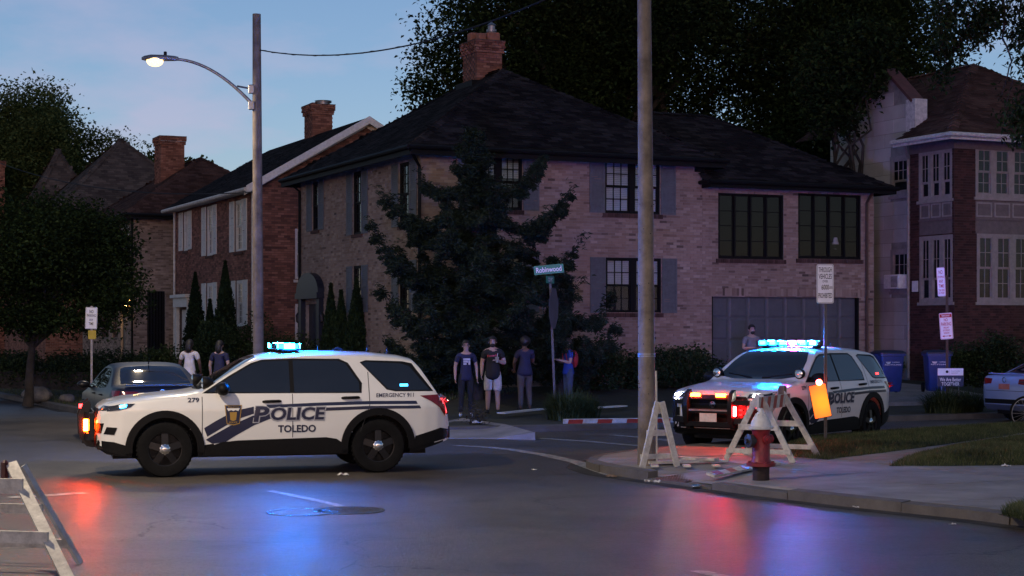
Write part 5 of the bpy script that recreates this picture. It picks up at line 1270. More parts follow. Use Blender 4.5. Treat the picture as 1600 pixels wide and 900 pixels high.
# --- saloon cars
SED_PROF = [(2.36, 0.62), (2.32, 0.72), (2.1, 0.80), (1.5, 0.90), (1.05, 0.96), (0.9, 1.03), (0.35, 1.32), (0.1, 1.41), (-0.2, 1.455), (-0.6, 1.45), (-0.95, 1.40), (-1.15, 1.33), (-1.66, 1.10), (-1.75, 1.075), (-2.0, 1.065), (-2.22, 1.06), (-2.32, 1.0), (-2.36, 0.85)]
SED_PLAN = [(2.36, 0.55), (2.25, 0.72), (2.05, 0.83), (1.6, 0.89), (0, 0.91), (-1.4, 0.905), (-1.9, 0.88), (-2.15, 0.83), (-2.28, 0.76), (-2.36, 0.62)]
SED_BOT = [(2.36, 0.38), (2.1, 0.24), (1.8, 0.2), (-1.8, 0.2), (-2.1, 0.26), (-2.36, 0.40)]
SED_G = [(0.1, 0.92), (0.3, 0.96), (0.55, 0.99), (0.7, 1.0), (0.82, 0.99), (0.92, 0.965), (1.0, 0.92), (1.2, 0.80), (1.35, 0.71), (1.5, 0.66)]
SED_CROWN = [(2.36, 0.15), (1.5, 0.06), (0.9, 0.05), (0.2, 0.07), (-0.8, 0.08), (-1.4, 0.06), (-2.0, 0.045), (-2.3, 0.06), (-2.36, 0.15)]
sed = Body(SED_PROF, SED_PLAN, SED_BOT, SED_G, SED_CROWN, 2.36, -2.36, 90, 18, 9)
def saloon(label, loc, heading, paint, tail_m, plate_m):
    car = thing('saloon_car', label, 'car', loc, heading)
    XA = (1.38, -1.32)
    sed.mesh([(x, 0.33, 0.385) for x in XA]).build('body', paint, car, 50)
    un = MB().box(-2.1, 2.0, -0.5, 0.5, 0.18, 0.5)
    for x in XA: un.box(x-0.42, x+0.42, -0.6, 0.6, 0.35, 0.75)
    un.build('underbody', BLACKP, car)
    for d in 'LR':
        for poly in ([(0.78, 0.975), (0.25, 1.26), (0.0, 1.34), (-0.28, 1.35), (-0.28, 0.985)], [(-0.34, 0.985), (-0.34, 1.35), (-0.75, 1.34), (-1.0, 1.26), (-1.22, 1.10), (-1.2, 1.02)]):
            mb = MB(); sed.patch(mb, d, poly, 0.005); mb.build('side_window', TINT, car, 50)
        hl = MB(); sed.patch(hl, d, [(1.85, 0.80), (2.2, 0.745), (2.26, 0.66), (2.0, 0.68)], 0.007, 0.05); hl.build('headlight', CLEARL, car, 50)
        s = 1 if d == 'L' else -1
        tl = MB(); sed.patch(tl, d, [(-1.95, 0.98), (-2.3, 0.99), (-2.33, 0.84), (-2.1, 0.86)], 0.01, 0.05); sed.patch(tl, 'B', [(s*0.42, 0.86), (s*0.70, 0.84), (s*0.70, 0.98), (s*0.42, 0.97)], 0.01, 0.05); tl.build('tail_light', tail_m, car, 50)
        MB().ell((0.66, s*0.98, 1.02), (0.08, 0.12, 0.07)).tube([(0.7, s*0.84, 0.97), (0.68, s*0.94, 1.0)], 0.025, 6).build('mirror', paint, car, 180)
        for x in (-0.12, -1.02):
            p, n = sed.hit('L', x, 0.88); MB().tube([(x+0.1, s*p.y, 0.88), (x+0.08, s*(p.y+0.03), 0.88), (x-0.08, s*(p.y+0.03), 0.885), (x-0.1, s*p.y, 0.885)], 0.014, 6).build('door_handle', paint, car, 60)
    mb = MB(); sed.patch(mb, 'T', [(0.98, 0), (0.93, 0.4), (0.84, 0.68), (0.3, 0.58), (0.12, 0.5), (0.1, 0), (0.12, -0.5), (0.3, -0.58), (0.84, -0.68), (0.93, -0.4)], 0.006); mb.build('windscreen', TINT, car, 50)
    mb = MB(); sed.patch(mb, 'T', [(-0.98, 0.0), (-1.0, 0.45), (-1.06, 0.54), (-1.4, 0.60), (-1.66, 0.62), (-1.72, 0.3), (-1.73, 0), (-1.72, -0.3), (-1.66, -0.62), (-1.4, -0.60), (-1.06, -0.54), (-1.0, -0.45)], 0.006); mb.build('rear_screen', TINT, car, 50)
    sm = MB(); sed.sides(sm, [(-0.305, 0.3), (-0.315, 0.3), (-0.315, 0.98), (-0.305, 0.98)], 0.003); sed.sides(sm, [(0.95, 0.35), (0.94, 0.35), (0.94, 0.95), (0.95, 0.95)], 0.003)
    sed.patch(sm, 'B', [(-0.66, 0.70), (0.66, 0.70), (0.66, 0.71), (-0.66, 0.71)], 0.003); tag(sm.build('panel_gaps', SEAM, car), None, None, None, 'stuff')
    MB().box(-2.385, -2.365, -0.16, 0.16, 0.74, 0.86).build('number_plate', plate_m, car)
    MB().lathe([(0.055, 0), (0.06, -0.012), (0.045, -0.014), (0.042, 0)], (-2.362, 0, 0.945), 'x', 18, close=True).build('emblem', CHROME, car, 40)
    MB().bar((-2.2, -0.62, 1.08), (-2.2, 0.62, 1.08), 0.10, 0.02).build('spoiler', paint, car)
    mb = MB(); sed.patch(mb, 'B', [(-0.62, 0.42), (0.62, 0.42), (0.62, 0.52), (-0.62, 0.52)], 0.008); mb.build('rear_valance', BLACKP, car)
    for x in XA:
        for s in (-1, 1): wheel_parts(car, x, s*0.79, 0.33, 0.33, 0.21, s, GALV, GALV, 7)
    MB().tube([(-0.85, 0, 1.43), (-1.05, 0, 1.56)], [0.012, 0.004], 6).build('aerial', BLACKP, car)
    return car
saloon('dark grey saloon behind the nose of the nearer police car', (-7.0, 32.6, 0), math.atan2(0.93, -0.36), mat('dark_grey_paint', (0.012, 0.013, 0.016), 0.35, 0.05, 3, spec=0.4), REDL, WHITEP)
PLATEM = mat('orange_plate', (0.5, 0.16, 0.12), 0.5)
saloon('silver saloon parked at the right edge, blue light tinted into its paint', (12.97, 39.2, 0), R(27), car_paint('silver_paint_blue_light', (0.26, 0.32, 0.50), 0.1), REDL, PLATEM)  # blue strobe light on silver paint is partly put into the base colour

# ------------------------------------------------------------------ trees and plants
LEAF_D = ramp_mat('maple_leaves', [(0, (0.010, 0.017, 0.007)), (0.5, (0.017, 0.03, 0.010)), (0.85, (0.03, 0.05, 0.015)), (1, (0.045, 0.068, 0.022))], 0.7, 0.35, 0.5, 0, 0.06, trans=0.25)
LEAF_M = ramp_mat('bright_leaves', [(0, (0.03, 0.05, 0.018)), (0.5, (0.06, 0.09, 0.03)), (1, (0.11, 0.15, 0.055))], 0.7, 0.35, 0.4, 0, 0.06, trans=0.25)
LEAF_S = ramp_mat('shrub_leaves', [(0, (0.014, 0.025, 0.012)), (0.5, (0.026, 0.045, 0.018)), (0.95, (0.05, 0.075, 0.03)), (1, (0.10, 0.12, 0.05))], 0.6, 0.3, 1.0, 0, 0.08, trans=0.2)
NEEDLE = ramp_mat('conifer_sprays', [(0, (0.010, 0.018, 0.012)), (0.6, (0.02, 0.033, 0.021)), (1, (0.042, 0.06, 0.037))], 0.7, 0.3, 1.0, 0, 0.08, trans=0.1)
ARBOR = ramp_mat('arborvitae_sprays', [(0, (0.010, 0.02, 0.010)), (0.6, (0.018, 0.034, 0.014)), (1, (0.035, 0.055, 0.022))], 0.7, 0.3, 1.0, 0, 0.08, trans=0.1)
BARK = mat('bark', (0.10, 0.078, 0.06), 0.95, 0.35, 4, 0.8, bscale=14)
BARK_D = mat('dark_bark', (0.05, 0.04, 0.033), 0.95, 0.35, 4, 0.8, bscale=14)

def leaf_mesh(name, C, size, m, parent, up=0.4, dirs=None, aspect=1.7, jit=0.35):
    n = len(C); N = rng.normal(size=(n, 3)); N[:, 2] = np.abs(N[:, 2])+up; N /= np.linalg.norm(N, axis=1)[:, None]
    T = rng.normal(size=(n, 3)) if dirs is None else dirs+rng.normal(size=(n, 3))*jit
    T -= N*(T*N).sum(1)[:, None]; T /= np.linalg.norm(T, axis=1)[:, None]+1e-9; B = np.cross(N, T)
    s = size*rng.uniform(0.6, 1.3, n)[:, None]
    V = np.zeros((n, 4, 3)); V[:, 0] = C-T*s*0.5; V[:, 1] = C+B*s*0.5/aspect+N*s*0.12; V[:, 2] = C+T*s*0.5; V[:, 3] = C-B*s*0.5/aspect+N*s*0.12
    o = np_mesh(name, V.reshape(-1, 3), np.arange(n*4).reshape(-1, 4), m, parent); return o
def crown_points(blobs, n, clump=0.45, shell=0.55, flat=0.7):
    """clumped points through the blobs; blobs (cx,cy,cz,rx,ry,rz)"""
    B = np.array(blobs); vol = (B[:, 3]*B[:, 4]*B[:, 5])**0.75; k = np.maximum((vol/vol.sum()*n/26).astype(int), 6); out = []
    for b, c in zip(B, k):
        d = rng.normal(size=(c, 3)); d /= np.linalg.norm(d, axis=1)[:, None]; r = rng.uniform(shell, 1.0, c)**0.7
        cc = b[:3]+d*r[:, None]*b[3:]*rng.uniform(0.88, 1.1, (c, 1)); m = 26
        off = np.clip(rng.normal(size=(c, m, 3)), -1.6, 1.6)*clump*np.array([1, 1, flat]); out.append((cc[:, None]+off).reshape(-1, 3))
    return np.concatenate(out)
def limb_pts(a, b, n=6, sag=0.0, wob=0.08):
    a, b = np.array(a, float), np.array(b, float); t = np.linspace(0, 1, n)[:, None]; L = np.linalg.norm(b-a)
    p = a+(b-a)*t; p[:, 2] += -sag*4*(t*(1-t))[:, 0]; p[1:-1] += rng.normal(size=(n-2, 3))*wob*L*0.3; return [tuple(q) for q in p]
def broad_tree(name, label, base, h_trunk, r0, blobs, n, leaf, lm, bark=BARK, clump=0.45, shell=0.5, lean=(0, 0), group=None, limbs=True, cat='tree', twig=0.0):
    t = thing(name, label, cat, base, 0, group); L = [(b[0], b[1], b[2]) for b in blobs]
    tk = MB(); top = (lean[0], lean[1], h_trunk)
    tk.tube(limb_pts((0, 0, -0.1), top, 6, 0, 0.03), [r0*1.35, r0*1.05, r0*0.95, r0*0.88, r0*0.8, r0*0.7], 10)
    if limbs:
        for q in L: tk.tube(limb_pts((top[0], top[1], top[2]-0.25), q, 7, -0.2, 0.12), list(np.linspace(r0*0.5, r0*0.1, 7)), 6)
    tk.build('trunk', bark, t, 60)
    P = crown_points(blobs, n, clump, shell); o = leaf_mesh('crown', P, leaf, lm, t)
    return t
def blobset(c, R_, n, sub):
    """main ellipsoid c,R_ broken into n overlapping lobes"""
    out = []
    for i in range(n):
        d = rng.normal(size=3); d /= np.linalg.norm(d); r = rng.uniform(0.25, 0.85)
        p = np.array(c)+d*r*np.array(R_); s = sub*rng.uniform(0.75, 1.25); out.append((*p, R_[0]*s, R_[1]*s, R_[2]*s))
    return out
# tall maples behind the corner house
broad_tree('maple_tree', 'huge dark maple rising behind the corner house chimney', (4.3, 66, 0.5), 5.5, 0.5, blobset((0, 0, 11.8), (7.2, 4.0, 6.4), 30, 0.36)+[(-5.6, -1, 8.4, 1.7, 1.6, 1.6), (-7.2, -1, 10.0, 1.3, 1.3, 1.1), (5.5, -1, 8, 2.6, 2, 2.2), (-6.2, -2, 12.4, 1.8, 1.6, 1.7), (-6.9, -2, 10.9, 1.5, 1.4, 1.3), (-4.9, -2, 13.6, 2.1, 1.8, 1.8), (-4.6, -2, 11.4, 2.0, 1.6, 1.8)], 170000, 0.18, LEAF_D, BARK_D, 0.42, 0.35)
broad_tree('maple_tree', 'dark maple between the corner house wing and the cream block wall', (11.6, 66, 0.5), 5, 0.45, blobset((0, 0, 10.6), (5.0, 3.6, 6.6), 24, 0.38)+[(-1.5, -2, 7.0, 2.2, 1.6, 2.0)], 110000, 0.18, LEAF_D, BARK_D, 0.42, 0.35)
broad_tree('maple_tree', 'leafy tree above the cream gable end with sky gaps', (15.2, 70, 0.5), 7, 0.4, blobset((-0.6, 0, 13.2), (2.2, 2.4, 3.4), 12, 0.42), 20000, 0.2, LEAF_M, BARK_D, 0.5, 0.4)
broad_tree('maple_tree', 'dark tree between the wing roof and the cream block wall', (10.35, 53.2, 0.5), 4, 0.16, blobset((-0.1, 0, 8.9), (1.1, 0.9, 2.0), 10, 0.5)+[(0.5, -0.5, 10.2, 0.7, 0.6, 0.7)], 13000, 0.19, LEAF_D, BARK_D, 0.34, 0.3)
# trees down the street
broad_tree('oak_tree', 'broad green tree above the steep grey roofs', (-27.5, 98, 0.5), 7, 0.5, blobset((0.4, 0, 11.2), (5.4, 4, 4.4), 26, 0.36), 75000, 0.21, LEAF_M, BARK_D, 0.5, 0.45)
broad_tree('oak_tree', 'small far tree top between the steep roof and chimney', (-21.2, 108, 0.5), 6, 0.35, blobset((0, 0, 10.8), (2.6, 2.4, 2.6), 10, 0.42), 8000, 0.34, LEAF_M, BARK_D, 0.45, 0.4)
broad_tree('oak_tree', 'far tree top seen over the white edged gable roof', (-17.2, 112, 0.5), 6, 0.35, blobset((0, 0, 9.8), (3.2, 2.4, 2.6), 10, 0.42), 8000, 0.34, LEAF_M, BARK_D, 0.45, 0.4)
broad_tree('street_tree', 'dark low street tree with spreading crown at the left edge', (-12.75, 45.5, 0.13), 1.7, 0.12, blobset((0.9, 0, 3.85), (2.3, 2.0, 1.75), 26, 0.38)+[(1.9, -0.5, 2.3, 0.9, 0.8, 0.5), (1.0, -0.7, 2.2, 1.0, 0.8, 0.45), (0.0, -0.6, 2.3, 1.0, 0.8, 0.5), (2.7, -0.3, 2.6, 0.6, 0.6, 0.4), (-1.0, -0.5, 2.4, 1, 0.8, 0.6), (2.2, -0.2, 3.0, 0.9, 0.9, 0.55), (-0.8, -0.3, 3.6, 1.2, 1, 1.3), (-1.5, 0, 5.0, 1.2, 1, 0.9)], 62000, 0.112, LEAF_D, BARK_D, 0.24, 0.3, (0.12, 0))

broad_tree('oak_tree', 'dark tree mass closing the street beyond the orange brick house', (-35.5, 108, 0.3), 3, 0.4, blobset((0, 0, 5.5), (7.5, 3, 5.0), 22, 0.36), 16000, 0.4, LEAF_D, BARK_D, 0.6, 0.3)
# overhanging branches at the top right: trunk stands outside the picture
ot = thing('street_tree', 'overhanging branches with drooping leafy twigs at the top right', 'tree', (15.4, 41.5, 0.45))
om = MB().tube([(0, 0, -0.1), (0, 0, 3), (-0.2, 0, 6), (-0.6, 0, 9.2)], [0.34, 0.28, 0.25, 0.18], 10)
ctr = []; tdir = []
def twig(pts, r0, leaves, spread=0.16):
    P = limb_pts(pts[0], pts[-1], 2) if len(pts) < 2 else pts
    fine = []
    for a, b in zip(P, P[1:]): fine += [tuple(np.array(a)+(np.array(b)-np.array(a))*t+rng.normal(0, 0.025, 3)) for t in (0, 0.34, 0.67)]
    fine.append(P[-1]); om.tube(fine, list(np.linspace(r0, r0*0.25, len(fine))), 5)
    for i in range(leaves):
        k = rng.uniform(0.15, 1)*(len(fine)-1); j = min(int(k), len(fine)-2); p = np.array(fine[j])+(np.array(fine[j+1])-np.array(fine[j]))*(k-j)
        ctr.append(p+rng.normal(0, spread, 3)+np.array([0, 0, -spread*0.5])); tdir.append([0, 0, -1])
def L_(x, y, D=39.0):
    p = at(x, y, D); return (p[0]-15.4, p[1]-41.5, p[2]-0.45)
hub = (-0.6, 0, 9.2); om.tube([hub, L_(1600, -40), L_(1540, -30), L_(1480, -20)], [0.16, 0.1, 0.07, 0.04], 8)
for pts, r, n in (([L_(1500,-25), L_(1496,5), L_(1512,35), L_(1500,62), L_(1488,88)], 0.03, 420), ([L_(1480,-20), L_(1470,10), L_(1478,40), L_(1470,75)], 0.03, 420),
                  ([L_(1560,-30), L_(1572,20), L_(1568,60), L_(1580,95), L_(1571,130), L_(1558,155)], 0.035, 60), ([L_(1545,-30), L_(1538,15), L_(1525,45), L_(1512,55)], 0.03, 480),
                  ([L_(1600,-30), L_(1592,20), L_(1596,50), L_(1586,64)], 0.03, 420), ([L_(1580,-30), L_(1566,8), L_(1545,30), L_(1530,60)], 0.03, 420), ([L_(1520,-30), L_(1516,0), L_(1530,20), L_(1550,35)], 0.025, 380),
                  ([L_(1630,-20), L_(1615,30), L_(1604,60)], 0.03, 300), ([L_(1500,-25), L_(1480,50), L_(1476,100), L_(1462,124)], 0.02, 300), ([L_(1580,95), L_(1578,125), L_(1574,165)], 0.014, 20), ([L_(1640,140,38), L_(1610,150,38), L_(1592,165,38), L_(1580,190,38)], 0.03, 500), ([L_(1650,70,38), L_(1612,85,38), L_(1600,108,38)], 0.03, 260), ([L_(1640,190,38), L_(1606,205,38), L_(1590,214,38)], 0.02, 240)):
    twig(pts, r, n)
om.build('trunk', BARK_D, ot, 60)
leaf_mesh('crown', np.array(ctr), 0.15, LEAF_D, ot, 0.1, np.array(tdir), 2.2, 0.8)

# sweeping conifer before the corner house
def conifer(name, label, base, H, Rm, arms, m, fill=30):
    """arms: (angle, height fraction, length) of the long sweeping boughs; shorter boughs fill the core"""
    t = thing(name, label, 'tree', base); tk = MB(); tk.tube([(0, 0, -0.1), (0.03, 0, H*0.4), (-0.05, 0, H*0.75), (-0.1, 0, H*0.98)], [0.16, 0.12, 0.07, 0.02], 8)
    C = []; Dv = []; br = list(arms)
    for i in range(fill):
        f = (i+0.5)/fill; br.append((i*2.399+rng.uniform(-0.4, 0.4), 0.10+0.88*f, Rm*(1-f)**0.8*rng.uniform(0.3, 0.85)+0.16))
    for (a, f, prof) in br:
        z = H*f; d = np.array([math.cos(a), math.sin(a), 0]); p0 = np.array([-0.1*f, 0, z]); pts = []; lift = rng.uniform(0.25, 0.6)
        for t_ in np.linspace(0, 1, 8): pts.append(p0+d*prof*t_+np.array([0, 0, -0.34*prof*math.sin(t_*2.4)+lift*prof*t_**2.4])+rng.normal(0, 0.03, 3))
        tk.tube([tuple(p) for p in pts], list(np.linspace(0.035, 0.006, 8)), 5); pts = np.array(pts)
        ns = int(9*prof)+4
        for j in range(ns):
            # side sprays hang off each bough
            u = rng.uniform(0.15, 1.0); k = min(int(u*7), 6); q0 = pts[k]+(pts[k+1]-pts[k])*(u*7-k); sg = rng.choice([-1, 1]); side = np.array([-d[1], d[0], 0])*sg
            L = (0.62*(1.1-u)+0.14)*min(prof, 1.9)/1.6; sd = d*rng.uniform(0.35, 0.9)+side*rng.uniform(0.5, 1.0); sd /= np.linalg.norm(sd)
            cnt = int(60*L)+26; v = rng.random(cnt); w = 0.065*(1.15-v)
            q = q0+sd*(L*v)[:, None]+np.array([0, 0, -1.0])*(L*0.30*v**1.5)[:, None]+rng.normal(0, 1, (cnt, 3))*w[:, None]*np.array([1, 1, 0.7])
            C.append(q); dd = np.tile(sd, (cnt, 1)); dd[:, 2] -= 0.25*v; Dv.append(dd)
        cnt = int(70*prof)+30; v = rng.uniform(0.1, 1.03, cnt); k = np.clip((v*7).astype(int), 0, 6); q = pts[k]+(pts[k+1]-pts[k])*(v*7-k)[:, None]+rng.normal(0, 0.07, (cnt, 3)); C.append(q); Dv.append(np.tile(d, (cnt, 1)))
    tk.build('trunk', BARK_D, t, 60)
    C = np.concatenate(C); Dv = np.concatenate(Dv); C2 = np.repeat(C, 3, 0)+rng.normal(0, 0.03, (len(C)*3, 3)); D2 = np.repeat(Dv, 3, 0)
    leaf_mesh('crown', C2, 0.13, m, t, 0.6, D2, 3.4, 0.45); return t
E_, W_ = 0.0, math.pi
conifer('cedar_tree', 'dark sweeping cedar standing before the corner house', (-0.85, 42.6, 0.35), 6.75, 2.0,
        [(E_+0.1, 0.80, 1.7), (W_-0.2, 0.79, 1.4), (E_-0.15, 0.70, 2.35), (W_+0.1, 0.72, 2.3), (W_-0.1, 0.64, 2.0), (E_+0.3, 0.62, 1.9), (E_-0.05, 0.50, 2.6), (W_+0.15, 0.52, 2.55), (W_-0.3, 0.44, 2.1), (E_-0.5, 0.46, 2.2), (W_, 0.36, 2.35), (E_+0.1, 0.34, 2.6), (E_-0.3, 0.24, 2.3), (W_+0.4, 0.26, 2.0), (W_-0.1, 0.2, 2.2),
         (-1.2, 0.7, 1.7), (-1.9, 0.6, 1.9), (-1.5, 0.48, 2.0), (-0.9, 0.36, 2.1), (-2.2, 0.34, 2.1), (-1.5, 0.24, 2.1), (1.4, 0.6, 1.7), (1.6, 0.4, 2.0), (0.8, 0.5, 2), (2.4, 0.5, 2)], NEEDLE, 70)
conifer('cedar_tree', 'dark cedar boughs behind the street name sign', (1.15, 43.0, 0.4), 3.5, 1.3, [(0.1, 0.6, 1.4), (3.0, 0.5, 1.5), (-0.4, 0.35, 1.5), (-1.5, 0.4, 1.4), (2.6, 0.25, 1.4)], NEEDLE, 26)


def cone_shrub(label, base, h, r, n=5200, m=ARBOR, name='arborvitae'):
    t = thing(name, label, 'shrub', base); MB().tube([(0, 0, -0.05), (0, 0, h*0.8)], [0.06, 0.015], 6).build('stem', BARK_D, t)
    z = rng.random(n)**1.25; prof = np.where(z < 0.15, 0.75+z*1.7, 1-((z-0.15)/0.85)**1.5)*r; prof = np.maximum(prof, 0.02)
    a = rng.uniform(0, 6.283, n); rr = prof*np.sqrt(rng.uniform(0.35, 1.0, n))*(1+0.12*np.sin(a*5+z*9)+rng.normal(0, 0.05, n))
    C = np.stack([rr*np.cos(a), rr*np.sin(a), z*h+0.02], 1); D = np.stack([np.cos(a)*0.35, np.sin(a)*0.35, np.ones(n)], 1)
    leaf_mesh('foliage', C, 0.15, m, t, 0.0, D, 2.4, 0.25); return t
def house_pt(x, y_rows, D): return at(x, y_rows, D)
for (x, yt, D, r, lab) in ((305, 428, 57, 0.42, 'tall pointed arborvitae left of the white shuttered windows'), (352, 410, 55, 0.46, 'tallest pointed arborvitae in front of the brown brick house'), (328, 470, 56, 0.28, 'short pointed arborvitae between two taller ones'),
                      (517, 446, 50, 0.3, 'pointed arborvitae nearest the navy front door'), (533, 456, 49.6, 0.28, 'shortest pointed arborvitae below the corner house windows'), (557, 438, 49.0, 0.38, 'broad pointed arborvitae under the lower shuttered window')):
    p = at(x, yt, D); cone_shrub(lab, (p[0], p[1], 0.5), p[2]-0.5, r)
def bush(label, c, R_, n, leaf=0.09, m=LEAF_S, lobes=7, name='bush', cat='bush', stalk=True):
    t = thing(name, label, cat, c); mb = MB()
    for i in range(6):
        a = i*1.05; mb.tube([(0.1*math.cos(a), 0.1*math.sin(a), -0.05), (R_[0]*0.4*math.cos(a), R_[1]*0.4*math.sin(a), R_[2]*0.9)], [0.02, 0.008], 5)
    tag(mb.build('stems', BARK_D, t), None, None, None, 'stuff')
    bl = [(rng.uniform(-0.6, 0.6)*R_[0], rng.uniform(-0.5, 0.5)*R_[1], R_[2]*rng.uniform(0.5, 0.9), R_[0]*0.55, R_[1]*0.6, R_[2]*0.7) for _ in range(lobes)]
    P = crown_points(bl, n, 0.13, 0.4, 0.8); P = P[P[:, 2] > -0.02]; leaf_mesh('foliage', P, leaf, m, t); return t
def bpix(x, y, z=0.5, D=None):
    D = D or (CAMZ-z)*FPX/(y-HORIZ); return ((x-800)/FPX*D, D, z)
bush('wide leafy bush beside the garage drive', bpix(1072, 0, 0.5, 46.3), (1.2, 0.8, 0.75), 9000)
bush('dark bush under the window right of the cedar', bpix(925, 0, 0.5, 45.0), (0.9, 0.7, 0.9), 7000)
bush('low bush at the foot of the wooden pole view by the house', bpix(1010, 0, 0.5, 46.0), (0.7, 0.6, 0.6), 4000)
bush('low spreading bush at the corner house wall left of the cedar', bpix(600, 0, 0.5, 45.2), (1.3, 0.8, 0.65), 7000)
bush('rounded bush beneath the arborvitaes by the navy door', bpix(535, 0, 0.45, 46.5), (1.2, 0.8, 0.7), 7000)
bush('leafy bush dotted pale beside the lamp pole', bpix(365, 0, 0.4, 52), (1.3, 0.9, 1.35), 9000)
bush('dark bush behind the lamp pole', bpix(440, 0, 0.4, 50), (1.2, 0.9, 1.0), 7000)
bush('dark shrub at the cedar foot behind the bystanders', bpix(690, 0, 0.4, 43.5), (1.2, 0.7, 0.7), 7000)
bush('small dark bush between the bins and the bay windows', bpix(1530, 0, 0.5, 47.5), (1.4, 0.7, 0.75), 7000)
bush('dark bush at the right edge beneath the bay windows', bpix(1595, 0, 0.5, 47.0), (1.1, 0.7, 0.95), 6000)
bush('small shrub beside the cream wall foot', bpix(1385, 0, 0.5, 51.5), (0.5, 0.4, 0.5), 2500)
# hedge and rocks at the left
hd = thing('hedge', 'long clipped dark hedge along the left front garden', 'hedge', bpix(115, 0, 0.35, 49)); hd.rotation_euler = (0, 0, R(-30))
bl = [(x, rng.uniform(-0.2, 0.2), 0.55, 0.75, 0.6, 0.55) for x in np.linspace(-3.2, 2.8, 13)]
P = crown_points(bl, 15000, 0.13, 0.3, 0.8); P = P[P[:, 2] > 0]; leaf_mesh('foliage', P, 0.09, LEAF_S, hd); MB().box(-3.2, 2.8, -0.3, 0.3, 0, 0.5).build('stems', BARK_D, hd)
bush('taller dark hedge bush behind the grey saloon', bpix(225, 0, 0.4, 47.5), (1.3, 0.8, 0.75), 8000)
STONE = mat('garden_stone', (0.22, 0.20, 0.185), 0.9, 0.3, 5, 0.6)
for i, (x, D, s, lab) in enumerate(((58, 46.5, 0.42, 'large rounded garden rock at the hedge foot'), (105, 45.8, 0.22, 'small garden rock right of the large one'), (255, 46.0, 0.25, 'pale garden stone just above the grey saloon roof'), (272, 46.2, 0.2, 'pale garden stone beside the woman in white'), (240, 46.1, 0.2, 'flat garden stone left of the pale pair'))):
    p = bpix(x, 0, 0.15, D); MB().ell((0, 0, s*0.35), (s, s*0.7, s*0.55), 12, 8, 0.08).build('garden_rock', STONE, None, 180); o = bpy.context.scene.objects[-1] if False else COL.objects[-1]; o.location = p; tag(o, lab, 'rock', 'garden rocks')
# tall ornamental grass clumps
def grass_clump(label, c, R_, H, n):
    t = thing('grass_clump', label, 'plant', c); a = rng.uniform(0, 6.283, n); r0 = np.sqrt(rng.random(n))*R_*0.5; out_ = rng.uniform(0.15, 1.25, n); rr = r0+R_*0.75*out_; h = H*rng.uniform(0.45, 1.15, n)*(1.1-0.35*(r0/(R_*0.5))**2)
    d = np.stack([np.cos(a), np.sin(a)], 1); b = d*r0[:, None]+rng.normal(0, 0.05, (n, 2)); a2 = a+rng.normal(0, 0.5, n); d2 = np.stack([np.cos(a2), np.sin(a2)], 1); seg = 6; V = np.zeros((n, seg*2, 3)); s = np.stack([-d2[:, 1], d2[:, 0]], 1)
    for k in range(seg):
        u = k/(seg-1); p = b+d2*(rr-r0)[:, None]*u**1.5; z = h*(1.9*u-(0.75+0.45*out_)*u**2.2); w = 0.012*(1-u*0.85)
        V[:, 2*k] = np.concatenate([p-s*w, z[:, None]], 1); V[:, 2*k+1] = np.concatenate([p+s*w, z[:, None]], 1)
    F = np.concatenate([np.arange(n)[:, None]*seg*2+np.array([[2*k, 2*k+1, 2*k+3, 2*k+2]]) for k in range(seg-1)], 0)
    np_mesh('blades', V.reshape(-1, 3), F, ramp_mat('long_grass', [(0, (0.02, 0.035, 0.012)), (0.6, (0.04, 0.06, 0.02)), (1, (0.09, 0.11, 0.045))], 0.6, 0.3, 1, 0, trans=0.2), t); return t
grass_clump('tall arching grass clump at the street sign post', bpix(885, 656, 0.13), 0.72, 0.62, 900)
grass_clump('second grass clump overlapping the one at the sign post', bpix(915, 652, 0.13), 0.5, 0.5, 500)
grass_clump('long leafed clump under the yard sign by the bins', bpix(1475, 645, 0.13), 0.75, 0.55, 900)
grass_clump('long leafed clump to the right of the yard sign', bpix(1515, 643, 0.13), 0.6, 0.5, 600)

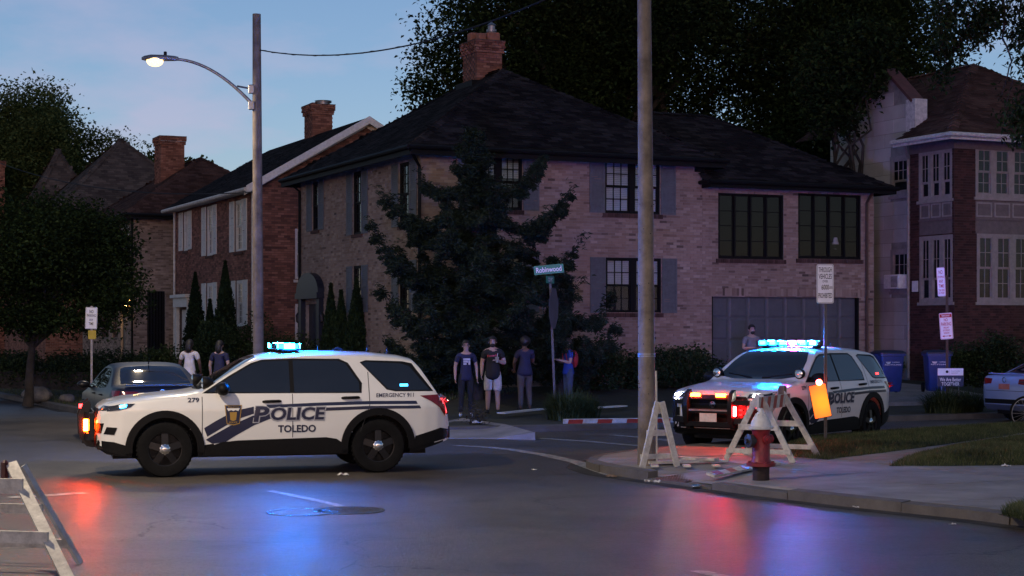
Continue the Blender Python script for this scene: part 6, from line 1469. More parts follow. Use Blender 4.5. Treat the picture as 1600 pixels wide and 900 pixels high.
# ------------------------------------------------------------------ poles, lamps, wires
LAMP_E = emit('street_lamp_glow', (1.0, 0.68, 0.26), 3.0)
def street_lamp(label, base, H, dirx, arm, power, r=0.12, attach=1.25, lean=0.0):
    t = thing('street_lamp', label, 'street lamp', base)
    MB().tube([(lean, 0, -0.1), (lean*0.6, 0, H*0.35), (lean*0.2, 0, H*0.75), (0, 0, H)], [r*1.15, r*1.05, r*0.95, r*0.85], 14).build('pole', WOODPOLE, t, 40)
    d = Vector(dirx).normalized(); zb = H-attach; A = lambda a, z: (d.x*a, d.y*a, z)
    MB().tube([A(0.08+(arm-0.08)*u, zb-0.5+0.96*(1-(1-u)**1.9)) for u in np.linspace(0, 1, 14)], list(np.linspace(0.038, 0.03, 14)), 8).tube([A(0.08, zb-0.16), A(0.42, zb-0.1)], 0.022, 6).build('arm', GALV, t, 60)
    for z in (zb-0.5, zb-0.15): MB().bbox(d.x*0.1-0.07, d.x*0.1+0.07, d.y*0.1-0.09, d.y*0.1+0.09, z-0.1, z+0.08, 0.02).build('bracket', GALV, t)
    hd = MB(); c = A(arm+0.3, zb+0.46); sd = Vector((-d.y, d.x))
    prof = [(-0.38, 0.06, 0.05), (-0.3, 0.09, 0.07), (-0.05, 0.15, 0.09), (0.2, 0.17, 0.09), (0.34, 0.12, 0.06), (0.4, 0.04, 0.03)]; ring = 12; b0 = len(hd.v)
    for (a, w, h) in prof:
        for k in range(ring):
            q = 2*math.pi*k/ring; y, z = w*math.cos(q), h*math.sin(q); z = max(z, -0.03)
            hd.v.append((c[0]+d.x*a+sd.x*y, c[1]+d.y*a+sd.y*y, c[2]+z))
    for i in range(len(prof)-1):
        for k in range(ring): k2 = (k+1) % ring; hd.f.append((b0+i*ring+k, b0+i*ring+k2, b0+(i+1)*ring+k2, b0+(i+1)*ring+k))
    hd.f.append(tuple(range(b0+ring-1, b0-1, -1))); hd.f.append(tuple(b0+(len(prof)-1)*ring+k for k in range(ring)))
    lum = hd.build('lamp_head', GALV, t, 50)
    MB().lathe([(0.035, 0), (0.035, 0.07), (0, 0.08)], (c[0]-d.x*0.1, c[1]-d.y*0.1, c[2]+0.085), seg=10).build('photocell', BLACKP, lum)
    MB().ell((c[0]+d.x*0.12, c[1]+d.y*0.12, c[2]-0.05), (0.18, 0.18, 0.12), 16, 10).build('lamp_glass', LAMP_E, lum, 180)
    ld = bpy.data.lights.new('street_lamp_light', 'AREA'); ld.shape = 'DISK'; ld.size = 0.3; ld.energy = power; ld.color = (1.0, 0.80, 0.56)
    lo = bpy.data.objects.new('street_lamp_light', ld); COL.objects.link(lo); lo.parent = t; lo.location = (c[0]+d.x*0.12, c[1]+d.y*0.12, c[2]-0.17)
    return t
LP = bpix(401, 0, 0.13, 37.5)
lamp1 = street_lamp('lit street lamp on a wooden pole behind the police car roof', LP, at(397, 22, 37.5)[2]-0.13, (-1, -0.12), 1.75, 280, 0.105, 1.47, 0.05)
lamp2 = street_lamp('second street lamp on a wooden pole near the viewer, outside the picture', (-11.0, 16.2, 0.0), 9.4, (1, 0.25), 2.6, 1500, 0.12, 1.0)

RPOLE = gp(1005, 726, 0.12)
pt = thing('utility_pole', 'bare wooden utility pole on the hydrant corner', 'utility pole', RPOLE)
MB().tube([(0.05, 0, -0.1), (0.05, 0, 1), (0.035, 0, 4), (0.0, 0, 8.6)], [0.135, 0.122, 0.11, 0.09], 16).build('shaft', WOODPOLE, pt, 40)
mb = MB()
for z in (1.55, 1.58): mb.lathe([(0.125, 0), (0.129, 0), (0.129, 0.02), (0.125, 0.02)], (0.045, 0, z), seg=16, close=True)
mb.build('metal_band', GALV, pt)
ns = MB()
for i in range(26):
    a = rng.uniform(3.3, 6.1); z = rng.uniform(0.9, 3.8); rr = 0.122-0.004*z; ns.bar((0.045+rr*math.cos(a), rr*math.sin(a), z), (0.045+(rr+0.012)*math.cos(a), (rr+0.012)*math.sin(a), z), 0.012, 0.012)
tag(ns.build('nail_heads', BLACKM, pt), None, None, None, 'stuff')
cv = MB().tube([(0.19, -0.05, 0.0), (0.185, -0.05, 1.0), (0.178, -0.05, 1.35)], 0.016, 6); cv.build('pale_conduit', OLDWHITE, pt, 40)
wire = MB(); a = Vector(at(405, 78, 37.5)); b = Vector((RPOLE[0], RPOLE[1], at(1002, -78, RPOLE[1])[2])); pts = []
for t_ in np.linspace(0, 1, 40): p = a.lerp(b, t_); p.z -= 0.62*4*t_*(1-t_); pts.append(p)
wire.tube(pts, 0.014, 6)
tw = [p+Vector((0, 0.014*math.cos(i*2.2), 0.014*math.sin(i*2.2))) for i, p in enumerate([pts[0].lerp(pts[0], 0)]+pts[1:])]; wire.tube(tw, 0.008, 5)
tag(wire.build('service_wire', BLACKP, None, 60), 'black twisted service wire between lamp pole and utility pole', 'wire')
w2 = MB()
a, b = Vector(at(-40, 238, 60)), Vector(at(397, 300, 38)); pts = []
for t_ in np.linspace(0, 1, 30): p = a.lerp(b, t_); p.z -= 0.5*4*t_*(1-t_); pts.append(p)
w2.tube(pts, 0.012, 5); tag(w2.build('service_wire', BLACKP, None, 60), 'thin dark wire crossing before the left house roofs', 'wire')

# ------------------------------------------------------------------ signs
SIGNW = mat('sign_white', (0.78, 0.78, 0.78), 0.4, 0.05, 10); SIGNB = mat('sign_black', (0.015, 0.015, 0.018), 0.4, 0.05, 10); SIGNR = mat('sign_red', (0.5, 0.02, 0.04), 0.4, 0.05, 10)
SIGNG = mat('sign_green', (0.0, 0.2, 0.11), 0.4, 0.08, 10); SIGNBACK = mat('sign_back', (0.10, 0.10, 0.105), 0.5, 0.2, 5, metal=0.5)
def rrect(w, h, r, n=5):
    out = []
    for cx, cz, a0 in ((w/2-r, h/2-r, 0), (-w/2+r, h/2-r, 90), (-w/2+r, -h/2+r, 180), (w/2-r, -h/2+r, 270)):
        out += [(cx+r*math.cos(R(a0+90*i/n)), cz+r*math.sin(R(a0+90*i/n))) for i in range(n+1)]
    return out
def sign_plate(parent, w, h, loc, rot, m=SIGNW, border=None, r=0.03, name='plate'):
    o = MB().plate(rrect(w, h, r), -0.004, 0.0).build(name, m, parent); o.location = loc; o.rotation_euler = rot
    if border:
        a, b = rrect(w*0.94, h-w*0.06, r*0.8), rrect(w*0.90, h-w*0.10, r*0.7); n = len(a)
        MB().add([(x, -0.006, z) for x, z in a]+[(x, -0.006, z) for x, z in b], [(i, (i+1) % n, n+(i+1) % n, n+i) for i in range(n)]).build('border', border, o)
    return o
def sign_text(plate, lines, m):
    for (s, cz, w, h) in lines:
        mb = MB(); flat_text(mb, s, 0, cz, w, h, -0.0065, 0, 0.012); mb.build('lettering', m, plate, fix=False)
def post(parent, H, m, w=0.05, lean=(0, 0)):
    mb = MB(); l = Vector((lean[0], lean[1]))
    P = [(-w/2, 0.0), (-w/2+0.012, -0.0), (-w/2+0.012, 0.02), (w/2-0.012, 0.02), (w/2-0.012, 0), (w/2, 0), (w/2, 0.03), (-w/2, 0.03)]
    n = len(P); mb.add([(x, y, -0.1) for x, y in P]+[(x+l.x, y+l.y, H) for x, y in P], [tuple(range(n)), tuple(range(2*n-1, n-1, -1))]+[(i, (i+1) % n, n+(i+1) % n, n+i) for i in range(n)])
    return mb.build('post', m, parent)
SP = bpix(1290, 0, 0.2, 28.6); sg = thing('road_sign', 'white weight limit sign reading THROUGH VEHICLES OVER 6000 LBS PROHIBITED', 'sign', SP)
zt = at(1289, 413, 28.6)[2]-0.2; zb = at(1289, 474, 28.6)[2]-0.2; sh = zt-zb
post(sg, zt-0.03, SIGNBACK, 0.05)
pl = sign_plate(sg, 0.285, sh, (-0.01, -0.012, (zt+zb)/2), (0, 0, R(4)), SIGNW, SIGNB)
sign_text(pl, [('THROUGH', sh*0.36, 0.22, 0.085), ('VEHICLES', sh*0.19, 0.22, 0.085), ('OVER', sh*0.065, 0.09, 0.04), ('6000', -sh*0.085, 0.125, 0.085), ('PROHIBITED', -sh*0.30, 0.23, 0.085)], SIGNB)
mb = MB(); flat_text(mb, 'LBS', 0.095, -sh*0.095, 0.055, 0.045, -0.0065, 0, 0.01); mb.build('lettering', SIGNB, pl, fix=False)
pl.children[-1].location = (0, 0, 0)
# orange warning panel with red lamp strapped to that post
OR_E = emit('orange_panel_painted_glow', (1.0, 0.20, 0.015), 1.4)  # panel is no lamp; its emission stands in for light falling on it
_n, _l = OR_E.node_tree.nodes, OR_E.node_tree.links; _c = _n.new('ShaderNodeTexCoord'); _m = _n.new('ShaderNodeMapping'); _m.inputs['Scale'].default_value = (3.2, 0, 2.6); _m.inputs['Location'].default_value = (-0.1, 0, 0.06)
_g = _n.new('ShaderNodeTexGradient'); _g.gradient_type = 'SPHERICAL'; _r = _n.new('ShaderNodeValToRGB'); _r.color_ramp.elements[0].color = (1, 0.05, 0.02, 1); _r.color_ramp.elements[1].color = (1, 0.30, 0.015, 1); _r.color_ramp.elements[1].position = 0.8  # red edge to orange centre: falloff of that light painted into the emission
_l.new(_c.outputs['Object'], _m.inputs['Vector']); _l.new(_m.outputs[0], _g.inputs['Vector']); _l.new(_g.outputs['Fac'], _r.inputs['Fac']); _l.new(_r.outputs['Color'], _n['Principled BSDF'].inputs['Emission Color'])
op = thing('warning_panel', 'orange warning panel with painted glow and red lamp on the weight limit sign post', 'warning panel', (SP[0]-0.10, SP[1]-0.06, at(1279, 627, 28.5)[2]))
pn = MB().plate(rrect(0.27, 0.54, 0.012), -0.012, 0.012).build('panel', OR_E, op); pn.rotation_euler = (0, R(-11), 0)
MB().plate(rrect(0.29, 0.56, 0.015), 0.013, 0.022).build('backing', BLACKP, pn)
lb = MB().lathe([(0.045, -0.03), (0.05, -0.01), (0.05, 0.02), (0.0, 0.035)], (-0.02, -0.02, 0.31), 'y', 16).build('red_lamp', emit('red_warning_lamp', (1.0, 0.06, 0.03), 60), op, 50)
MB().box(-0.03, 0.12, 0.03, 0.05, -0.05, 0.05).build('strap', BLACKP, op)

NS = bpix(868, 0, 0.15, 38.2); ss = thing('street_sign', 'green Robinwood street name sign on a leaning post', 'sign', NS)
ztop = at(866, 438, 38.2)[2]-0.15
post(ss, ztop, SIGNBACK, 0.05, (-0.12, 0))
p1 = sign_plate(ss, 0.66, 0.20, (-0.15, -0.04, at(864, 421, 38.2)[2]-0.15), (0, R(-5.5), 0), SIGNG, None, 0.02)
sign_text(p1, [('Robinwood', 0, 0.56, 0.115)], SIGNW)
p2 = sign_plate(ss, 0.62, 0.16, (-0.12, 0.0, at(866, 437, 38.2)[2]-0.15), (0, 0, R(72)), SIGNG, None, 0.02)
sign_text(p2, [('COURT', 0, 0.35, 0.09)], SIGNW)
stp = MB().plate([(0.31*math.cos(R(22.5+45*i)), 0.31*math.sin(R(22.5+45*i))) for i in range(8)], 0.0, 0.004).build('octagon_plate', SIGNBACK, ss); stp.scale = (1, 1, 1.55); stp.rotation_euler = (0, R(3), R(68)); stp.location = (-0.04, 0.03, ztop-0.62)

PM = bpix(1480, 0, 0.3, 41.5); pk = thing('parking_sign', 'leaning sign post with two no parking signs by the blue bins', 'sign', PM)
zs = lambda y: at(1480, y, 41.5)[2]-0.3
post(pk, zs(430), BROWNSP, 0.06)
q1 = sign_plate(pk, 0.31, zs(489)-zs(530), (-0.03, -0.02, (zs(489)+zs(530))/2), (0, R(-4), 0), mat('sign_white_refl', (0.85, 0.8, 0.85), 0.35, 0.03, 10), SIGNR)
hh = zs(489)-zs(530)
sign_text(q1, [('NO', hh*0.24, 0.09, 0.075), ('PARKING', hh*0.08, 0.24, 0.085), ('FRIDAY', -hh*0.06, 0.13, 0.045), ('SATURDAY', -hh*0.16, 0.17, 0.045), ('SUNDAY', -hh*0.26, 0.14, 0.045)], SIGNR)
mb = MB().box(-0.14, 0.14, -0.0075, -0.006, hh*0.33, hh*0.46); mb.build('red_band', SIGNR, q1)
mb = MB(); flat_text(mb, 'TEMPORARY', 0, hh*0.395, 0.2, 0.04, -0.0085, 0, 0.01); mb.build('lettering', SIGNW, q1, fix=False)
mb = MB().add([(-0.11, -0.0065, -hh*0.38), (-0.06, -0.0065, -hh*0.34), (-0.06, -0.0065, -hh*0.37), (0.06, -0.0065, -hh*0.37), (0.06, -0.0065, -hh*0.34), (0.11, -0.0065, -hh*0.38), (0.06, -0.0065, -hh*0.42), (0.06, -0.0065, -hh*0.39), (-0.06, -0.0065, -hh*0.39), (-0.06, -0.0065, -hh*0.42)], [tuple(range(10))]); mb.build('arrow', SIGNR, q1, fix=False)
q2 = sign_plate(pk, 0.19, zs(418)-zs(463), (-0.15, -0.02, (zs(418)+zs(463))/2), (0, R(-3), R(-25)), SIGNW, SIGNR); h2 = zs(418)-zs(463)
sign_text(q2, [('NO', h2*0.34, 0.09, 0.09), ('STOPPING', h2*0.17, 0.15, 0.05), ('ANY', h2*0.02, 0.10, 0.08), ('TIME', -h2*0.14, 0.12, 0.08), ('THIS SIDE', -h2*0.29, 0.14, 0.05), ('OF STREET', -h2*0.39, 0.14, 0.05)], SIGNR)
LPK = bpix(143, 0, 0.13, 43.5); lk = thing('parking_sign', 'white parking notice with yellow band on a post by the left hedge', 'sign', LPK); zl = lambda y: at(143, y, 43.5)[2]-0.13
post(lk, zl(478), GALV, 0.05)
q3 = sign_plate(lk, 0.30, zl(480)-zl(514), (0, -0.02, (zl(480)+zl(514))/2), (0, R(2), 0), SIGNW, SIGNB); h3_ = zl(480)-zl(514)
sign_text(q3, [('NO', h3_*0.3, 0.1, 0.08), ('PARKING', h3_*0.12, 0.22, 0.07), ('ANY', -h3_*0.08, 0.1, 0.06), ('TIME', -h3_*0.26, 0.12, 0.07)], SIGNB)
MB().plate(rrect(0.2, 0.22, 0.02), -0.006, 0).build('yellow_plate', mat('yellow_sign', (0.5, 0.36, 0.03), 0.5), lk).location = (0.02, -0.02, zl(523))

YS = bpix(1485, 0, 0.2, 40.6); ys = thing('yard_sign', 'white and navy yard sign reading We Are Better Together by the bins', 'sign', YS); zy = lambda y: at(1485, y, 40.6)[2]-0.2
mb = MB()
for x in (-0.2, 0.2): mb.tube([(x, 0.01, -0.1), (x, 0.01, zy(578))], 0.006, 6)
tag(mb.build('wire_stand', GALV, ys), None, None, None, 'stuff')
yb = MB().plate(rrect(0.62, zy(575)-zy(604), 0.01), -0.005, 0.005).build('board', mat('navy_board', (0.02, 0.03, 0.09), 0.5), ys); yb.location = (0, 0, (zy(575)+zy(604))/2); hy = zy(575)-zy(604)
MB().box(-0.30, 0.30, -0.008, -0.006, hy*0.1, hy*0.48).build('white_band', SIGNW, yb)
mb = MB(); flat_text(mb, 'We Are Better', 0, -hy*0.12, 0.5, 0.085, -0.0085, 0, 0.01); flat_text(mb, 'TOGETHER', 0, -hy*0.36, 0.42, 0.08, -0.0085, 0, 0.01); mb.build('lettering', SIGNW, yb, fix=False)
mb = MB().box(-0.03, -0.028, -0.0095, -0.008, hy*0.16, hy*0.42).lathe([(0.03, -0.0095), (0.034, -0.0095)], (-0.08, 0, hy*0.3), 'y', 16); flat_text(mb, 'community', 0.12, hy*0.33, 0.2, 0.03, -0.0095); flat_text(mb, 'partners', 0.1, hy*0.22, 0.15, 0.03, -0.0095); mb.build('emblem', SIGNB, yb, fix=False)

# ------------------------------------------------------------------ wheeled bins
BINB = mat('bin_blue', (0.012, 0.035, 0.16), 0.45, 0.15, 6, 0.05)
def wheelie(label, loc, rz):
    t = thing('wheeled_bin', label, 'bin', loc, rz, 'blue wheeled bins on the verge')
    mb = MB(); rings = [(0.23, 0.25, 0.04), (0.25, 0.27, 0.1), (0.30, 0.34, 0.92), (0.33, 0.37, 0.93), (0.33, 0.37, 0.98)]
    for (w, d, z) in rings: mb.v += [(x*1.0, y, z) for x, y in rrect(2*w, 2*d, 0.06, 4)]
    n = len(rrect(1, 1, 0.1, 4))
    for i in range(len(rings)-1):
        for k in range(n): mb.f.append((i*n+k, i*n+(k+1) % n, (i+1)*n+(k+1) % n, (i+1)*n+k))
    mb.f.append(tuple(range(n-1, -1, -1))); mb.build('body', BINB, t, 50)
    ld = MB(); top = [(0.35, 0.39, 0.985), (0.35, 0.39, 1.01), (0.28, 0.30, 1.06), (0.1, 0.1, 1.075)]
    for (w, d, z) in top: ld.v += [(x, y, z-0.0*y) for x, y in rrect(2*w, 2*d, 0.07, 4)]
    for i in range(3):
        for k in range(n): ld.f.append((i*n+k, i*n+(k+1) % n, (i+1)*n+(k+1) % n, (i+1)*n+k))
    ld.f.append(tuple(3*n+k for k in range(n))); ld.f.append(tuple(range(n-1, -1, -1))); ld.build('lid', mat('bin_lid', (0.01, 0.015, 0.045), 0.45, 0.2, 6), t, 50)
    MB().tube([(-0.28, 0.36, 0.93), (-0.28, 0.47, 0.98), (0.28, 0.47, 0.98), (0.28, 0.36, 0.93)], 0.018, 8).build('handle', BINB, t, 60)
    for s in (-1, 1): MB().lathe([(0.12, -0.03), (0.125, 0), (0.12, 0.03)], (s*0.3, 0.27, 0.125), 'x', 18).build('wheel', RUBBER, t, 40)
    em = MB(); yy = -0.335
    em.lathe([(0.05, yy), (0.07, yy)], (-0.12, 0, 0.78), 'y', 18); em.lathe([(0, yy), (0.04, yy)], (-0.12, 0, 0.78), 'y', 12)
    flat_text(em, 'City of', 0.07, 0.815, 0.17, 0.035, yy); flat_text(em, 'Toledo', 0.07, 0.765, 0.2, 0.05, yy, 0, 0.01); flat_text(em, 'RECYCLING', 0.0, 0.69, 0.42, 0.03, yy, 0, 0.01)
    e = em.build('emblem', SIGNW, t, fix=False); e.rotation_euler = (R(-4.2), 0, 0); e.location = (0, -0.05, 0.0); return t
b1 = wheelie('blue wheeled bin behind the far police car tail', bpix(1388, 0, 0.47, 43.2), R(8)); b2 = wheelie('blue wheeled bin behind the no parking sign post', bpix(1464, 0, 0.47, 43.6), R(-3))

# ------------------------------------------------------------------ fire hydrant
HP = gp(1189, 747, 0.125); hy_ = thing('fire_hydrant', 'red fire hydrant with white bonnet on the pavement corner', 'fire hydrant', HP)
HRED = mat('hydrant_red', (0.26, 0.016, 0.026), 0.45, 0.25, 8, 0.15); HWH = mat('hydrant_white', (0.68, 0.68, 0.68), 0.45, 0.12, 10, 0.1); HBASE = mat('hydrant_base', (0.035, 0.018, 0.018), 0.8, 0.3, 10, 0.3)
MB().lathe([(0.11, -0.05), (0.11, 0.14), (0.125, 0.15)], seg=24).build('foot', HBASE, hy_, 40)
MB().lathe([(0.125, 0.15), (0.19, 0.16), (0.19, 0.20), (0.135, 0.205), (0.13, 0.23), (0.118, 0.25), (0.115, 0.60), (0.125, 0.62), (0.125, 0.64)], seg=28).build('barrel', HRED, hy_, 40)
bo = MB()
for k in range(8): a = k*math.pi/4+0.2; bo.lathe([(0.018, 0.0), (0.018, 0.02), (0, 0.022)], (0.165*math.cos(a), 0.165*math.sin(a), 0.20), seg=6)
tag(bo.build('flange_bolts', HRED, hy_), None, None, None, 'stuff')
bn = MB().lathe([(0.16, 0.64), (0.165, 0.65), (0.165, 0.675), (0.135, 0.68), (0.128, 0.73), (0.10, 0.79), (0.055, 0.835), (0.05, 0.86), (0.035, 0.865), (0.03, 0.91), (0, 0.915)], seg=28)
for k in range(8): a = k*math.pi/4; bn.bar((0.13*math.cos(a), 0.13*math.sin(a), 0.69), (0.06*math.cos(a), 0.06*math.sin(a), 0.84), 0.016, 0.02)
bn.build('bonnet', HWH, hy_, 40)
nz_ = MB().lathe([(0.06, 0.0), (0.06, 0.13), (0.085, 0.135), (0.09, 0.20), (0.07, 0.205), (0.03, 0.21), (0.03, 0.24), (0, 0.24)], (0, 0, 0), 'x', 20)
nzo = nz_.build('pumper_cap', mat('hydrant_cap_dark', (0.05, 0.045, 0.048), 0.5, 0.3, 10, 0.2), hy_, 40); nzo.location = (0, 0, 0.49); nzo.rotation_euler = (0, 0, R(205))
for rz in (25, 295): o = MB().lathe([(0.045, 0.0), (0.045, 0.12), (0.058, 0.122), (0.058, 0.16), (0.022, 0.165), (0.022, 0.19), (0, 0.19)], (0, 0, 0), 'x', 16).build('hose_cap', HRED, hy_, 40); o.location = (0, 0, 0.51); o.rotation_euler = (0, 0, R(rz))

# ------------------------------------------------------------------ barricades
REDSTR = mat('barricade_red', (0.42, 0.05, 0.03), 0.5, 0.2, 12, 0.1); RAWW = mat('raw_wood', (0.24, 0.16, 0.10), 0.8, 0.25, 10, 0.3)
def a_frame(parent, H=0.98, half=0.42, depth=0.10, x=0.0, spread_y=True):
    """one A: legs splay along local y, the frame stands at local x"""
    fr = MB().bar((x, -half, 0.0), (x, -0.02, H), 0.035, 0.085, (0, 1, 0.4)); fr.build('leg', OLDWHITE, parent)
    MB().bar((x+0.04, half, 0.0), (x+0.04, 0.02, H), 0.035, 0.085, (0, -1, 0.4)).build('leg', OLDWHITE, parent)
    for f, w in ((0.16, 0.07), (0.52, 0.085), (0.86, 0.085)):
        y = half*(1-f)+0.02; MB().box(x-0.045, x-0.02, -y-0.03, y+0.03, f*H-w/2, f*H+w/2).build('cross_brace', OLDWHITE, parent)
def striped_board(parent, p, q, h=0.18, t=0.03, n=9, up=(0, 0, 1), name='board', slant=0.5):
    """white plank with slanted red bands set proud of both faces"""
    p, q, up = Vector(p), Vector(q), Vector(up).normalized(); a = (q-p).normalized(); nrm = a.cross(up).normalized(); L = (q-p).length
    up = nrm.cross(a).normalized()
    bd = MB().bar(p, q, t, h, up).build(name, OLDWHITE, parent)
    if n == 0: return bd
    st = MB(); w = L/(2*n)
    for i in range(n):
        s0 = i*2*w+w*0.3
        for sg in (-1, 1):
            o = nrm*(t/2+0.002)*sg; P = []
            for (u, v) in ((s0, -h/2), (s0+w, -h/2), (s0+w+h*slant, h/2), (s0+h*slant, h/2)): P.append(p+a*min(max(u, 0), L)+up*v*0.98+o)
            st.add(P, [(0,1,2,3)])
    st.build('stripes', REDSTR, bd, fix=False); return bd
# barricade behind the hydrant: axis runs away from the lens
c0 = Vector((3.62, 25.35)); c1 = Vector((4.12, 26.45)); ax = (c1-c0)
bk = thing('barricade', 'white sawhorse barricade with striped rail standing behind the hydrant', 'barricade', (c0.x, c0.y, 0.12), math.atan2(ax.y, ax.x))
a_frame(bk, 0.98, 0.52, x=0.0); a_frame(bk, 0.98, 0.58, x=ax.length)
striped_board(bk, (-0.25, -0.06, 0.86), (ax.length+0.25, -0.06, 0.86), 0.19, 0.03, 5)
MB().box(ax.length-0.02, ax.length+0.12, -0.05, 0.04, 0.86, 1.08).build('wood_block', RAWW, bk)
# narrow A-frame leaning by the pole, its rails fallen off
q0 = gp(1029, 722, 0.12); bp = thing('barricade', 'single white A frame of a broken sawhorse leaning at the utility pole', 'barricade', (2.08, 24.45, q0[2]), R(-66))
a_frame(bp, 0.92, 0.27)
for i, (x0, y0, x1, y1, zz, lab) in enumerate(((1012, 727, 1135, 724, 0.04, 'white fallen rail lying flat by the utility pole, the longer one'), (1020, 721, 1120, 726, 0.075, 'white fallen rail lying across the longer one'))):
    p, q = gp(x0, y0, 0.12), gp(x1, y1, 0.12); o = MB().bar((p[0], p[1], 0.12+zz), (q[0], q[1], 0.12+zz), 0.16, 0.035).build('fallen_rail', OLDWHITE); tag(o, lab, 'plank')
for i, x in enumerate((1022, 1072, 1118)):
    p = gp(x, 729, 0.12); o = MB().box(p[0]-0.05, p[0]+0.05, p[1]-0.2, p[1]+0.06, 0.127, 0.152).build('wood_foot', OLDWHITE); tag(o, ('short white wood foot under the left end of the fallen rails', 'short white wood foot under the middle of the fallen rails', 'short white wood foot under the right end of the fallen rails')[i], 'plank')
p, q = gp(1110, 747, 0.12), gp(1214, 727, 0.12); fb = thing('fallen_board', 'red and white striped board lying on the pavement by the hydrant', 'board'); striped_board(fb, (p[0], p[1], 0.16), (q[0], q[1], 0.16), 0.12, 0.03, 5, (0.1, 1.0, 0.12))
MB().bar((p[0]+0.05, p[1]+0.12, 0.14), (q[0], q[1]+0.14, 0.14), 0.09, 0.03).build('batten', RAWW, fb)
p, q = gp(880, 665, 0.135), gp(1062, 662.5, 0.135); fk = thing('fallen_board', 'long orange and white striped board lying along the far kerb', 'board'); striped_board(fk, (p[0], p[1], 0.22), (q[0], q[1], 0.22), 0.09, 0.035, 4, (0, -0.35, 1), slant=0.15)
for (x0, y0, x1, y1, lab) in ((783, 652, 848, 645, 'pale board lying in the grass at the bystanders feet'), (930, 643, 975, 640, 'pale board lying in the grass right of the sign post')):
    p, q = gp(x0, y0, 0.15), gp(x1, y1, 0.15); o = MB().bar((p[0], p[1], 0.24), (q[0], q[1], 0.24), 0.2, 0.03).build('fallen_rail', WHITEP); tag(o, lab, 'plank')
# foreground barricade at the left edge
n0 = gp(108, 908); n1 = gp(126, 881); mid_ = Vector(((n0[0]+n1[0])/2, (n0[1]+n1[1])/2)); H0 = 0.99
lbk = thing('barricade', 'white sawhorse barricade with red lamp at the left edge of the road', 'barricade', (0, 0, 0))
T0 = Vector(at(17, 724, 15.0)); e0 = Vector((n0[0], n0[1], 0)); e1 = Vector((n1[0], n1[1], 0)); T0.z = max(T0.z, 0.9)
MB().bar(e0, T0, 0.035, 0.10, (1, 0.25, 0)).build('leg', OLDWHITE, lbk); MB().bar(e1, T0+Vector((0.07, 0.12, -0.03)), 0.03, 0.09, (0.2, 1, 0)).build('leg', OLDWHITE, lbk)
f_l0 = e0+Vector((-1.25, 0.25, 0)); f_l1 = e1+Vector((-1.25, 0.25, 0)); f_t = T0+Vector((-1.2, 0.25, 0)); 
MB().bar(f_l0, f_t, 0.035, 0.10, (1, 0.25, 0)).build('leg', OLDWHITE, lbk); MB().bar(f_l1, f_t+Vector((0.05, 0.12, -0.03)), 0.03, 0.09, (0.2, 1, 0)).build('leg', OLDWHITE, lbk)
dx = (f_t-T0).normalized()
for f in (0.80, 0.36): a = e0.lerp(T0, f)+Vector((0.02, -0.05, 0)); striped_board(lbk, a, a+dx*1.3, 0.10 if f < 0.7 else 0.13, 0.03, 0, name='rail')
for f in (0.20, 0.55): a = e1.lerp(T0, f); MB().bar(a, a+dx*1.3, 0.03, 0.08).build('rail', OLDWHITE, lbk)
MB().bbox(T0.x-0.075, T0.x-0.015, T0.y-0.06, T0.y+0.02, T0.z-0.14, T0.z+0.03, 0.02).build('lamp_lens', mat('dull_red_lens', (0.07, 0.012, 0.012), 0.3, 0.2, 10), lbk)

# ------------------------------------------------------------------ bicycle at the right edge
BK = bpix(1603, 0, 0.0, 35.2); bc = thing('bicycle', 'dark bicycle with only its wheel showing at the right edge', 'bicycle', (BK[0], BK[1], 0.0), R(8))
def bwheel(x):
    t = MB(); seg = 40; b0 = 0
    for i in range(seg):
        a = 2*math.pi*i/seg
        for k in range(8): q = 2*math.pi*k/8; rr = 0.33+0.024*math.cos(q); t.v.append((x+rr*math.cos(a), 0.024*math.sin(q), 0.355+rr*math.sin(a)))
    for i in range(seg):
        for k in range(8): t.f.append((i*8+k, ((i+1) % seg)*8+k, ((i+1) % seg)*8+(k+1) % 8, i*8+(k+1) % 8))
    w = t.build('wheel', RUBBER, bc, 60)
    rm = MB().lathe([(0.312, -0.012), (0.312, 0.012), (0.298, 0.012), (0.298, -0.012)], (x, 0, 0.355), 'y', 36, close=True); rm.build('rim', GALV, w, 40)
    sp = MB()
    for i in range(20): a = 2*math.pi*i/20; sp.tube([(x+0.02*math.cos(a+0.6), 0.02*(1 if i % 2 else -1), 0.355+0.02*math.sin(a+0.6)), (x+0.30*math.cos(a), 0, 0.355+0.30*math.sin(a))], 0.0022, 3)
    tag(sp.build('spokes', GALV, w), None, None, None, 'stuff')
bwheel(0.0); bwheel(1.03)
MB().tube([(1.03, 0, 0.355), (0.62, 0, 0.32), (0.52, 0, 0.78), (0.05, 0, 0.80)], 0.017, 8).tube([(0.62, 0, 0.32), (0.08, 0, 0.72)], 0.018, 8).tube([(1.03, 0, 0.355), (0.53, 0, 0.76)], 0.012, 6).tube([(0.0, 0, 0.355), (0.03, 0, 0.66), (0.08, 0, 0.95)], 0.017, 8).build('frame', BLACKM, bc, 60)
MB().tube([(0.0, -0.3, 0.98), (0.06, -0.1, 0.98), (0.06, 0.1, 0.98), (0.0, 0.3, 0.98)], 0.012, 6).build('handlebar', BLACKM, bc, 60); MB().ell((0.50, 0, 0.86), (0.13, 0.07, 0.035)).build('saddle', BLACKP, bc, 180)
MB().tube([(0.9, 0.03, 0.33), (0.82, 0.16, 0.0)], 0.009, 5).build('kickstand', BLACKM, bc); MB().lathe([(0.085, -0.03), (0.085, -0.025), (0, -0.025)], (0.62, 0, 0.32), 'y', 20).bar((0.62, -0.06, 0.32), (0.52, -0.06, 0.18), 0.012, 0.02).build('crank', GALV, bc)

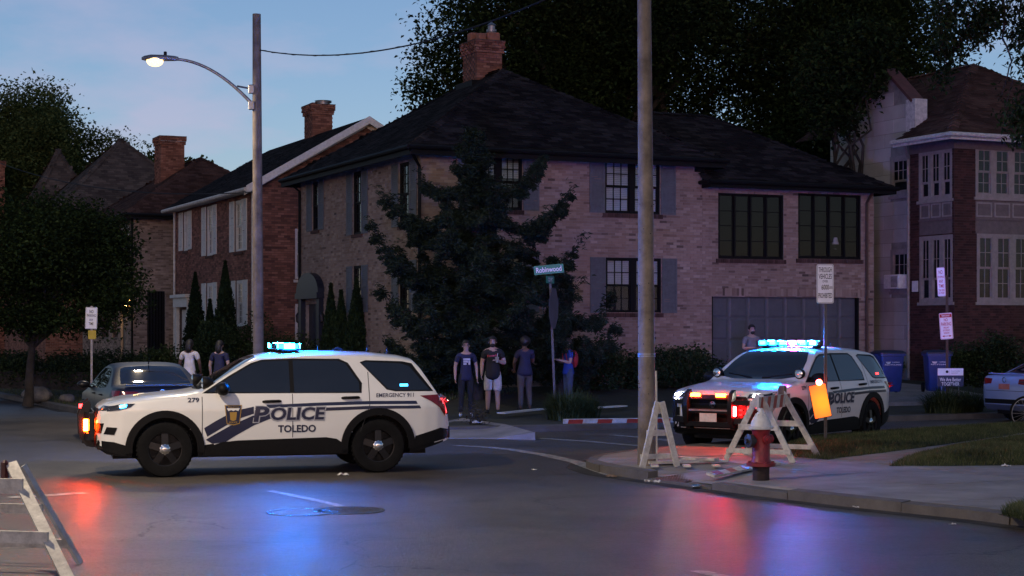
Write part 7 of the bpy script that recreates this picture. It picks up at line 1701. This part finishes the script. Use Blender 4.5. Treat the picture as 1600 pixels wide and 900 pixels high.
# ------------------------------------------------------------------ litter
def litter(name, label, c, s, m, n=7):
    mb = MB(); g = {}
    for i in range(n):
        for j in range(5): g[i, j] = len(mb.v); mb.v.append(((i/(n-1)-0.5)*s, (j/4-0.5)*s*0.45, 0.008+abs(rng.normal(0, s*0.12))))
    for i in range(n-1):
        for j in range(4): mb.f.append((g[i, j], g[i+1, j], g[i+1, j+1], g[i, j+1]))
    o = mb.build(name, m, None); o.location = c; o.rotation_euler = (0, 0, rng.uniform(-0.4, 0.4)); tag(o, label, 'litter'); return o
PAPER = mat('paper', (0.7, 0.7, 0.68), 0.8, 0.1, 5)
litter('paper_scrap', 'crumpled white paper on the road before the police car rear wheel', gp(536, 744), 0.17, PAPER); litter('paper_scrap', 'white crushed cup lid on the kerb ramp', gp(1019, 754.5, 0.06), 0.2, PAPER)
litter('paper_scrap', 'yellow wrapper in the gutter below the hydrant', gp(1202, 776), 0.1, mat('yellow_paper', (0.5, 0.45, 0.1), 0.7)); litter('paper_scrap', 'white scrap in the gutter right of the hydrant', gp(1338, 794), 0.08, PAPER)
litter('paper_scrap', 'tiny white scrap on the open road left of the kerb corner', gp(834, 735), 0.08, PAPER); litter('paper_scrap', 'brown scrap at the tip of the kerb corner', gp(955, 746), 0.16, mat('brown_paper', (0.2, 0.14, 0.1), 0.8)); litter('paper_scrap', 'small white scrap on the near road by the right kerb', gp(1488, 821), 0.08, PAPER)
litter('paper_scrap', 'pale bag beside the sidewalk at the bystanders feet', gp(746, 662, 0.15), 0.2, PAPER); litter('paper_scrap', 'white scrap on the grass mound edge', gp(1572, 729.5, 0.13), 0.13, PAPER)
cn = gp(1087, 764); o = MB().lathe([(0.0, -0.06), (0.026, -0.06), (0.032, -0.05), (0.032, 0.05), (0.026, 0.06), (0, 0.06)], (0, 0, 0), 'x', 14).build('drink_can', CHROME, None, 40); o.location = (cn[0], cn[1], 0.033); o.rotation_euler = (0, 0, 0.5); tag(o, 'crushed silver drink can in the gutter by the ramp', 'can')
cb = bpix(742, 661, 0.15); bush('small brown weed tuft at the pavement edge by the bystanders', cb, (0.16, 0.14, 0.22), 500, 0.05, mat('dry_weed', (0.06, 0.045, 0.03), 0.9), 3, 'weed_tuft', 'plant')

# ------------------------------------------------------------------ people
SKINL = mat('skin_light', (0.42, 0.27, 0.21), 0.55, 0.08, 8); SKIND = mat('skin_dark', (0.12, 0.065, 0.045), 0.55, 0.08, 8)
def skin_mesh(V, E, Rd, root=0, sub=1):
    me = bpy.data.meshes.new('skin'); me.from_pydata([tuple(v) for v in V], E, []); o = bpy.data.objects.new('skin', me); COL.objects.link(o)
    o.modifiers.new('s', 'SKIN'); sv = me.skin_vertices[0].data
    for i, r in enumerate(Rd): sv[i].radius = (r[0], r[1]) if hasattr(r, '__len__') else (r, r); sv[i].use_root = (i == root)
    ss = o.modifiers.new('u', 'SUBSURF'); ss.levels = sub; ss.render_levels = sub
    dg = bpy.context.evaluated_depsgraph_get(); out = bpy.data.meshes.new_from_object(o.evaluated_get(dg)); bpy.data.objects.remove(o); bpy.data.meshes.remove(me)
    out.polygons.foreach_set('use_smooth', [True]*len(out.polygons)); return out
def chainset():
    return dict(V=[], E=[], R=[], N={})
def cadd(c, nm, p, r, to=None):
    c['N'][nm] = len(c['V']); c['V'].append(p); c['R'].append(r)
    if to is not None: c['E'].append((c['N'][to], c['N'][nm]))
def person(label, loc, rz, H, skin, shirt, pants, hair, shoe, arms, shorts=False, build=1.0, legs=None, hair_style='short', look=0.0, sleeve=0.55, extra=None, hips=1.0):
    k = H/1.75; P = thing('person', label, 'person', loc, rz); b = build
    S = lambda x, y, z: (x*k, y*k, z*k); r_ = lambda a, c=None: (a*k*b, (c or a)*k*b)
    legs = legs or {'L': ((0.105, -0.01, 0.50), (0.115, 0.03, 0.085)), 'R': ((-0.105, -0.015, 0.50), (-0.12, 0.02, 0.085))}
    c = chainset()
    cadd(c, 'pelvis', S(0, 0, 0.95), r_(0.13*hips, 0.10)); cadd(c, 'waist', S(0, 0, 1.10), r_(0.115, 0.09), 'pelvis'); cadd(c, 'chest', S(0, 0.0, 1.30), r_(0.135, 0.10), 'waist'); cadd(c, 'collar', S(0, 0.0, 1.42), r_(0.09, 0.075), 'chest')
    cadd(c, 'neck', S(0, -0.01, 1.50), (0.052*k, 0.052*k), 'collar'); cadd(c, 'jaw', S(0, -0.03, 1.565), (0.062*k, 0.072*k), 'neck'); cadd(c, 'skull', S(0, -0.02, 1.65), (0.078*k, 0.092*k), 'jaw'); cadd(c, 'top', S(0, -0.015, 1.715), (0.06*k, 0.07*k), 'skull')
    for s, sg in (('L', 1), ('R', -1)):
        cadd(c, 'hip'+s, S(sg*0.095, 0, 0.88), r_(0.088*hips), 'pelvis'); kn, an = legs[s]
        cadd(c, 'thigh'+s, tuple((np.array(S(sg*0.1, 0, 0.88))+np.array(S(*kn)))/2), r_(0.08), 'hip'+s)
        cadd(c, 'knee'+s, S(*kn), r_(0.056), 'thigh'+s); q = tuple(np.array(S(*kn))*0.6+np.array(S(*an))*0.4+np.array([0, 0.012*k, 0])); cadd(c, 'calf'+s, q, r_(0.055), 'knee'+s)
        cadd(c, 'ankle'+s, S(*an), r_(0.036), 'calf'+s); cadd(c, 'heel'+s, S(an[0], an[1]+0.02, 0.045), (0.036*k, 0.036*k), 'ankle'+s); cadd(c, 'toe'+s, S(an[0]+sg*0.02, an[1]-0.16, 0.03), (0.036*k, 0.026*k), 'heel'+s)
        el, wr = arms[s]
        cadd(c, 'shoulder'+s, S(sg*0.175, 0.0, 1.40), r_(0.062), 'collar'); cadd(c, 'upper'+s, tuple((np.array(S(sg*0.185, 0, 1.40))+np.array(S(*el)))/2), r_(0.052), 'shoulder'+s)
        cadd(c, 'elbow'+s, S(*el), r_(0.042), 'upper'+s); cadd(c, 'fore'+s, tuple(np.array(S(*el))*0.6+np.array(S(*wr))*0.4), r_(0.041), 'elbow'+s); cadd(c, 'wrist'+s, S(*wr), r_(0.027), 'fore'+s)
        d = np.array(wr)-np.array(el); d /= np.linalg.norm(d); cadd(c, 'palm'+s, tuple(np.array(S(*wr))+d*0.055*k), (0.038*k, 0.024*k), 'wrist'+s)
    me = skin_mesh(c['V'], c['E'], c['R'], 0, 2)
    # fingers and face features grown into the same mesh
    fg = MB()
    for s, sg in (('L', 1), ('R', -1)):
        el, wr = arms[s]; d = np.array(wr)-np.array(el); d /= np.linalg.norm(d); sd = np.cross(d, [0, 0, 1.0]); 
        if np.linalg.norm(sd) < 0.3: sd = np.array([0, 1.0, 0])
        sd /= np.linalg.norm(sd); up = np.cross(sd, d); p0 = np.array(S(*wr))+d*0.07*k
        for i, ln in enumerate((0.075, 0.085, 0.08, 0.062)):
            o = p0+sd*(i-1.5)*0.019*k; fg.tube([tuple(o), tuple(o+d*ln*0.5*k-up*0.004*k), tuple(o+d*ln*0.85*k-up*0.026*k)], [0.0095*k, 0.009*k, 0.007*k], 6)
        o = p0-d*0.035*k-sd*0.03*k; fg.tube([tuple(o), tuple(o-sd*0.028*k+d*0.025*k), tuple(o-sd*0.03*k+d*0.06*k)], [0.011*k, 0.0105*k, 0.008*k], 6)
    fg.ell(S(0, -0.122, 1.615), (0.013*k, 0.022*k, 0.024*k), 8, 6)
    for sg in (-1, 1): fg.ell(S(sg*0.082, -0.01, 1.62), (0.012*k, 0.02*k, 0.03*k), 8, 6)
    fg.ell(S(0, -0.098, 1.568), (0.026*k, 0.014*k, 0.009*k), 8, 5)
    bm = bmesh.new(); bm.from_mesh(me); tm = fg.mesh(180); bm.from_mesh(tm); bm.to_mesh(me); bm.free(); bpy.data.meshes.remove(tm); me.name = 'body'
    me.polygons.foreach_set('use_smooth', [True]*len(me.polygons)); me.materials.clear(); body = link('body', me, skin, P)
    if look:
        pass
    DARK = mat('eye_dark', (0.02, 0.018, 0.018), 0.4)
    for sg in (-1, 1):
        MB().ell(S(sg*0.033, -0.103, 1.635), (0.013*k, 0.008*k, 0.008*k), 8, 5).build('eye', DARK, P, 180); MB().ell(S(sg*0.034, -0.104, 1.658), (0.022*k, 0.008*k, 0.005*k), 8, 5).build('brow', hair, P, 180)
    # shirt
    t = chainset(); g = 0.016*k
    def cp(t, nm, ex, to=None, p=None): i = c['N'][nm]; r = c['R'][i]; r = r if hasattr(r, '__len__') else (r, r); cadd(t, nm, p or c['V'][i], (r[0]+ex, r[1]+ex), to)
    cadd(t, 'hem', S(0, 0, 0.80-0.06*(build > 1.1)), (0.185*k*b*hips, 0.185*k*b*hips)); cadd(t, 'pelvis', S(0, 0, 0.92), (0.168*k*b*hips, 0.15*k*b*hips), 'hem'); cp(t, 'waist', g+0.016*k, 'pelvis'); cp(t, 'chest', g, 'waist'); cp(t, 'collar', g*0.8, 'chest')
    cadd(t, 'nk', S(0, -0.005, 1.475), (0.06*k, 0.058*k), 'collar')
    for s in 'LR':
        cp(t, 'shoulder'+s, g*0.8, 'collar'); a, bq = np.array(c['V'][c['N']['shoulder'+s]]), np.array(c['V'][c['N']['elbow'+s]])
        cadd(t, 'sl1'+s, tuple(a+(bq-a)*sleeve*0.6), (0.066*k*b, 0.066*k*b), 'shoulder'+s); cadd(t, 'sl2'+s, tuple(a+(bq-a)*sleeve*1.25), (0.062*k*b, 0.062*k*b), 'sl1'+s)
    link('shirt', skin_mesh(t['V'], t['E'], t['R'], 0, 2), shirt, P)
    # trousers or shorts
    t = chainset(); cp(t, 'pelvis', g*0.9); cadd(t, 'wb', S(0, 0, 1.08), r_(0.125*hips, 0.095), 'pelvis')
    for s in 'LR':
        cp(t, 'hip'+s, g*0.9, 'pelvis'); cp(t, 'thigh'+s, g*(1.6 if shorts else 0.9), 'hip'+s); 
        if shorts:
            kx = np.array(c['V'][c['N']['knee'+s]])+np.array([0, 0, 0.06*k]); cadd(t, 'hem'+s, tuple(kx), (0.086*k*b, 0.086*k*b), 'thigh'+s); cadd(t, 'hemb'+s, tuple(kx+np.array([0, 0, -0.05*k])), (0.088*k*b, 0.088*k*b), 'hem'+s)
        else:
            cp(t, 'knee'+s, g*1.1, 'thigh'+s); cp(t, 'calf'+s, g*0.9, 'knee'+s); cp(t, 'ankle'+s, g*1.5, 'calf'+s)
    link('shorts' if shorts else 'trousers', skin_mesh(t['V'], t['E'], t['R'], 0, 2), pants, P)
    for s in 'LR':
        an = legs[s][1]; sg = 1 if s == 'L' else -1; t = chainset(); cadd(t, 'h', S(an[0], an[1]+0.03, 0.05), (0.046*k, 0.05*k)); cadd(t, 'm', S(an[0]+sg*0.01, an[1]-0.07, 0.045), (0.048*k, 0.045*k), 'h'); cadd(t, 't', S(an[0]+sg*0.02, an[1]-0.18, 0.036), (0.042*k, 0.032*k), 'm')
        if shorts: cadd(t, 'sock', S(an[0], an[1], 0.16), (0.05*k, 0.05*k), 'h')
        link('shoe', skin_mesh(t['V'], t['E'], t['R'], 0, 1), shoe[0 if not isinstance(shoe, (list, tuple)) else 0] if isinstance(shoe, (list, tuple)) else shoe, P)
    hm = MB(); n = 16
    for i in range(9):
        th = math.pi*0.62*i/8
        for q in range(n):
            a = 2*math.pi*q/n; front = math.cos(a+math.pi/2)     # 1 at the face
            thq = th*(0.68 if front > 0.5 else 1.0) if hair_style != 'long' else th*(0.68 if front > 0.5 else 1.1)
            j = 1+rng.uniform(-0.02, 0.05); hm.v.append(S(0.094*j*math.sin(thq)*math.cos(a), -0.012+0.112*j*math.sin(thq)*math.sin(a), 1.655+0.105*j*math.cos(thq)))
    for i in range(8):
        for q in range(n): hm.f.append((i*n+q, i*n+(q+1) % n, (i+1)*n+(q+1) % n, (i+1)*n+q))
    if hair_style == 'long': hm.ell(S(0, 0.075, 1.56), (0.085*k, 0.055*k, 0.14*k), 12, 8)
    if hair_style == 'afro': hm.ell(S(0, 0.01, 1.67), (0.13*k, 0.14*k, 0.13*k), 14, 10, 0.05)
    if hair_style == 'beard': hm.ell(S(0, -0.075, 1.545), (0.06*k, 0.05*k, 0.045*k), 12, 8)
    if hair_style == 'cap': pass
    hm.build('hair', hair, P, 180); P['k'] = k
    return P
CLN = lambda n, c: mat(n, c, 0.85, 0.15, 10, 0.2)
HAIRK = mat('hair_black', (0.012, 0.01, 0.01), 0.6, 0.2, 20); HAIRB = mat('hair_brown', (0.035, 0.022, 0.015), 0.6, 0.2, 20)
down = lambda sg, f=0.0: ((sg*0.245, 0.02+f*0.0, 1.14), (sg*0.25, -0.04-f, 0.90))
NAVYT = CLN('navy_tshirt', (0.018, 0.02, 0.06)); BLKT = CLN('black_tshirt', (0.012, 0.012, 0.013)); BLUT = CLN('royal_blue_tshirt', (0.012, 0.05, 0.30)); BLKJ = CLN('black_jeans', (0.012, 0.012, 0.015)); DENIM = CLN('blue_jeans', (0.05, 0.075, 0.14)); GREYP = CLN('grey_trousers', (0.10, 0.085, 0.08)); CREAMS = CLN('cream_shorts', (0.55, 0.52, 0.46)); WHTT = CLN('white_tshirt', (0.62, 0.60, 0.64)); SHOEK = mat('shoe_black', (0.015, 0.015, 0.015), 0.5); SHOEW = mat('shoe_white', (0.5, 0.5, 0.5), 0.6)
SZ = 0.165
p1_ = person('man in navy tee with white chest print and black trousers', gp(728, 651, SZ), R(8), 1.66, SKINL, NAVYT, BLKJ, HAIRK, SHOEW, {'L': down(1), 'R': down(-1)}, build=0.94)
k = p1_['k']; pr = MB()
for (x0, x1, z0, z1) in ((-0.075, 0.085, 1.30, 1.335), (-0.07, 0.03, 1.24, 1.29), (0.045, 0.085, 1.19, 1.29), (-0.07, 0.0, 1.19, 1.23)): pr.box(x0*k, x1*k, -0.135*k, -0.105*k, z0*k, z1*k)
pr.build('chest_print', WHTT, p1_)
gl = MB()
for sg in (-1, 1): gl.lathe([(0.022*k, 0), (0.026*k, 0), (0.026*k, 0.004), (0.022*k, 0.004)], (sg*0.034*k, -0.118*k, 1.635*k), 'y', 12, close=True); gl.bar((sg*0.06*k, -0.116*k, 1.637*k), (sg*0.085*k, -0.01*k, 1.637*k), 0.004, 0.004)
gl.bar((-0.012*k, -0.118*k, 1.64*k), (0.012*k, -0.118*k, 1.64*k), 0.004, 0.004); tag(gl.build('glasses', BLACKP, p1_), None, None, None, 'stuff')
p2_ = person('bearded man in long black tee and cream shorts holding an iced drink', gp(770, 646, SZ), R(-4), 1.74, SKINL, BLKT, CREAMS, HAIRK, SHOEK, {'L': ((0.27, -0.02, 1.14), (0.12, -0.24, 1.20)), 'R': down(-1)}, shorts=True, build=1.16, hair_style='beard')
k = p2_['k']; ch = MB(); vs, fs = fit_text('Tornado', 0.24*k, 0.05*k, 0.3, 0.02); ch.add([(a, -0.155*k, 1.315*k+b+a*0.12) for a, b in vs], fs); ch.build('chest_print', SIGNR, p2_, fix=False)
cupp = gp(770, 646, SZ); cu = thing('drink_cup', 'clear iced drink cup with straw held by the bearded man', 'cup', (cupp[0]+0.10*k, cupp[1]-0.30*k, SZ+1.16*k)); MB().lathe([(0.03, 0), (0.042, 0.11), (0.046, 0.112), (0.046, 0.122), (0, 0.13)], seg=14).build('cup', mat('cup_plastic', (0.4, 0.36, 0.3), 0.3), cu, 40); MB().tube([(0, 0, 0.1), (0.015, 0, 0.21)], 0.005, 6).build('straw', SIGNW, cu)
p3_ = person('woman seen from behind in navy top and grey trousers raising a phone', gp(820, 640.5, SZ), R(200), 1.70, SKIND, NAVYT, GREYP, HAIRK, SHOEK, {'L': ((0.25, -0.05, 1.16), (0.20, -0.2, 1.0)), 'R': ((-0.25, -0.10, 1.16), (-0.20, -0.27, 1.33))}, build=1.06, hair_style='afro', hips=1.18)
wp = gp(820, 640.5, SZ); k = p3_['k']; ca, sa = math.cos(R(200)), math.sin(R(200)); hx, hy = -0.19*k, -0.34*k
ph = thing('phone', 'phone with bright light held up by the woman in navy', 'phone', (wp[0]+hx*ca-hy*sa, wp[1]+hx*sa+hy*ca, SZ+1.40*k), R(20)); MB().bbox(-0.038, 0.038, -0.005, 0.005, -0.075, 0.075, 0.003).build('case', BLACKP, ph); MB().lathe([(0.012, -0.0065), (0, -0.0067)], (0.0, 0, 0.05), 'y', 10).build('flash_lamp', emit('phone_flash', (1, 0.95, 0.85), 40), ph)
p4_ = person('man in royal blue tee and jeans with red backpack reading his phone', gp(888, 636.5, SZ), R(-68), 1.68, SKINL, BLUT, DENIM, HAIRB, SHOEK, {'L': ((0.23, -0.05, 1.13), (0.10, -0.27, 1.20)), 'R': ((-0.23, -0.05, 1.13), (-0.08, -0.27, 1.20))})
k = p4_['k']; MB().ell((0, 0.17*k, 1.22*k), (0.14*k, 0.09*k, 0.22*k), 14, 10).build('backpack', CLN('red_backpack', (0.32, 0.02, 0.03)), p4_, 180)
st_ = MB()
for sg in (-1, 1): st_.tube([(sg*0.1*k, 0.10*k, 1.42*k), (sg*0.1*k, 0.0, 1.475*k), (sg*0.11*k, -0.115*k, 1.36*k), (sg*0.12*k, -0.09*k, 1.2*k), (sg*0.13*k, 0.1*k, 1.1*k)], 0.014*k, 6)
tag(st_.build('straps', CLN('red_backpack', (0.32, 0.02, 0.03)), p4_, 180), None, None, None, 'stuff')
p5_ = person('bearded man in pale tee standing before the garage door', (at(1174, 500, 44.3)[0], 44.3, 0.42), R(20), 1.76, SKINL, CLN('grey_tshirt', (0.2, 0.2, 0.22)), DENIM, HAIRK, SHOEK, {'L': ((0.25, -0.04, 1.15), (0.08, -0.2, 1.12)), 'R': ((-0.25, -0.04, 1.15), (-0.06, -0.21, 1.16))}, hair_style='beard')
p6_ = person('woman in white top seen from behind left of the lamp pole', (at(296, 530, 40.6)[0], 40.6, SZ), R(170), 1.66, SKIND, WHTT, GREYP, HAIRK, SHOEK, {'L': ((0.26, -0.02, 1.15), (0.24, -0.16, 0.95)), 'R': ((-0.26, -0.02, 1.15), (-0.24, -0.16, 0.95))}, hair_style='long', hips=1.1)
p7_ = person('woman in dark top and white shorts half hidden by the police car windscreen', (at(343, 532, 40.0)[0], 40.0, SZ), R(165), 1.64, SKINL, NAVYT, WHTT, HAIRK, SHOEK, {'L': down(1), 'R': down(-1)}, shorts=True, hair_style='long')
